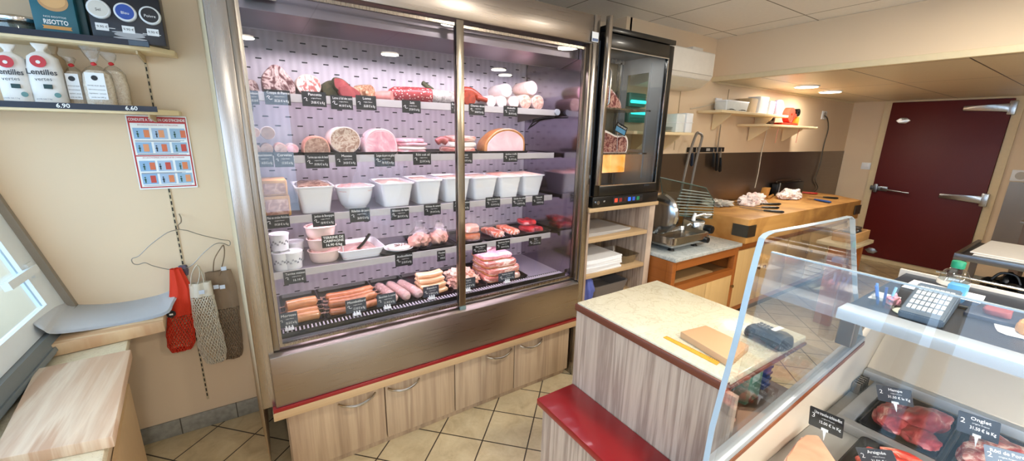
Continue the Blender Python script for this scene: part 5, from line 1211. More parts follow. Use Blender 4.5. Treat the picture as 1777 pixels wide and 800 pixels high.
bm = B(); box(bm, x+.10, x+.14, 2.05, 2.10, zc+.0006, zc+.10, .01); obj('handle', bm, plain('handle_orange', '#f0952a', .4), t)
x = at_shelf(1345, 190, 2.0); disc('ribbon_roll', 'dark grey roll lying left of the red dispenser on the lower kitchen shelf', 1341, 2.12, zc, .055, .05, plain('roll_dark', '#5a4b45', .5), BLACK)
# tags hanging from lower shelf front
for u, lb in ((1351, 'thin red paper strip hanging under the lower kitchen shelf, left of two'), (1387, 'thin red paper strip hanging under the lower kitchen shelf, right of two')):
    a, b = PY(u, 226, 2.0), PY(u-6, 248, 2.0); bm = B(); tube(bm, catmull([(a.x, 2.0, zc-.026), (a.x-.015, 2.0, zc-.07), (b.x, 2.0, b.z)], 4), .004, 5, flat=.3)
    obj('paper_strip', bm, plain('strip_pink', '#d9937c', .6), label=lb, cat='paper strip')

# magnetic knife rack with knives
a, b = PY(1196, 260, YR-.03), PY(1257, 260, YR-.03)
bm = B(); box(bm, a.x, b.x, YR-.03, YR-.0065, a.z-.022, a.z+.022, .003); rk = obj('knife_rack', bm, BLACK, label='black magnetic knife rack on the wall behind the slicer', cat='knife rack')
bm = B(); xc = (a.x*.45+b.x*.55); box(bm, xc-.05, xc+.01, YR-.032, YR-.030, a.z-.012, a.z+.012); obj('rack_label', bm, plain('label_grey', '#a7a49e', .5), rk, smooth=False)
def hung_knife(label, u, vt, vb, bl, name='kitchen_knife', m=BLACK):
    y = YR-.036; p0, p1 = PY(u, vt, y), PY(u-2, vb, y)
    t = thing(name, label, 'knife', tuple(p0), 0, 'knives hanging on the black magnetic rack')
    bm = B(); prism(bm, [(p0.x-.012, y-.001, p0.z), (p0.x+.012, y-.001, p0.z), (p0.x+.006, y-.001, p0.z+bl*.8), (p0.x-.01, y-.001, p0.z+bl)], (0, .0025, 0)); obj('blade', bm, CHROME, t, smooth=False)
    bm = B(); tube(bm, [p0+Vector((0, -.002, .004)), p0*.6+p1*.4+Vector((0, -.006, 0)), p1+Vector((0, -.006, .01)), p1], [.011, .015, .017, .009], 10, flat=.7); obj('handle', bm, m, t)
DB = plain('handle_dark_blue', '#1b2638', .4)
hung_knife('dark blue handled knife on the rack, leftmost behind the metal tube frame', 1201, 266, 288, .06, m=DB)
hung_knife('black handled knife on the rack, second from the left', 1208, 266, 285, .06)
hung_knife('black handled knife on the rack with a short blade, third from the left', 1238, 266, 290, .05)
hung_knife('long honing steel standing tall above the rack, black handle', 1244, 266, 296, .32, 'honing_steel')
hung_knife('short thick black handled knife at the right end of the rack', 1250, 274, 298, .10)

# ------------------------------------------------------------------ things on the butcher block
zk = .9505
CLOTH = meat('white_cloth_pink_stain', [(.25, '#c98f88'), (.42, '#ead9d4'), (.6, '#f5efec'), (.85, '#fbf7f4')], 9, rough=.8, coat=0, dist=1.5)
def bundle(label, u, v, sx, sy, sz, seed):
    p = PZ(u, v, zk)
    if p.y > 2.0: p = Vector((PY(u, v, 2.0).x, 2.0, zk))
    t = thing('cloth', label, 'cloth', (p.x, p.y, zk), 0, 'crumpled cloths on the butcher block')
    bm = B(); r = bmesh.ops.create_icosphere(bm, subdivisions=5, radius=1)
    for w_ in r['verts']:
        d = w_.co.copy(); k = 1+.55*nz(d, 1.5, seed)+.22*abs(nz(d, 3.4, seed+1))*2-.06
        zz = d.z*sz*k; w_.co = Vector((p.x+d.x*sx*k, p.y+d.y*sy*k, zk+max(.0005, zz*.9+sz*.35)))
    obj('fabric', bm, CLOTH, t)
bundle('crumpled white cloth with pink stains on the butcher block, left of two', 1309, 336, .18, .08, .085, 3)
bundle('crumpled white cloth with pink stains on the butcher block, right of two', 1371, 337, .15, .09, .075, 8)
def bknife(label, u0, v0, u1, v1, u2, v2, hm=BLACK, name='butcher_knife', bw=.03):
    """blade from (u0,v0) to (u1,v1), handle to (u2,v2), lying on the block"""
    a, b, c = PZ(u0, v0, zk+.012), PZ(u1, v1, zk+.012), PZ(u2, v2, zk+.014)
    t = thing(name, label, 'knife', tuple(b), 0, 'knives lying on the butcher block')
    d = (b-a).normalized(); s = d.cross(Vector((0, 0, 1)))
    bm = B(); prism(bm, [a, b-s*bw/2, b+s*bw/2, a*.8+b*.2+s*bw/2], (0, 0, -.003)); obj('blade', bm, plain('blade_dark', '#4a4744', .25, .8), t, smooth=False)
    bm = B(); tube(bm, [b, b*.7+c*.3, c*.9+b*.1, c], [.011, .014, .016, .008], 10, flat=.75); obj('handle', bm, hm, t)
bknife('long dark knife on the butcher block, pointing left, furthest from the edge', 1262, 350, 1325, 354, 1355, 354)
bknife('long dark knife on the butcher block, pointing left, middle one', 1268, 355, 1322, 359.5, 1352, 360.5)
bknife('long dark knife on the butcher block, nearest its front edge', 1283, 359, 1325, 365, 1361, 368)
BLUE = plain('blue_handle', '#1d4b8f', .35)
bknife('knife with bright blue handle at the right end of the butcher block', 1400, 345, 1414, 346, 1442, 351, BLUE, bw=.02)
bknife('knife with black handle at the far right of the butcher block', 1404, 341, 1428, 342, 1455, 344)
bknife('long red marker like sharpener lying behind the right cloth', 1376, 333, 1392, 334, 1419, 336, plain('marker_red', '#b02418', .4), bw=.01)
# mallet
a, b = PZ(1336, 338, zk), PZ(1341, 318, zk)
p = PY(1339, 338, 2.06); t = thing('wooden_mallet', 'short wooden mallet leaning between the two crumpled cloths', 'mallet', (p.x, p.y, zk))
bm = B(); prism(bm, [(p.x-.035, p.y+.05, zk+.0008), (p.x+.04, p.y+.05, zk+.0008), (p.x+.08, p.y+.05, zk+.12), (p.x+.0, p.y+.05, zk+.12)], (0, .06, 0), .006); obj('head', bm, plain('mallet_wood', '#c08a45', .5), t)
bm = B(); tube(bm, [(p.x+.03, p.y+.035, zk+.016), (p.x+.28, p.y+.11, zk+.016)], .014, 10); obj('handle', bm, plain('mallet_wood', '#c08a45', .5), t)
# black radio box
p = PZ(1374, 334, zk); x0, x1 = PY(1352, 325, 2.15).x, PY(1397, 325, 2.15).x
t = thing('radio', 'black box like radio with a handle behind the cloths against the steel wall', 'radio', ((x0+x1)/2, 2.2, zk))
bm = B(); box(bm, x0, x1, 2.165, 2.232, zk+.0005, zk+.14, .012); obj('body', bm, BLACK, t)
bm = B(); tube(bm, catmull([(x0+.06, 2.2, zk+.138), (x0+.08, 2.2, zk+.17), (x1-.08, 2.2, zk+.17), (x1-.06, 2.2, zk+.138)], 4), .007, 8); obj('handle', bm, STEELD, t)
bm = B(); tube(bm, [(x0+.02, 2.155, zk+.01), (x0+.04, 2.16, zk+.15)], .006, 6); obj('antenna', bm, ALU, t)
# crumpled paper beside slicer
p = PZ(1243, 356, zk); t = thing('paper_scrap', 'crumpled pale paper on the left end of the butcher block behind the slicer plate', 'paper', (p.x, p.y, zk))
p = Vector((max(p.x, 3.5), p.y, zk)); t.location = p; t.matrix_basis = Matrix.Translation(p)
bm = B(); blob(bm, (p.x, p.y, zk+.022), (.10, .12, .03), .5, 14, 4, 4, flat=.02); obj('paper', bm, plain('scrap_white', '#ded9cf', .6), t)

# ------------------------------------------------------------------ air conditioner
t = thing('air_conditioner', 'white wall air conditioner high up behind the black meat cabinet', 'air conditioner', (2.87, 2.1, 1.98))
bm = B(); prof = [(2.249, 2.245), (1.995, 2.245), (1.985, 2.235), (1.985, 2.075), (2.0, 2.045), (2.08, 1.99), (2.16, 1.975), (2.249, 1.975)]
prism(bm, [(2.53, y, z) for y, z in prof], (.665, 0, 0), .004); obj('body', bm, plain('ac_white', '#e9e4da', .35), t)
bm = B(); prism(bm, [(2.55, 2.002, 2.040), (2.55, 2.075, 1.990), (2.55, 2.072, 1.986), (2.55, 1.998, 2.036)], (.62, 0, 0)); obj('louver', bm, plain('ac_louver', '#d9d0bd', .4), t, smooth=False)
bm = B(); box(bm, 2.545, 3.18, 1.9835, 1.986, 2.072, 2.076); obj('front_seam', bm, plain('seam_grey', '#b7ae9f', .5), t, smooth=False)
bm = B(); box(bm, 3.06, 3.20, 2.10, 2.249, 2.2465, 2.30, .006); obj('pipe_cover', bm, plain('ac_white', '#e9e4da', .35), t)
# teal insect lamps on the wall behind the cabinet
for i, (v0, v1, lb) in enumerate(((163, 184, 'teal glowing insect lamp seen through the black meat cabinet, upper of two'), (190, 212, 'teal glowing insect lamp seen through the black meat cabinet, lower of two'))):
    a, b = PY(1091, v1, YR-.05), PY(1122, v0, YR-.05)
    t = thing('insect_lamp', lb, 'lamp', ((a.x+b.x)/2, YR-.04, a.z), 0, 'teal insect lamps behind the black cabinet')
    bm = B(); box(bm, a.x, b.x, YR-.05, YR-.001, a.z, b.z, .006); obj('housing', bm, plain('teal_housing', '#2c8f86', .4), t)
    zc2 = a.z+(b.z-a.z)*(.35 if i == 0 else .7)
    bm = B(); tube(bm, [(a.x+.015, YR-.06, zc2), (b.x-.015, YR-.06, zc2)], .012, 8); obj('glow_tube', bm, emit('teal_glow', '#3df0e0', 3.0), t)
    bm = B()
    for k in range(5): box(bm, a.x+.01, b.x-.01, YR-.0655, YR-.0635, a.z+.012+k*(b.z-a.z-.024)/4, a.z+.015+k*(b.z-a.z-.024)/4)
    obj('grill', bm, plain('teal_dark', '#1c5f5a', .4), t, smooth=False)

# ------------------------------------------------------------------ meat in the aging cabinet
BEEF = meat('aged_beef', [(.25, '#3a1216'), (.45, '#6a2228'), (.52, '#caa090'), (.6, '#7a2a2c'), (.85, '#501a1e')], 16, dist=2)
def beef(label, u0, u1, vt, y, z, prof, fatm):
    x0, x1 = px_x(u0, vt+15, y), px_x(u1, vt+15, y); top = PY((u0+u1)/2, vt, y).z; h = top-z; cx = (x0+x1)/2; w = x1-x0
    t = thing('beef_piece', label, 'meat', (cx, y, z), 0, 'dry aged beef in the black cabinet')
    P_ = catmull([(a, b, 0) for a, b in prof], 3)
    bm = B(); loft(bm, [[Vector((cx+p.x*w*s, y+yy, z+.0006+max(p.y, 0)*h*s)) for p in P_] for s, yy in ((.94, 0), (1, .008), (1, .07), (.9, .13), (.5, .16))]); obj('fat_cover', bm, fatm, t)
    bm = B(); loft(bm, [[Vector((cx+p.x*w*s, y+yy, z+.004+max(p.y, 0)*h*s*.97)) for p in P_] for s, yy in ((.88, .0006), (.86, -.002), (.3, -.004))]); obj('cut_face', bm, BEEF, t)
beef('marbled beef cut standing on the upper rack of the black cabinet', 1041, 1082, 140, 1.93, 1.765, [(-.5, 0), (-.5, .5), (-.46, .9), (-.35, 1), (-.1, .8), (.2, .55), (.42, .3), (.5, .1), (.48, 0)], DRYHAM)
beef('flat aged beef chop with pale edge on the lower rack of the black cabinet', 1038, 1092, 225, 1.90, 1.485, [(-.5, 0), (-.5, .7), (-.4, 1), (-.15, .9), (.1, .75), (.35, .8), (.48, .6), (.5, .2), (.46, 0)], FAT)
a = PY(1078, 224, 1.88)
t = thing('price_tag', 'black tag with a blue picture clipped above the lower beef piece in the cabinet', 'price tag', tuple(a))
m = frame(a, (1, 0, -.35), (.2, 0, 1)); X_, Y_ = m.to_3x3().col[0], m.to_3x3().col[1]
def qd(c, s1, s2): return Vector(c)+X_*s1+Y_*s2
bm = B(); prism(bm, [qd(a, -.055, -.03), qd(a, .055, -.03), qd(a, .055, .03), qd(a, -.055, .03)], (0, .002, 0)); obj('slate', bm, BLACK, t, smooth=False)
bm = B(); prism(bm, [qd(a, -.05, -.026)+Vector((0, -.0015, 0)), qd(a, .045, -.026)+Vector((0, -.0015, 0)), qd(a, .045, .004)+Vector((0, -.0015, 0)), qd(a, -.05, .004)+Vector((0, -.0015, 0))], (0, .001, 0)); obj('picture', bm, plain('picture_blue', '#4f8fb8', .4), t, smooth=False)
text('Côte de bœuf', .016, CHALK, t, frame(qd(a, 0, .016)+Vector((0, -.001, 0)), X_, Y_), maxw=.09)
bm = B(); tube(bm, [Vector((a.x-.02, 1.882, 1.4855)), qd(a, -.02, -.028)+Vector((0, .003, 0))], .002, 6); obj('stick', bm, CHROME, t)

# ------------------------------------------------------------------ open shelf unit contents
PAPER = plain('wrapping_paper_white', '#eef0f3', .6, var=.03)
GPAP = plain('grey_paper', '#b7b2ad', .6)
def stack(label, x0, x1, y0, y1, z, n, th_, m, name='paper_stack', seed=0, grp=None):
    t = thing(name, label, 'paper stack', ((x0+x1)/2, (y0+y1)/2, z), 0, grp); rnd = random.Random(seed)
    for i in range(n):
        dx, dy, r_ = rnd.uniform(-.008, .008), rnd.uniform(-.008, .004), rnd.uniform(-.03, .03)
        cx, cy = (x0+x1)/2+dx, (y0+y1)/2+dy; c, s = math.cos(r_), math.sin(r_)
        bm = B(); w, d = (x1-x0)/2, (y1-y0)/2; zz = z+.0006+i*th_
        ring = lambda k, zz: [Vector((cx+px*c*k-py*s*k, cy+px*s*k+py*c*k, zz)) for px, py in ((-w, -d), (-w*.33, -d*1.02), (w*.33, -d), (w, -d*.97), (w, d), (-w, d))]
        loft(bm, [ring(.992, zz), ring(1, zz+th_*.25), ring(1, zz+th_*.75), ring(.992, zz+th_*.96)]); obj('sheets', bm, m, t)
    return t
stack('flat grey paper sheets on the uppermost open shelf under the black cabinet', 1.755, 2.20, 1.83, 2.18, .945, 3, .007, GPAP, seed=1)
stack('tall stack of folded white paper on the middle open shelf', 1.755, 2.10, 1.80, 2.12, .70, 6, .015, PAPER, seed=2)
bm = B(); cx = (2.125+2.30)/2
loft(bm, [rr(cx, 1.93, .7005, .13, .20, .02), rr(cx, 1.93, .765, .17, .25, .025), rr(cx, 1.93, .768, .175, .255, .025), rr(cx, 1.93, .766, .165, .245, .025), rr(cx, 1.93, .704, .125, .195, .018)])
obj('plastic_tub', bm, glass('milky_clear', (.85, .84, .78), 1, .2, .22), label='clear plastic tub beside the white paper stack on the middle open shelf', cat='tub')
t = thing('blue_cloth', 'crumpled blue cloth bag on the lowest open shelf', 'cloth', (1.80, 1.86, .47))
bm = B(); r = bmesh.ops.create_icosphere(bm, subdivisions=4, radius=1)
for w_ in r['verts']:
    d = w_.co.copy(); k = 1+.30*math.sin(math.atan2(d.y, d.x)*9+d.z*3)*.35+.2*nz(d, 2, 3); w_.co = Vector((1.825+d.x*.055*k, 1.86+d.y*.06*k, .47+max(.0006, .10+d.z*.10)))
obj('fabric', bm, plain('cloth_blue', '#5a67b0', .7), t)
t = thing('plastic_crate', 'grey plastic crate leaning in the lowest open shelf behind the blue cloth', 'crate', (2.08, 2.0, .47))
bm = B(); loft(bm, [rr(2.08, 2.0, .4706, .32, .26, .03), rr(2.08, 2.0, .56, .36, .30, .03), rr(2.08, 2.0, .56, .34, .28, .03), rr(2.08, 2.0, .476, .31, .25, .03)]); obj('body', bm, plain('crate_grey', '#6f6a68', .5), t)

# ------------------------------------------------------------------ steel trolley table at the right
t = thing('steel_table', 'grey steel frame table with papers and clutter at the right edge', 'table', (4.1, .0, 0))
TG = steel('table_grey_steel', '#8d949c', .35, 1)
tx0, tx1, ty0, ty1, tz = 3.75, 4.45, -.75, .505, .905
bm = B()
box(bm, tx0, tx0+.02, ty0, ty1, tz-.04, tz, .002); obj('front_rail', bm, TG, t)
bm = B(); box(bm, tx0+.021, tx1, ty1-.02, ty1, tz-.035, tz, .002); obj('side_rail', bm, STEELD, t)
bm = B(); box(bm, tx0+.021, tx1, ty0, ty1-.021, tz-.03, tz-.02); obj('top', bm, plain('table_dark_top', '#3a3b40', .4), t, smooth=False)
for x, y in ((tx0, ty1-.035), (tx1-.035, ty1-.035), (tx0, ty0), (tx1-.035, ty0)):
    bm = B(); box(bm, x, x+.035, y, y+.034, 0, tz-.041); obj('leg', bm, STEELD, t, smooth=False)
bm = B(); box(bm, tx0+.04, tx1-.04, ty0+.04, ty1-.04, .55, .57); obj('lower_shelf', bm, STEELD, t, smooth=False)
a, b = PX(1632, 470, 3.6), PX(1777, 500, 3.6)
bm = B(); tube(bm, [(3.68, .55, .775), (3.68, -.72, .775)], .008, 8); box(bm, 3.665, 3.755, .47, .50, .76, .79); box(bm, 3.665, 3.752, -.70, -.67, .76, .79); obj('towel_bar', bm, CHROME, t)
stack('white papers spread on the steel table at the right edge', 3.80, 4.38, -.40, .44, tz-.0195, 4, .009, plain('paper_worn', '#dcdad5', .6), seed=5)
t2 = thing('cardboard_box', 'brown cardboard box under the steel table at the right edge', 'box', (4.05, -.05, .57))
bm = B(); box(bm, 3.86, 4.2, -.20, .10, .5705, .82, .003); obj('body', bm, plain('cardboard_brown', '#7a4b33', .6), t2)
bm = B(); box(bm, 3.858, 3.860, -.06, -.04, .5705, .82); obj('tape', bm, plain('tape_tan', '#a27a52', .4), t2, smooth=False)
t2 = thing('black_bag', 'black bag stuffed on the lower shelf of the steel table', 'bag', (4.0, .25, .57))
bm = B(); blob(bm, (4.02, .27, .67), (.13, .11, .10), .3, 8, 3, 4, flat=.0985); obj('body', bm, BLACK, t2)
bm = B(); tube(bm, catmull([(3.95, .22, .74), (3.96, .25, .79), (3.96, .31, .79), (3.95, .34, .74)], 4), .008, 6); obj('strap', bm, BLACK, t2)
# envelope on the papers
bm = B(); prism(bm, [(4.0, .10, .923), (4.22, .06, .923), (4.30, -.20, .923), (4.08, -.18, .923)], (0, 0, .03), .002)
o = obj('envelope', bm, plain('envelope_tan', '#c99a4a', .6), label='tan envelope on top of the papers at the right edge', cat='envelope')
# rack further back
t = thing('metal_rack', 'narrow brown metal rack with red and white goods at the far right edge', 'rack', (5.3, .1, 0))
bm = B()
for x, y in ((5.1, .32), (5.1, -.5), (5.5, .32), (5.5, -.5)): 
    bm = B(); box(bm, x, x+.05, y, y+.05, 0, 1.30, .003); obj('post', bm, plain('rack_brown', '#5b4a40', .5), t)
for z in (.70, .98, 1.27):
    bm = B(); box(bm, 5.08, 5.56, -.52, .39, z, z+.02, .002); obj('shelf', bm, steel('rack_shelf', '#9b9894', .4), t)
for i, (z, c, lb, h) in enumerate(((1.0005, '#b23a58', 'crimson box on the brown metal rack at the right edge', .07), (1.0725, '#ece8e2', 'white box lying on the crimson box at the right edge', .03))):
    bm = B(); box(bm, 5.14, 5.45, -.1, .22, z, z+h, .004); o = obj('goods_box', bm, plain('goods_%d' % i, c, .5), label=lb, cat='box')
bm = B(); loft(bm, [rr(5.27, .18, .7205, .25, .25, .04), rr(5.27, .18, .80, .29, .29, .05), rr(5.27, .18, .805, .28, .28, .05), rr(5.27, .18, .74, .22, .22, .04)]); obj('storage_bowl', bm, plain('bowl_pale', '#c9c6b8', .4), label='pale square bowl on the lower level of the brown metal rack', cat='bowl')

# wooden crate with small jars on the low kitchen ledge, seen through the acrylic screen
lg = thing('kitchen_ledge', 'low pale ledge table with a wooden crate, seen through the acrylic screen', 'side table', (4.3, 1.2, 0))
lz = .745
P1 = [PZ(u, v, lz) for u, v in ((1385, 399), (1490, 432))]
bm = B(); box(bm, 4.07, 4.55, 1.10, 1.36, lz-.03, lz, .004); obj('top', bm, plain('ledge_pale', '#c7b896', .4), lg)
for x in (4.10, 4.46):
    bm = B(); box(bm, x, x+.05, 1.15, 1.27, 0, lz-.031); obj('leg', bm, ORANGEW, lg, smooth=False)
# ------------------------------------------------------------------ left wall shelves with goods
def lshelf(label, v0, u1, v1, d, z0, stripv, name='wall_shelf', xs=-1.10):
    p = PY(u1, v1, YW-d); x1 = p.x
    t = thing(name, label, 'wall shelf', ((xs+x1)/2, YW-d/2, z0), 0, 'cream wall shelves on the left')
    pts = [(xs, YW-.006, z0), (x1, YW-.006, z0), (x1, YW-d*.45, z0), (x1-.03, YW-d*.12-d*.5, z0), (x1-.07, YW-d*.85, z0), (x1-.13, YW-d*.97, z0), (x1-.2, YW-d, z0), (xs, YW-d, z0)]
    bm = B(); prism(bm, pts, (0, 0, .022), .003); obj('board', bm, SHELFW, t)
    for x in (-.347, -.95):
        bm = B(); prism(bm, [(x, YW-.006, z0-.001), (x, YW-d*.8, z0-.001), (x, YW-d*.78, z0-.014), (x, YW-.03, z0-.03), (x, YW-.006, z0-.03)], (.006, 0, 0)); obj('bracket', bm, plain('rail_beige', '#c7b28f', .5), t, smooth=False)
    return t, x1
D1 = .20
# lower shelf: front edge in the photograph runs from (0,185) to (285,190)
q0, q1 = PY(0, 183, YW-D1), PY(270, 186, YW-D1)
zl = (q0.z+q1.z)/2
ls, lx1 = lshelf('cream wall shelf with lentil bags and the chalked prices 6.90 and 6.60', 0, 303, 188, D1, zl-.022, 0)
STRIPM = plain('price_strip_black', '#171c2e', .4)
xe = PY(272, 185, YW-D1-.004).x
bm = B(); box(bm, -1.10, xe, YW-D1-.005, YW-D1-.001, zl-.012, zl+.010); st = obj('price_strip', bm, STRIPM, ls, smooth=False)
for u, s_ in ((108, '6.90'), (226, '6.60')):
    text(s_, .022, CHALK, st, frame((PY(u, 178, YW-D1-.006).x, YW-D1-.0058, zl-.001), (1, 0, 0), (0, 0, 1)), 'chalk_price', bold=.0004)
q0, q1 = PY(0, 52, YW-D1), PY(255, 75, YW-D1); zu = (q0.z+q1.z)/2
us, ux1 = lshelf('cream wall shelf with jar, risotto packets and black gift box, topmost on the left wall', 0, 297, 85, D1, zu-.022, 0)
xe = PY(258, 72, YW-D1-.004).x
bm = B(); box(bm, -1.10, xe, YW-D1-.005, YW-D1-.001, zu-.012, zu+.010); st = obj('price_strip', bm, STRIPM, us, smooth=False)
bm = B(); box(bm, PY(222, 70, 2.25).x, xe-.002, YW-D1-.0062, YW-D1-.0052, zu-.010, zu+.008); obj('grey_label', bm, plain('label_slate', '#4b5a6a', .4), st, smooth=False)
yf = YW-D1+.03
def xat(u, v, y=yf): return PY(u, v, y).x
BAGM = plain('bag_white', '#e9e6e2', .55, var=.04)
def lentil(label, u0, u1, vtop, y, seed, front=True, m=BAGM, h=None):
    x0, x1 = xat(u0, 140, y), xat(u1, 140, y); cx, w = (x0+x1)/2, x1-x0; h = h or PY((u0+u1)/2, vtop, y).z-zl
    t = thing('lentil_bag', label, 'bag', (cx, y+.03, zl), 0, 'white lentil bags on the left shelf')
    bm = B(); rings = []
    for k, s_, dd in ((0, .90, .8), (.03, .97, .95), (.25, 1.0, 1), (.6, .98, 1), (.78, .86, .8), (.84, .55, .6), (.87, .28, .35), (.90, .25, .3), (.95, .42, .3), (1.0, .5, .2)):
        rings.append([(cx+math.cos(2*PI*i/24)*w/2*s_*(1+.03*nz((i, k*3, 0), 1, seed))*(abs(math.cos(2*PI*i/24))**4+abs(math.sin(2*PI*i/24))**4)**-.2, y+.032+math.sin(2*PI*i/24)*.032*dd*(abs(math.cos(2*PI*i/24))**4+abs(math.sin(2*PI*i/24))**4)**-.2, zl+.0006+h*k) for i in range(24)])
    loft(bm, rings); obj('bag', bm, m, t)
    if front:
        yy = y-.0075
        bm = B(); lathe(bm, [(.021, -.001), (.021, .001)], (cx-.003, yy-.0008, zl+h*.70), 'Y', 24); o = obj('red_emblem', bm, plain('emblem_red', '#c2323a', .5), t); o.scale = (1, 1, 1)
        bm = B(); lathe(bm, [(.006, -.0013), (.006, .0)], (cx-.003, yy-.0016, zl+h*.69), 'Y', 18); obj('emblem_center', bm, BAGM, t)
        text('Lentilles', .026, plain('print_dark', '#3b3a3c', .6), t, frame((cx, yy-.0012, zl+h*.53), (1, 0, 0), (0, 0, 1)), 'title', maxw=w*.85, bold=.0006)
        text('vertes', .018, plain('print_dark', '#3b3a3c', .6), t, frame((cx, yy-.0012, zl+h*.42), (1, 0, .05), (0, 0, 1)), 'subtitle', maxw=w*.7)
        bm = B(); box(bm, cx-.004, cx+.018, yy-.0016, yy+.004, zl+h*.27, zl+h*.34); obj('green_label', bm, plain('label_green_dark', '#1d3d3e', .5), t, smooth=False)
        bm = B(); lathe(bm, [(.009, -.001), (.009, .001)], (cx+w*.30, yy-.0006, zl+h*.17), 'Y', 18); obj('seal', bm, plain('seal_teal', '#5d8684', .5), t)
        text('poids net 1 kg', .007, plain('print_blue', '#44506e', .6), t, frame((cx-.01, yy-.0008, zl+h*.10), (1, 0, 0), (0, 0, 1)), 'small_print')
lentil('white printed lentil bag at the far left of the lower shelf', -8, 50, 76, yf, 1)
lentil('white printed lentil bag standing above the 6.90 price', 46, 108, 75, yf-.002, 2)
lentil('plain bag tied behind the printed lentil bags, nearer the clear ones', 82, 118, 80, yf+.07, 3, False, plain('bag_tan', '#bba586', .6))
GRAIN = meat('pasta_grain', [(.3, '#cdb597'), (.5, '#e6d5bd'), (.8, '#f2e7d6')], 120, rough=.7, coat=0)
def cbag(label, u0, u1, vt, vk, y, seed, lab=True, lean=0):
    x0, x1 = xat(u0, 150, y), xat(u1, 150, y); cx, w = (x0+x1)/2, x1-x0; h = PY((u0+u1)/2, vt, y).z-zl; hk = PY((u0+u1)/2, vk, y).z-zl
    t = thing('clear_bag', label, 'bag', (cx, y+.03, zl), 0, 'clear tied bags of pale dry food on the left shelf')
    bm = B(); rings = [[(cx+math.cos(2*PI*i/22)*w/2*s_*(abs(math.cos(2*PI*i/22))**4+abs(math.sin(2*PI*i/22))**4)**-.2, y+.03+math.sin(2*PI*i/22)*.026*s_*(abs(math.cos(2*PI*i/22))**4+abs(math.sin(2*PI*i/22))**4)**-.2, zl+.0015+hk*k) for i in range(22)] for k, s_ in ((0, .86), (.05, .94), (.5, .95), (.78, .85), (.86, .55), (.88, .1))]
    loft(bm, rings); obj('contents', bm, GRAIN, t)
    bm = B(); rings = []
    for k, s_, dd in ((0, .9, .9), (.05, 1, 1), (.5, 1.01, 1.05), (.8, .93, .9), (.92, .6, .6), (1.0, .14, .3), (1.04, .16, .3)):
        rings.append([(cx+lean*max(k-.9, 0)+math.cos(2*PI*i/24)*w/2*s_*(1+.05*nz((i, k*5, 1), .9, seed)), y+.03+math.sin(2*PI*i/24)*.032*dd, zl+.0006+hk*k) for i in range(24)])
    for k, s_ in ((.35, .42), (.75, .62), (1.0, .55)):
        rings.append([(cx-.008*k+math.cos(2*PI*i/24)*w/2*s_*(1+.25*nz((i*.8, k*5, 1), .9, seed)), y+.03+math.sin(2*PI*i/24)*.014, zl+hk*1.04+(h-hk*1.04)*k) for i in range(24)])
    loft(bm, rings, True, False); obj('film', bm, FILM, t)
    bm = B(); blob(bm, (cx, y+.018, zl+hk*1.02), (.009, .007, .007), .1, 4, 1, 2); obj('red_tie', bm, plain('tie_red', '#c8262c', .4), t)
    if lab:
        bm = B(); box(bm, cx-w*.30, cx+w*.30, y-.0075, y-.0065, zl+hk*.18, zl+hk*.80); lb_ = obj('paper_label', bm, WHITE, t, smooth=False)
        bm = B(); lathe(bm, [(.0095, -.0008), (.0095, .0002)], (cx-.001, y-.0078, zl+hk*.68), 'Y', 20); obj('round_mark', bm, SLATE, lb_)
        for k, s_ in enumerate(('PATES AUX ŒUFS', 'fabrication artisanale', 'ingrédients : semoule', 'poids net 500 g')):
            text(s_, .0065, plain('print_dark', '#3b3a3c', .6), lb_, frame((cx, y-.0081, zl+hk*(.50-.09*k)), (1, 0, 0), (0, 0, 1)), 'print', maxw=w*.52)
cbag('clear bag of pale dry food behind, without a visible label, rightmost', 176, 221, 90, 112, yf+.045, 6, False)
cbag('clear bag with white label behind the front one, left', 110, 148, 98, 114, yf+.035, 5)
cbag('clear bag with white label and tall tied neck in front', 140, 196, 73, 112, yf-.008, 4)
# upper shelf goods
x = xat(20, 40); t = thing('glass_jar', 'clip top glass jar at the far left of the upper shelf', 'jar', (x, yf+.06, zu))
rj = .062
bm = B(); lathe(bm, [(rj*.9, zu+.0006), (rj, zu+.008), (rj, zu+.030), (rj*.92, zu+.036), (rj*.92, zu+.04)], (x, yf+.06, 0), n=30); obj('jar', bm, glass('jar_glass', (.8, .85, .83), 1.2, .02, .05), t)
bm = B(); lathe(bm, [(rj*.82, zu+.004), (rj*.86, zu+.028)], (x, yf+.06, 0), n=24); obj('contents', bm, plain('jar_contents', '#5f6c68', .6), t)
bm = B(); lathe(bm, [(rj*.95, zu+.040), (rj*.98, zu+.044), (rj*.98, zu+.052), (rj*.8, zu+.060), (.01, zu+.062)], (x, yf+.06, 0), n=30); obj('lid', bm, CHROME, t)
bm = B(); tube(bm, [(x+rj*1.0, yf+.05, zu+.012), (x+rj*1.08, yf+.045, zu+.03), (x+rj*1.02, yf+.05, zu+.05)], .003, 6); obj('clip', bm, STEELD, t)
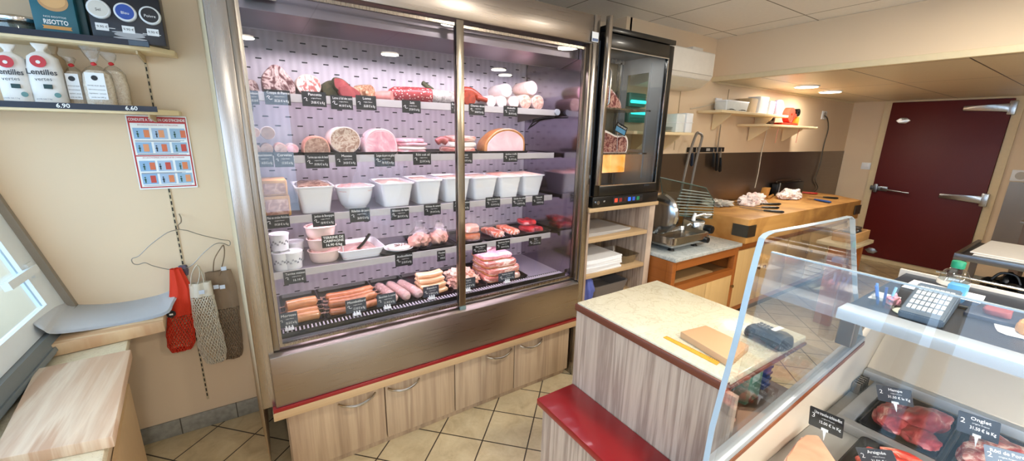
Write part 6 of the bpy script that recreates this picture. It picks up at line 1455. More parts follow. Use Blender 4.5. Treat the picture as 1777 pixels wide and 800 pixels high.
# risotto packets
TEAL = plain('packet_teal', '#1c6272', .45)
def packet(label, u0, u1, y, m, front, dz=0, dd=.05, vt=-80):
    x0, x1 = xat(u0, 30, y), xat(u1, 30, y); cx, w = (x0+x1)/2, x1-x0; h = .225
    t = thing('risotto_packet', label, 'packet', (cx, y+dd/2, zu), 0, 'teal risotto packets on the upper left shelf')
    bm = B(); box(bm, x0, x1, y, y+dd, zu+.0006, zu+h, .005); obj('packet', bm, m, t)
    if front:
        bm = B(); n_ = 30; pts = [(cx+.004+math.cos(2*PI*i/n_)*w*.34, y-.0012, zu+.118+math.sin(2*PI*i/n_)*.034) for i in range(n_)]; prism(bm, pts, (0, .001, 0)); obj('bowl_picture', bm, plain('picture_bowl', '#c79a6a', .5), t, smooth=False)
        bm = B(); pts = [(cx+.004+math.cos(2*PI*i/n_)*w*.29, y-.002, zu+.122+math.sin(2*PI*i/n_)*.027) for i in range(n_)]; prism(bm, pts, (0, .001, 0)); obj('risotto_picture', bm, plain('picture_risotto', '#dfb078', .5), t, smooth=False)
        text('NOS RISOTTOS', .0085, CHALK, t, frame((cx, y-.001, zu+.064), (1, 0, 0), (0, 0, 1)), 'small_title', maxw=w*.5)
        text('RISOTTO', .022, CHALK, t, frame((cx, y-.001, zu+.046), (1, 0, 0), (0, 0, 1)), 'title', maxw=w*.55, bold=.0006)
        bm = B(); prism(bm, [(cx-w*.32, y-.0012, zu+.022), (cx+w*.34, y-.0012, zu+.022), (cx+w*.31, y-.0012, zu+.028), (cx+w*.34, y-.0012, zu+.034), (cx-w*.32, y-.0012, zu+.034), (cx-w*.29, y-.0012, zu+.028)], (0, .001, 0)); obj('orange_banner', bm, plain('banner_orange', '#d69a52', .5), t, smooth=False)
        bm = B(); box(bm, x0+.01, x1-.01, y-.0012, y, zu+.008, zu+.013); obj('gold_line', bm, plain('line_olive', '#6d7a4a', .5), t, smooth=False)
packet('teal risotto packet in front with a bowl picture', 56, 133, yf-.005, TEAL, True)
packet('darker teal packet standing right behind the front risotto packet', 134, 150, yf+.02, plain('packet_teal_dark', '#14434a', .45), False)
# black presentation box with three round tins
x0, x1 = xat(157, 40, yf-.01), xat(284, 50, yf-.01); yb = yf-.012
t = thing('gift_box', 'black box holding three round tins with blue, black and white lids, upper left shelf', 'box', ((x0+x1)/2, yb+.04, zu))
NAVY = plain('box_navy_black', '#10131f', .35)
bm = B(); box(bm, x0, x1, yb, yb+.09, zu+.0006, zu+.20, .003); obj('case', bm, NAVY, t)
w = x1-x0; cx = (x0+x1)/2
for k, (fx, c) in enumerate(((.15, '#2a2a2e'), (.5, '#2a50a8'), (.84, '#15151a'))):
    xx = x0+w*fx; zz = zu+.098
    bm = B(); lathe(bm, [(w*.155, .0), (w*.155, -.012), (w*.14, -.016), (w*.13, -.016)], (xx, yb, zz+.012), 'Y', 32); tn = obj('tin', bm, WHITE, t)
    bm = B(); lathe(bm, [(w*.125, -.0155), (w*.125, -.0175)], (xx, yb, zz+.012), 'Y', 32); obj('tin_lid', bm, plain('tin_%d' % k, c if k else '#d9d6cf', .4), tn)
    text(('Sel', 'Bleu', 'Poivre')[k], .014, CHALK if k else SLATE, tn, frame((xx, yb-.0182, zz+.008), (1, 0, 0), (0, 0, 1)), 'tin_name')
    bm = B(); box(bm, xx-w*.09, xx+w*.08, yb-.002, yb-.0005, zz-.062, zz-.036); lb_ = obj('white_label', bm, WHITE, t, smooth=False)
    text('9.90 €', .012, SLATE, lb_, frame((xx, yb-.0026, zz-.049), (1, 0, 0), (0, 0, 1)), 'label_price')
bm = B(); n_ = 26
for k, (zz, rr_, hh) in enumerate(((.036, .052, .004), (.028, .046, .008), (.016, .05, .004))):
    prism(bm, [(cx+math.cos(2*PI*i/n_)*rr_, yb-.0012-.0004*k, zu+zz+math.sin(2*PI*i/n_)*hh) for i in range(n_)], (0, .001, 0))
obj('silver_picture', bm, plain('picture_silver', '#9fa3a8', .3, .6), t, smooth=False)
bm = B(); box(bm, x0+.012, cx-.04, yb-.0012, yb, zu+.046, zu+.048); box(bm, cx+.04, x1-.012, yb-.0012, yb, zu+.040, zu+.042); obj('white_line', bm, CHALK, t, smooth=False)

# ------------------------------------------------------------------ fire instruction poster
C4 = [PY(u, v, YW-.004) for u, v in ((215, 202), (323, 200), (343, 325), (245, 329))]
po = thing('fire_poster', "red and white fire instruction poster with pictures on the beige wall", 'poster', tuple((C4[2]+C4[3])/2))
pxx0 = (C4[0].x+C4[3].x)/2; pxx1 = (C4[1].x+C4[2].x)/2; pz0 = (C4[2].z+C4[3].z)/2; pz1 = (C4[0].z+C4[1].z)/2
yp = YW-.0052; PW, PH = pxx1-pxx0, pz1-pz0
bm = B(); box(bm, pxx0, pxx1, yp-.001, YW-.0048, pz0, pz1); obj('sheet', bm, plain('poster_paper', '#eef0ee', .4), po, smooth=False)
PR = plain('poster_red', '#b92a2c', .45)
def prect(bm, a, b, c, d, off=.0014): box(bm, pxx0+a*PW, pxx0+b*PW, yp-off-.0003, yp-off, pz0+c*PH, pz0+d*PH)
bm = B(); prect(bm, .02, .98, .90, .985); prect(bm, .02, .045, .02, .9); prect(bm, .955, .98, .02, .9); prect(bm, .045, .955, .02, .035); prect(bm, .045, .955, .455, .47); obj('red_border', bm, PR, po, smooth=False)
text("CONDUITE A TENIR EN CAS D'INCENDIE", .017, CHALK, po, frame((pxx0+PW/2, yp-.0022, pz0+.943*PH), (1, 0, 0), (0, 0, 1)), 'heading', maxw=PW*.93, bold=.0003)
for zz, s_ in ((.875, 'EN CAS D’INCENDIE DANS VOTRE LOCAL'), (.435, 'EN CAS D’INCENDIE DANS LES PARTIES COMMUNES')):
    text(s_, .0075, PR, po, frame((pxx0+PW/2, yp-.0018, pz0+zz*PH), (1, 0, 0), (0, 0, 1)), 'subheading', maxw=PW*.7)
cols = ('#8fb4d6', '#a9bfd8', '#9ab8d0'); blk = (('#e0824f', '#5b86b8'), ('#e59a6a', '#7aa6cf'), ('#d9704a', '#6b95c4'), ('#c94b3c', '#e8b08c'))
for r_ in range(4):
    for c_ in range(3):
        x_ = .075+c_*.30; z_ = (.69, .50, .25, .07)[r_]; rnd = random.Random(r_*3+c_)
        bm = B(); prect(bm, x_, x_+.26, z_, z_+.145, .0012); pc = obj('pictogram', bm, plain('picto_%d' % c_, cols[c_], .5), po, smooth=False)
        bm = B(); a_ = x_+.10+rnd.random()*.08; prect(bm, a_, a_+.09, z_+.02, z_+.12, .0019); obj('pictogram_block', bm, plain('pb_%d' % ((r_+c_) % 4), blk[(r_+c_) % 4][0], .5), pc, smooth=False)
        bm = B(); a_ = x_+.02+rnd.random()*.05; prect(bm, a_, a_+.02, z_+.02, z_+.08, .0024); prect(bm, a_-.012, a_+.03, z_+.06, z_+.07, .0024)
        prism(bm, [(pxx0+(a_+.01+math.cos(2*PI*i/10)*.014)*PW, yp-.0027, pz0+(z_+.095)*PH+math.sin(2*PI*i/10)*.014*PW) for i in range(10)], (0, .0003, 0)); obj('pictogram_figure', bm, plain('pf_%d' % (c_ % 2), ('#2b5d4a', '#23303d')[c_ % 2], .5), pc, smooth=False)
for k, zz in enumerate((.665, .655, .485, .478, .225, .215, .05)):
    bm = B(); prect(bm, .08, .90-.07*(k % 3), zz, zz+.005, .0012); obj('print_line', bm, plain('print_blue', '#44506e', .6), po, smooth=False)

# ------------------------------------------------------------------ wire hanger with net bags
yh = YW-.045
WIRE = steel('hanger_wire', '#8c857c', .35)
ha = thing('wire_hanger', 'thin wire coat hanger hooked on the wall rail above the net bags', 'hanger', tuple(PY(311, 390, yh)))
pts = [PY(u, v, yh) for u, v in ((309, 374), (314, 378), (314, 386), (309, 391), (311, 398))]
bm = B(); tube(bm, catmull([Vector((pts[0].x, YW-.006, pts[0].z))]+pts[1:], 5), .0022, 6); obj('hook', bm, WIRE, ha)
pts = [PY(u, v, yh) for u, v in ((311, 398), (290, 404), (262, 424), (241, 444), (229, 449), (231, 457), (240, 459), (252, 456), (268, 462), (300, 468), (330, 462), (352, 440), (372, 424), (386, 422), (398, 426), (398, 418), (385, 416), (350, 408), (325, 400))]
bm = B(); tube(bm, catmull(pts, 4), .0018, 6, closed=True); obj('wire', bm, WIRE, ha)
def netbag(label, top, widths, mat, band=.3, y=yh-.02, straps=(), seed=0, cell=.013, depth=.028, tagm=None):
    """top..: list of (u,v) centre line points; widths px: builds a hanging net sack"""
    cs = [PY(u, v, y) for u, v in top]; ws = [PY(u+w/2, v, y).x-PY(u-w/2, v, y).x for (u, v), w in zip(top, widths)]
    n = len(cs)-1
    def at(t):
        t = min(max(t, 0), .9999)*n; i = int(t); f = t-i
        return cs[i]*(1-f)+cs[i+1]*f, ws[i]*(1-f)+ws[i+1]*f
    o = thing('net_bag', label, 'net bag', tuple(cs[-1]), 0, 'net shopping bags hanging on the wire hanger')
    bm = B(); rings = []
    for k in range(9):
        c, w = at(band*k/8); rings.append([(c.x+math.cos(a)*w/2*(1+.1*math.sin(5*a+seed)), c.y+math.sin(a)*depth*.55*(1+.3*math.sin(6*a)), c.z) for a in [2*PI*i/36 for i in range(36)]])
    loft(bm, rings, False, False); obj('knitted_top', bm, mat, o)
    rows = int((cs[0]-cs[-1]).length*(1-band)/cell); m = 26
    def pt(r, i):
        c, w = at(band+(1-band)*r/rows); a = 2*PI*(i+(r % 2)*.5)/m; k = 1-.25*max(0, r/rows-.85)/.15
        return Vector((c.x+math.cos(a)*w/2*k*(1+.12*nz((math.cos(a)*2, math.sin(a)*2, r*.25), 1.5, seed)), c.y+math.sin(a)*depth*(.8+.5*r/rows)*k+.004*nz((i, r, 0), .7, seed), c.z+.006*nz((i*.7, r*.5, 3), 1, seed)))
    bm = B()
    for r in range(rows):
        for i in range(m):
            a = pt(r, i); 
            for j in ((i, i+1) if r % 2 else (i-1, i)):
                b = pt(r+1, j % m); tube(bm, [a, b], .0017, 4, cap=False)
    loft(bm, [[pt(rows, i)+Vector((0, 0, .001)) for i in range(m)], [cs[-1]+(pt(rows, i)-cs[-1])*.15 for i in range(m)]], False, True)
    obj('net', bm, mat, o, smooth=False)
    for st in straps:
        P_ = catmull([PY(u, v, y-.004) for u, v in st], 5); bm = B(); tube(bm, P_, .0075, 6, flat=.35); obj('strap', bm, mat, o)
    if tagm:
        for u, v in tagm:
            p = PY(u, v, y-.034); bm = B(); box(bm, p.x-.011, p.x+.011, p.y-.001, p.y+.001, p.z-.010, p.z+.010); obj('care_label', bm, plain('care_label', '#c9ced6', .5), o, smooth=False)
    return o
YARN_O = plain('orange_red_yarn', '#d8381a', .8, scale=400, bump=.5); YARN_W = plain('cream_yarn', '#d9cdb8', .85, scale=400, bump=.5); YARN_B = plain('brown_yarn', '#8b735a', .85, scale=400, bump=.5)
netbag('brown net bag with long straps, rightmost of three on the hanger', [(378, 470), (385, 500), (397, 550), (402, 590), (404, 620)], [44, 50, 40, 38, 40], YARN_B, .42, yh+.012, (((370, 470), (372, 450), (382, 432), (388, 426), (389, 445), (381, 478)),), 3, depth=.018, tagm=((388, 466), (375, 498), (386, 498)))
netbag('cream white net bag, middle of three on the hanger', [(348, 490), (352, 520), (358, 555), (366, 590), (376, 626)], [38, 42, 44, 46, 46], YARN_W, .2, yh-.034, (((331, 496), (333, 475), (342, 460), (347, 475), (340, 505)), ((345, 462), (352, 478), (356, 500))), 5, tagm=((350, 507),))
ob = netbag('orange red net bag, leftmost of three on the hanger', [(304, 466), (313, 500), (314, 540), (314, 575), (316, 606)], [20, 38, 46, 50, 48], YARN_O, .55, yh-.030, (), 7)
p = PY(297, 545, yh-.072); bm = B(); lathe(bm, [(.018, -.001), (.018, .001)], (p.x, p.y, p.z), 'Y', 24); lb_ = obj('round_label', bm, SLATE, ob)
bm = B(); box(bm, p.x-.007, p.x+.007, p.y-.0018, p.y-.001, p.z-.006, p.z+.002); obj('label_print', bm, CHALK, lb_, smooth=False)
p = PY(318, 468, yh+.01); bm = B(); slab(bm, p.x, p.y, p.z-.03, .03, .02, .05); obj('knot_of_cloth', bm, plain('grey_violet_cloth', '#6a6272', .8), ob)

# ------------------------------------------------------------------ white paper sheets on the bench board
def sheet(dz, dk):
    bot = [(55, 562, .850), (74, 573, .835), (98, 580, .80), (190, 568, .774), (284, 548, .776), (302, 527, .785), (313, 504, .80)]
    top = [(56, 561, .851), (100, 535, .835), (142, 512, .80), (205, 501, .776), (252, 499, .780), (280, 487, .80), (299, 470, .835)]
    A_ = catmull([PZ(*p) for p in bot], 4); Bt = catmull([PZ(*p) for p in top], 4)
    off = Vector((dk*.6, -dk, dz)); rows = []
    for k in range(9):
        f = k/8; rows.append([a*(1-f)+b*f+off for a, b in zip(A_, Bt)])
    return rows
PWH = plain('sheet_white', '#f6f8fb', .5, var=.01)
t = thing('paper_sheets', 'large white paper sheets with a curled corner on the upper wooden board', 'paper', (-.55, 2.2, .775))
for k in range(4):
    bm = B(); rows = sheet(.0012+k*.0022, -.004*k); loft(bm, rows, False, False, closed=False)
    g = bmesh.ops.solidify(bm, geom=bm.faces[:], thickness=.0012)
    obj('sheet', bm, PWH, t)
# ------------------------------------------------------------------ refrigerated counter case (nearest the camera)
YC = .445
cs = thing('meat_counter', 'glass fronted refrigerated meat counter at the lower right with acrylic end screen', 'display counter', (1.6, -.3, 0))
CASEC = plain('case_cream', '#e2d3bd', .4, var=.03)
rail = [PY(u, v, YC) for u, v in ((1250, 797), (1487, 592))]
def rz(x): a, b = rail; return a.z+(b.z-a.z)*(x-a.x)/(b.x-a.x)
x0, x1 = .93, 1.99
bm = B(); prism(bm, [(x0, YC, 0), (2.36, YC, 0), (2.36, YC, .95), (x1, YC, rz(x1)-.034), (x0, YC, rz(x0)-.034)], (0, .02, 0)); obj('end_wall', bm, CASEC, cs, smooth=False)
bm = B(); prism(bm, [(x0, YC-.012, rz(x0)-.033), (x1, YC-.012, rz(x1)-.033), (x1, YC-.012, rz(x1)-.016), (x0, YC-.012, rz(x0)-.016)], (0, .036, 0), .002); obj('wood_strip', bm, plain('orange_brown_strip', '#8a4a26', .4), cs)
bm = B(); prism(bm, [(x0, YC-.010, rz(x0)-.0155), (x1, YC-.010, rz(x1)-.0155), (x1, YC-.010, rz(x1)+.004), (x0, YC-.010, rz(x0)+.004)], (0, .034, 0), .002); obj('steel_channel', bm, ALUP, cs)
# acrylic screen
scp = [(x0+.0, rz(x0)+.005)]+[(PY(u, v, YC).x, PY(u, v, YC).z) for u, v in ((1240, 745), (1285, 580), (1309, 480), (1322, 432), (1327, 415), (1334, 408), (1345, 403), (1400, 393), (1455, 382), (1479, 376), (1484, 381), (1488, 500), (1490, 588))]
scp = [p for p in scp if True]; scp[-1] = (x1, rz(x1)+.005)
scr = thing('acrylic_screen', 'tall clear acrylic end screen with a rounded corner standing on the meat counter', 'screen', (1.4, YC, rz(1.4)))
bm = B(); prism(bm, [(x, YC, z) for x, z in scp], (0, .014, 0)); obj('sheet', bm, ACRYL, scr, smooth=False)
def edge(name, seg):
    bm = B(); pts = [Vector((x, YC+.007, z)) for x, z in seg]
    V = []
    for i, p in enumerate(pts):
        d = (pts[min(i+1, len(pts)-1)]-pts[max(i-1, 0)]).normalized(); nn = Vector((d.z, 0, -d.x))
        V.append([p+nn*.0012+Vector((0, -.0072, 0)), p-nn*.0005+Vector((0, -.0072, 0)), p-nn*.0005+Vector((0, .0072, 0)), p+nn*.0012+Vector((0, .0072, 0))])
    loft(bm, V); obj(name, bm, ACEDGE, scr)
edge('polished_edge', scp)
# front glass leaning toward the customer
gx = lambda z: .925+(z-.74)*(1.035-.925)/(1.33-.74)
bm = B(); prism(bm, [(gx(.72), YC-.013, .72), (gx(.72)+.006, YC-.013, .72), (gx(1.33)+.006, YC-.013, 1.33), (gx(1.33), YC-.013, 1.33)], (0, -1.9, 0)); obj('front_glass', bm, GLASS, cs, smooth=False)
bm = B(); prism(bm, [(gx(1.33)-.001, YC-.014, 1.3302), (gx(1.33)+.007, YC-.014, 1.3302), (gx(1.33)+.007, YC-.014, 1.333), (gx(1.33)-.001, YC-.014, 1.333)], (0, -1.9, 0)); obj('glass_edge', bm, ACEDGE, cs, smooth=False)
bm = B(); box(bm, .91, .96, -1.5, YC-.014, .505, .715, .004); box(bm, 1.112, 1.30, -1.5, YC-.014, .3, .50); obj('front_panel', bm, CASEC, cs, smooth=False)
bm = B(); box(bm, .905, .97, -1.5, YC-.014, .70, .719, .003); obj('glass_channel', bm, ALU, cs, smooth=False)
# service shelf
SH = 1.045
bm = B(); box(bm, 1.62, 1.705, -1.5, YC-.002, SH-.038, SH, .003); obj('shelf_profile', bm, plain('pale_metal_profile', '#b9c3cc', .3, .2), cs)
bm = B(); box(bm, 1.706, 2.38, -1.5, YC-.002, SH-.036, SH-.012); obj('service_shelf', bm, plain('dark_mat', '#202a36', .35), cs, smooth=False)
bm = B(); box(bm, 2.381, 2.40, -1.5, YC+.02, .0, SH); obj('rear_wall', bm, plain('case_rear', '#cfc9c0', .4), cs, smooth=False)
bm = B(); box(bm, 1.665, 1.715, YC-.05, YC-.003, .90, SH-.039, .004); obj('shelf_support', bm, STEELD, cs, smooth=False)
# interior: cream back slope, ledge, deck
bm = B(); prism(bm, [(2.165, YC-.001, .64), (2.379, YC-.001, .80), (2.379, YC-.001, .78), (2.165, YC-.001, .62)], (0, -1.9, 0)); obj('back_slope', bm, CASEC, cs, smooth=False)
bm = B(); box(bm, 2.352, 2.379, -1.5, YC-.002, .81, 1.0); obj('back_strip', bm, veined('case_back_marble', '#d9cfc0', '#a58f78', 8, .4, .5), cs, smooth=False)
bm = B(); box(bm, 2.125, 2.163, -1.5, YC-.002, .60, .637, .003); obj('ledge_profile', bm, ALUP, cs)
bm = B(); box(bm, .965, 2.124, -1.5, YC-.002, .555, .575); obj('deck', bm, plain('case_deck_steel', '#a9a7a2', .35, .5), cs, smooth=False)
bm = B()
for i in range(6): box(bm, 2.0+.02*i, 2.008+.02*i, YC-.03, YC-.003, .576, .62)
obj('vent_fins', bm, STEELV, cs, smooth=False)
bm = B(); box(bm, 1.69, 1.73, -1.5, YC-.045, .5755, .612, .004); box(bm, 1.731, 2.12, YC-.09, YC-.045, .5755, .610, .004); obj('tray_frame', bm, plain('frame_pale_steel', '#aeb0b1', .3, .5), cs)
area('case_fill_light', (1.66, -.3, 1.0), .05, 22, (1, .97, .95), (.45, 0, -1), cs, sizey=1.3)  # added area light under the service shelf to brighten the case interior

zt = .5765
GQ = 'black meat trays in the counter'
def ctray(xa, xb, ya, yb, label, z=zt, h=.03, m=TRAYB): return tray(xa, xb, ya, yb, z, label, GQ, m, h)
a = [PZ(*p, .60) for p in ((1490, 712), (1655, 717), (1610, 785), (1510, 758))]
ctray(1.745, 2.105, .140, .345, 'black tray of dark red skirt steak below the Hampe tag')
ctray(1.745, 2.105, -.085, .130, 'black tray of red meat under the Onglet tag')
ctray(1.745, 2.105, -.34, -.095, 'black tray at the right edge with a red roast')
ctray(1.40, 1.675, .09, .31, 'black tray of bright red meat strips behind the Araignée tag')
HAMPE = meat('skirt_steak', [(.2, '#4a1216'), (.38, '#7c2026'), (.50, '#9a3436'), (.60, '#b05a54'), (.66, '#d8a494'), (.72, '#8c2a2e'), (.85, '#5c181c')], 11, dist=1.0, stretch=(1, 2.6, 1.4), bump=.6)
ONGL = meat('hanger_steak', [(.2, '#6a2020'), (.40, '#a8423e'), (.48, '#c97a6a'), (.54, '#eccab6'), (.62, '#b04844'), (.9, '#7a2826')], 13, dist=1.4, bump=.6)
REDS = meat('red_strips', [(.25, '#8c1a18'), (.48, '#c03428'), (.58, '#d8604a'), (.62, '#edc0a8'), (.67, '#c8402e'), (.9, '#b02a22')], 14, dist=1.2, stretch=(2, 1, 1), bump=.4)
def lump(name, label, cat, pieces, mat, z, grp=None, z0=None, parts='meat_fold'):
    cx = sum(p[0] for p in pieces)/len(pieces); cy = sum(p[1] for p in pieces)/len(pieces)
    t = thing(name, label, cat, (cx, cy, z), 0, grp)
    for i, (x, y, w, d, h, r_) in enumerate(pieces):
        bm = B(); r = bmesh.ops.create_icosphere(bm, subdivisions=4, radius=1)
        for v_ in r['verts']:
            q_ = v_.co.copy(); k = 1+.22*nz(q_, 1.6, i+3)+.10*abs(nz(q_, 4, i))
            X = q_.x*w*k; Y = q_.y*d*k; Z = h*(.55+q_.z*.5*k+.05*math.sin(q_.x*9+i))
            v_.co = Vector((x+X*math.cos(r_)-Y*math.sin(r_), y+X*math.sin(r_)+Y*math.cos(r_), z+max(.0006, Z)))
        obj(parts, bm, mat, t)
    return t
zm = zt+.005
lump('skirt_steak', 'folded dark red skirt steak in the black tray behind the Hampe tag', 'meat', [(1.87, .275, .085, .06, .055, .3), (1.93, .215, .10, .05, .075, -.5), (1.83, .205, .06, .05, .05, .9), (1.97, .27, .05, .05, .05, 0)], HAMPE, zm)
lump('hanger_steak', 'reddish hanger steak with pale fat under the Onglet tag', 'meat', [(1.84, .06, .07, .055, .08, .2), (1.90, .02, .09, .06, .085, -.3), (1.98, .05, .06, .055, .06, .5), (1.83, -.02, .06, .05, .06, .2)], ONGL, zm)
lump('beef_roast', 'smooth red roast at the right edge of the counter', 'meat', [(1.92, -.19, .12, .06, .09, .1), (1.86, -.25, .10, .05, .07, .0)], REDM if False else meat('roast_red', [(.3, '#9c2426'), (.6, '#c23a3a'), (.85, '#d86a62')], 8, dist=.5), zm)
t = thing('meat_strips', 'bright red meat strips heaped in the tray behind the Araignée tag', 'meat', (1.55, .2, zm))
for i, (xa, ya, xb, yb, r_, z_) in enumerate(((1.62, .28, 1.56, .14, .019, .018), (1.58, .285, 1.52, .15, .02, .02), (1.61, .25, 1.63, .13, .017, .045), (1.54, .28, 1.46, .20, .022, .02), (1.48, .24, 1.52, .12, .022, .02), (1.55, .24, 1.57, .14, .018, .052), (1.44, .27, 1.44, .15, .018, .018))):
    P_ = catmull([(xa, ya, zm+z_), ((xa+xb)/2+.01, (ya+yb)/2, zm+z_+.008), (xb, yb, zm+z_)], 5)
    bm = B(); tube(bm, P_, [r_*(.45+.55*math.sin(PI*(k+.6)/(len(P_)+.2)))*(1+.18*nz((k, i, 0), 1)) for k in range(len(P_))], 12, flat=.75); obj('strip', bm, REDS, t)
# pork belly slab with rind, front left
c4 = [PZ(u, v, .625) for u, v in ((1398, 751), (1421, 752), (1462, 812), (1362, 812), (1366, 788), (1384, 765))]
t = thing('pork_belly', 'pale pink pork belly slab with smooth rind at the bottom edge, left of the trays', 'meat', (c4[0].x, c4[0].y, .576))
bm = B(); prism(bm, [(p.x, p.y, .5762) for p in c4], (0, 0, .045), .008); obj('rind', bm, meat('belly_rind', [(.3, '#dba585'), (.6, '#e8b998'), (.85, '#f0cdb2')], 10, rough=.4), t)
bm = B(); pp_ = [(c4[5].x-.006, c4[5].y+.004), (c4[0].x-.004, c4[0].y+.007), (c4[0].x, c4[0].y), (c4[5].x, c4[5].y), (c4[4].x, c4[4].y), (c4[3].x, c4[3].y), (c4[3].x-.008, c4[3].y), (c4[4].x-.008, c4[4].y+.002)]
prism(bm, [(a_, b_, .577) for a_, b_ in pp_], (0, 0, .028)); obj('meat_edge', bm, SLABM, t, smooth=False)

# counter tags: slate cards on white spikes
def ctag(px, x, title, price, label, back=SLATE2, tipuv=None, sub='origine France', num='2'):
    c = [PX(u, v, x) for u, v in px]      # top-left, top-right, bottom-right, bottom-left
    ctr = sum(c, Vector())/4; w = ((c[1]-c[0]).length+(c[2]-c[3]).length)/2; h = ((c[3]-c[0]).length+(c[2]-c[1]).length)/2
    t = thing('price_tag', label, 'price tag', tuple(ctr), 0, 'slate tags on white spikes in the counter')
    xd = ((c[1]-c[0])+(c[2]-c[3])).normalized(); yd = ((c[0]-c[3])+(c[1]-c[2])).normalized()
    m = frame(ctr, xd, yd); yd = m.to_3x3().col[1]; nrm = m.to_3x3().col[2]
    q_ = lambda a, b, d=0: ctr+xd*a+yd*b+nrm*d
    pts = [q_(sx*(w/2-.0)*k1, sy*(h/2)*k2) for sx, sy, k1, k2 in ((-1, -1, .96, 1), (1, -1, .96, 1), (1, -1, 1, .93), (1, 1, 1, .93), (1, 1, .96, 1), (-1, 1, .96, 1), (-1, 1, 1, .93), (-1, -1, 1, .93))]
    bm = B(); prism(bm, pts, -nrm*.002); obj('slate', bm, back, t, smooth=False)
    text(title, h*.22, CHALK, t, Matrix.Translation(q_(w*.05, h*.32, .0008)-ctr) @ m, 'title', maxw=w*.80, bold=.0002)
    text(sub, h*.09, CHALK, t, Matrix.Translation(q_(w*.06, h*.11, .0008)-ctr) @ m, 'subtitle', maxw=w*.45)
    text(price, h*.21, CHALK, t, Matrix.Translation(q_(w*.12, -h*.12, .0008)-ctr) @ m, 'price', maxw=w*.62, bold=.0002)
    text(num, h*.34, CHALK, t, Matrix.Translation(q_(-w*.37, h*.10, .0008)-ctr) @ m, 'chalk_number')
    bm = B(); tip = q_(-.0, -h*.5, .002); 
    pts = [q_(-w*.10, -h*.36, .0015), q_(w*.10, -h*.36, .0015), q_(w*.10, -h*.48, .0015), q_(w*.05, -h*.48, .0015), q_(0, -h*.98, .0015), q_(-w*.05, -h*.48, .0015), q_(-w*.10, -h*.48, .0015)]
    prism(bm, pts, nrm*.003); obj('spike', bm, WHITE, t, smooth=False)
ctag(((1523, 667), (1584, 679), (1583, 706), (1521, 694)), 1.80, 'Hampe', '31.50 € le Kg', 'grey slate tag reading Hampe standing in the dark red steak', back=SLATE2)
ctag(((1668, 713), (1741, 737), (1729, 770), (1655, 745)), 1.80, 'Onglet', '31.50 € le Kg', 'grey slate tag reading Onglet over the pale streaked meat')
ctag(((1495, 778), (1556, 785), (1556, 815), (1488, 808)), 1.47, 'Araignée', '31.50 € le Kg', 'grey slate tag reading Araignée at the bottom edge of the photo')
ctag(((1716, 773), (1790, 793), (1778, 826), (1702, 806)), 1.74, 'Rôti de Porc', '15.90 € le Kg', 'pale slate tag reading Rôti de Porc at the lower right corner', back=plain('slate_pale', '#6f7a86', .4))
ctag(((1411, 706), (1470, 731), (1457, 759), (1398, 733)), 1.42, 'Une tranche échine-filet', '15.00 € le Kg', 'black slate tag reading Une tranche stuck in the pork belly slab', back=SLATE, num='3')

# ------------------------------------------------------------------ things on the service shelf
zs = SH-.0115
def P2(u, v, z=zs): return PZ(u, v, z)
p = P2(1532, 530); t = thing('pen_holder', 'small clear holder of blue and pink pens on the service shelf', 'pen holder', (p.x, p.y, zs))
bm = B(); loft(bm, [rr(p.x, p.y, zs+.0005, .06, .06, .01), rr(p.x, p.y, zs+.035, .066, .066, .01), rr(p.x, p.y, zs+.035, .06, .06, .01), rr(p.x, p.y, zs+.004, .054, .054, .01)]); obj('cup', bm, BOXC, t)
for i, (dx, dy, c) in enumerate(((-.012, .012, '#3a6fc4'), (.008, .016, '#5a8fd4'), (-.004, -.002, '#2a4f94'), (.012, -.012, '#8ac0e0'))):
    bm = B(); tube(bm, [(p.x+dx, p.y+dy, zs+.005), (p.x+dx*1.8, p.y+dy*1.8+.004, zs+.07)], .004, 8); obj('pen', bm, plain('pen_%d' % i, c, .4), t)
p = P2(1548, 530); bm = B(); blob(bm, (p.x, p.y, zs+.02), (.022, .018, .020), .3, 8, 2, 3, flat=.0195); obj('pink_sponge', bm, plain('pink_sponge', '#e79aa6', .7), label='crumpled pink sponge right of the pens on the service shelf', cat='sponge')
p = P2(1574, 544); bm = B(); lathe(bm, [(.036, zs+.0006), (.038, zs+.003), (.036, zs+.005), (.01, zs+.005)], (p.x, p.y, 0), n=32); obj('coin_dish', bm, plain('cream_disc', '#dfe6cf', .4), label='pale cream round disc lying on the dark service shelf', cat='dish')
# scale / cash register with keypad
kc = [P2(u, v, zs+.03) for u, v in ((1560, 535), (1640, 556), (1668, 517), (1592, 500))]
t = thing('shop_scale', 'grey blue shop scale with rows of white keys on the service shelf', 'scale', tuple(sum(kc, Vector())/4-Vector((0, 0, .03))))
bm = B(); base = [Vector((p.x, p.y, zs+.0006)) for p in kc]; topk = [Vector((p.x, p.y, zs+(.025 if i < 2 else .055))) for i, p in enumerate(kc)]
loft(bm, [base, topk]); bmesh.ops.bevel(bm, geom=bm.edges[:], offset=.004, segments=2, affect='EDGES'); obj('body', bm, plain('scale_blue_grey', '#56697c', .35), t)
nrm = (topk[1]-topk[0]).cross(topk[3]-topk[0]).normalized(); nrm = nrm if nrm.z > 0 else -nrm
for i in range(7):
    for j in range(5):
        def bl_(fx, fy): return (topk[0]*(1-fx)+topk[1]*fx)*(1-fy)+(topk[3]*(1-fx)+topk[2]*fx)*fy
        q4 = [bl_(.10+i*.115, .12+j*.155), bl_(.10+i*.115+.09, .12+j*.155), bl_(.10+i*.115+.09, .12+j*.155+.115), bl_(.10+i*.115, .12+j*.155+.115)]
        bm = B(); prism(bm, [q_+nrm*.0002 for q_ in q4], nrm*.003); obj('key', bm, plain('key_grey_white', '#c3ccd4', .4), t, smooth=False)
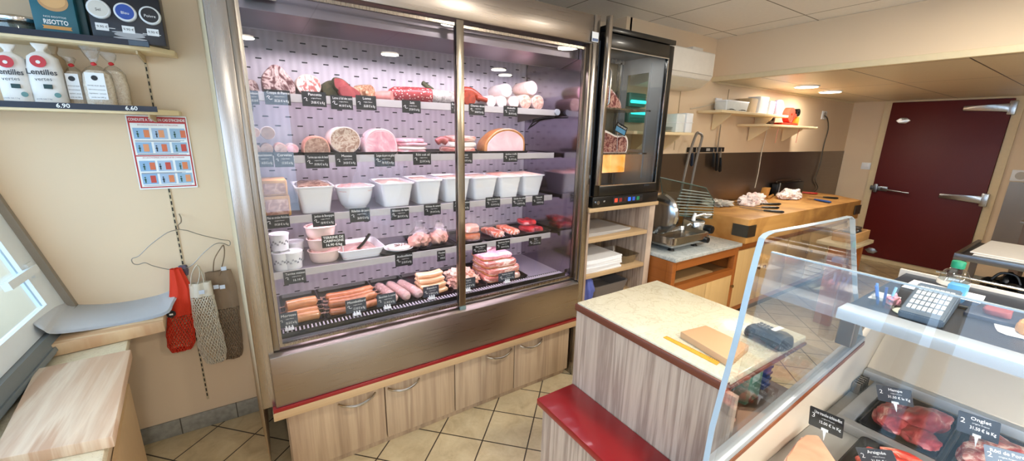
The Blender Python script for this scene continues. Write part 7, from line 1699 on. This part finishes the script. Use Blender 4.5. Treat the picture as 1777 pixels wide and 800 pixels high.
# card / display column with blue item
p = P2(1665, 530); t = thing('phone', 'dark phone lying right of the scale keys on the service shelf', 'phone', (p.x, p.y, zs))
bm = B(); prism(bm, [(p.x-.04, p.y+.08, zs+.0006), (p.x-.04, p.y-.04, zs+.0006), (p.x+.05, p.y-.05, zs+.0006), (p.x+.05, p.y+.07, zs+.0006)], (0, 0, .012), .003); obj('body', bm, BLACK, t)
bm = B(); prism(bm, [(p.x-.034, p.y+.072, zs+.0128), (p.x-.034, p.y-.034, zs+.0128), (p.x+.044, p.y-.043, zs+.0128), (p.x+.044, p.y+.062, zs+.0128)], (0, 0, .0005)); obj('screen', bm, plain('screen_blue', '#1c3a57', .1), t, smooth=False)
p = P2(1655, 512); bm = B(); box(bm, p.x-.02, p.x+.03, p.y-.03, p.y+.02, zs+.0006, zs+.045, .004); bm_o = obj('blue_box', bm, plain('small_blue', '#5aa0cc', .4), label='small light blue box behind the dark phone on the service shelf', cat='box')
p = P2(1718, 553); t = thing('wallet', 'open dark blue wallet with red inside lying on the service shelf', 'wallet', (p.x, p.y, zs))
bm = B(); prism(bm, [(p.x-.05, p.y+.055, zs+.0006), (p.x-.05, p.y-.07, zs+.0006), (p.x+.06, p.y-.07, zs+.0006), (p.x+.06, p.y+.055, zs+.0006)], (0, 0, .015), .004); obj('cover', bm, plain('wallet_navy', '#18283f', .4), t)
bm = B(); slab(bm, p.x+.015, p.y-.01, zs+.0158, .07, .06, .02, 0, .004, 2); obj('red_lining', bm, plain('wallet_red', '#8a3030', .6), t)
p = P2(1765, 572); t = thing('bread_loaf', 'small golden bread on a white napkin at the right end of the service shelf', 'bread', (p.x, p.y-.04, zs))
bm = B(); slab(bm, p.x, p.y-.03, zs+.0006, .17, .15, .003, .2, .004, 3); obj('napkin', bm, WHITE, t)
bm = B(); slab(bm, p.x-.02, p.y-.05, zs+.0045, .09, .11, .035, .2, .004, 5, .8); obj('loaf', bm, plain('bread_crust', '#c98f4a', .6, var=.2, scale=12), t)
# sanitizer bottle with green cap and white papers behind
p = PX(1650, 503, 2.28); t = thing('sanitizer_bottle', 'round clear bottle with a green cap standing at the back of the service shelf', 'bottle', (p.x, p.y, zs))
bm = B(); lathe(bm, [(.018, zs+.0006), (.034, zs+.006), (.045, zs+.03), (.044, zs+.05), (.032, zs+.075), (.017, zs+.085), (.017, zs+.09)], (p.x, p.y, 0), n=26); obj('bottle', bm, glass('bottle_plastic', (.88, .9, .9), 1.4, .03, .08), t)
bm = B(); lathe(bm, [(.0455, zs+.018), (.0465, zs+.026), (.0462, zs+.034), (.0452, zs+.036)], (p.x, p.y, 0), n=26, cap=False); obj('white_band', bm, plain('band_white', '#e3ddd0', .5), t)
bm = B(); lathe(bm, [(.019, zs+.088), (.020, zs+.090), (.020, zs+.112), (.018, zs+.115), (.003, zs+.116)], (p.x, p.y, 0), n=22); obj('cap', bm, plain('cap_green', '#1c8a66', .4), t)
stack('white papers under the green capped bottle at the back of the service shelf', 2.12, 2.25, .20, .40, zs, 2, .004, PAPER, seed=9)
stack('single white leaflet left on the service shelf before the scale', 1.86, 1.97, .36, .43, zs, 1, .002, PAPER, name='leaflet', seed=11)
# ------------------------------------------------------------------ things on the cream marble counter
zq = .9005
def quad(px, z): return [PZ(u, v, z) for u, v in px]
c = quad(((1181, 576), (1225, 565), (1300, 600), (1268, 628)), zq+.022)
bm = B(); prism(bm, [(p.x, p.y, zq) for p in c], (0, 0, .024), .002); obj('cutting_board', bm, plain('pale_beech', '#cfa67c', .5, var=.06, scale=6), label='small pale wooden block board on the cream marble counter', cat='board')
c = quad(((1151, 586), (1157, 584), (1249, 629), (1244, 634)), zq)
rl = thing('ruler', 'yellow orange ruler lying on the counter beside the small board', 'ruler', tuple(c[0]))
bm = B(); prism(bm, c, (0, 0, .0025)); obj('ruler_body', bm, plain('ruler_orange', '#e5a83a', .35), rl, smooth=False)
bm = B(); d = (c[2]-c[1]); s = (c[0]-c[1])
for i in range(30):
    a_ = c[1]+d*(i+.5)/30; b_ = a_+s*(.55 if i % 5 == 0 else .3); w_ = d.normalized()*.0004
    prism(bm, [a_-w_+Vector((0, 0, .0026)), a_+w_+Vector((0, 0, .0026)), b_+w_+Vector((0, 0, .0026)), b_-w_+Vector((0, 0, .0026))], (0, 0, .0002))
obj('graduation', bm, plain('print_dark', '#3b3a3c', .6), rl, smooth=False)
# card terminal
c = quad(((1299, 572), (1342, 568), (1378, 592), (1372, 610), (1330, 611)), zq+.02)
t = thing('card_terminal', 'black card payment terminal lying on the end of the cream counter', 'card terminal', (c[0].x, c[0].y, zq))
p0, p1 = PZ(1301, 566, zq+.03), PZ(1368, 596, zq+.03); d = (p1-p0); L = d.length; d.normalize(); s = Vector((-d.y, d.x, 0))
bm = B(); rings = []
for f, w, h0, h1 in ((0, .030, .001, .030), (.05, .036, .0006, .042), (.3, .034, .010, .046), (.5, .035, .008, .050), (.8, .040, .001, .056), (.96, .040, .0006, .050), (1.0, .034, .003, .035)):
    ctr = p0+d*L*f; ring = []
    for i in range(16):
        a_ = 2*PI*i/16; cc, ss = math.cos(a_), math.sin(a_); k = (cc**4+ss**4)**-.22
        ring.append(Vector((ctr.x+s.x*w*cc*k, ctr.y+s.y*w*cc*k, zq+(h0+h1)/2+ss*k*(h1-h0)/2)))
    rings.append(ring)
zmin = min(v.z for r in rings for v in r)
if zmin < zq+.0005: rings = [[v+Vector((0, 0, zq+.0005-zmin)) for v in r] for r in rings]
loft(bm, rings); obj('body', bm, plain('terminal_black', '#17191c', .3), t)
ctr = p0+d*L*.72; bm = B(); prism(bm, [Vector((q_.x, q_.y, zq+.064)) for q_ in (ctr-s*.026-d*.012, ctr+s*.026-d*.012, ctr+s*.026+d*.004, ctr-s*.026+d*.004)], (0, 0, .0012)); obj('white_sticker', bm, WHITE, t, smooth=False)
bm = B(); ctr = p0+d*L*.36
for i in range(4):
    for j in range(3):
        q_ = ctr+d*(i-1.5)*.012+s*(j-1)*.015; box(bm, q_.x-.004, q_.x+.004, q_.y-.004, q_.y+.004, zq+.052, zq+.056)
obj('keypad', bm, plain('keypad_grey', '#4a4e54', .4), t, smooth=False)
bm = B(); tube(bm, [p0+s*.03+Vector((0, 0, -.015)), p0+d*.05+s*.034+Vector((0, 0, -.022))], .005, 6); obj('paper_slot', bm, WHITE, t)
# inside the open end of the counter, on its inner shelf
zi = .6805
def boxat(name, label, u, v, w, d_, h, m, cat, y=.56, extra=None):
    p = PY(u, v, y); x = 1.41 if w > .08 else 1.53
    t = thing(name, label, cat, (x, y+d_/2, zi)); bm = B(); box(bm, x-w/2, x+w/2, y, y+d_, zi+.0005, zi+h, .008); obj('body', bm, m, t); return t, x
t, x = boxat('green_box', 'pale green plastic tape box inside the open end of the counter', 1362, 640, .10, .10, .13, plain('green_plastic', '#5f9a82', .35), 'box')
bm = B(); box(bm, x-.03, x+.02, .5585, .5595, zi+.085, zi+.115); obj('window_label', bm, plain('label_pale_green', '#bfd8c8', .4), t, smooth=False)
bm = B(); box(bm, x-.03, x-.015, .5582, .5595, zi+.01, zi+.03); obj('slot_mark', bm, BLACK, t, smooth=False)
t, x2 = boxat('blue_reel', 'small bright blue ribbed reel right of the green box inside the counter', 1395, 635, .045, .06, .11, plain('reel_blue', '#2056b0', .35), 'reel', .57)
bm = B()
for i in range(4): box(bm, x2-.0235, x2+.0235, .568, .5695, zi+.012+i*.025, zi+.022+i*.025)
obj('rib', bm, plain('reel_blue_dark', '#153a80', .4), t, smooth=False)
t = thing('plastic_wrap', 'crumpled clear plastic wrap with pink paper inside the open counter end', 'wrap', (1.20, .6, zi))
bm = B(); blob(bm, (1.195, .60, zi+.045), (.045, .07, .045), .3, 9, 4, 4, flat=.0445); obj('paper', bm, plain('pink_paper', '#c98d7a', .6), t)
bm = B(); blob(bm, (1.195, .60, zi+.049), (.046, .072, .047), .12, 11, 6, 4, flat=.0485); obj('film', bm, FILM, t)

# crate with jars on the pale ledge near the red door
a = PY(1445, 402, 1.14); lx = 4.36
t = thing('wooden_crate', 'small wooden crate on the low pale ledge behind the acrylic screen', 'crate', (lx, 1.21, lz))
CR = plain('crate_wood', '#b98d58', .6, var=.12)
bm = B(); box(bm, lx-.17, lx+.17, 1.135, 1.15, lz+.0005, lz+.085, .002); obj('front_board', bm, CR, t)
bm = B(); box(bm, lx-.17, lx+.17, 1.28, 1.295, lz+.0005, lz+.085, .002); obj('back_board', bm, CR, t)
bm = B(); box(bm, lx-.17, lx-.158, 1.151, 1.279, lz+.0005, lz+.085); obj('side_board', bm, CR, t)
bm = B(); box(bm, lx+.158, lx+.17, 1.151, 1.279, lz+.0005, lz+.085); obj('side_board', bm, CR, t)
bm = B(); box(bm, lx-.157, lx+.157, 1.151, 1.279, lz+.0005, lz+.012); obj('bottom', bm, CR, t)
for i, (dx, lb) in enumerate(((-.10, 'small dark lidded jar in the wooden crate, left of three'), (0, 'small dark lidded jar in the wooden crate, middle of three'), (.10, 'small dark lidded jar in the wooden crate, right of three'))):
    j = thing('small_jar', lb, 'jar', (lx+dx, 1.215, lz+.0125), 0, 'small jars in the wooden crate')
    bm = B(); lathe(bm, [(.034, lz+.0126), (.040, lz+.02), (.040, lz+.075), (.03, lz+.09)], (lx+dx, 1.215, 0), n=18); obj('glass_body', bm, plain('jar_dark', '#3a3a3c', .15), j)
    bm = B(); lathe(bm, [(.034, lz+.0905), (.036, lz+.093), (.036, lz+.108), (.01, lz+.112)], (lx+dx, 1.215, 0), n=18); obj('lid', bm, STEELD, j)
# ------------------------------------------------------------------ pieces of one part become parts of their own
def split_loose(o):
    bm = bmesh.new(); bm.from_mesh(o.data); left = set(bm.verts); comps = []
    while left:
        st = [left.pop()]; c = set(st)
        while st:
            v = st.pop()
            for e in v.link_edges:
                w = e.other_vert(v)
                if w in left: left.remove(w); c.add(w); st.append(w)
        comps.append({v.index for v in c})
    bm.free()
    if len(comps) < 2: return
    keep = comps[0]
    for c in comps[1:]:
        me = o.data.copy(); b = bmesh.new(); b.from_mesh(me)
        bmesh.ops.delete(b, geom=[v for v in b.verts if v.index not in c], context='VERTS'); b.to_mesh(me); b.free()
        n = bpy.data.objects.new(o.name.split('.')[0], me); S.collection.objects.link(n); n.parent = o.parent; n.matrix_basis = o.matrix_basis
        for k in ('label', 'kind'):
            if k in o: n[k] = o[k]
    b = bmesh.new(); b.from_mesh(o.data); bmesh.ops.delete(b, geom=[v for v in b.verts if v.index not in keep], context='VERTS'); b.to_mesh(o.data); b.free()
SPL = ('side_post', 'door_jamb', 'side_panel', 'inner_side', 'bracket', 'button', 'salt_block', 'runner', 'corner_plate', 'splash_panel')
for o in list(bpy.data.objects):
    if o.type == 'MESH' and o.parent is not None and o.name.split('.')[0] in SPL: split_loose(o)
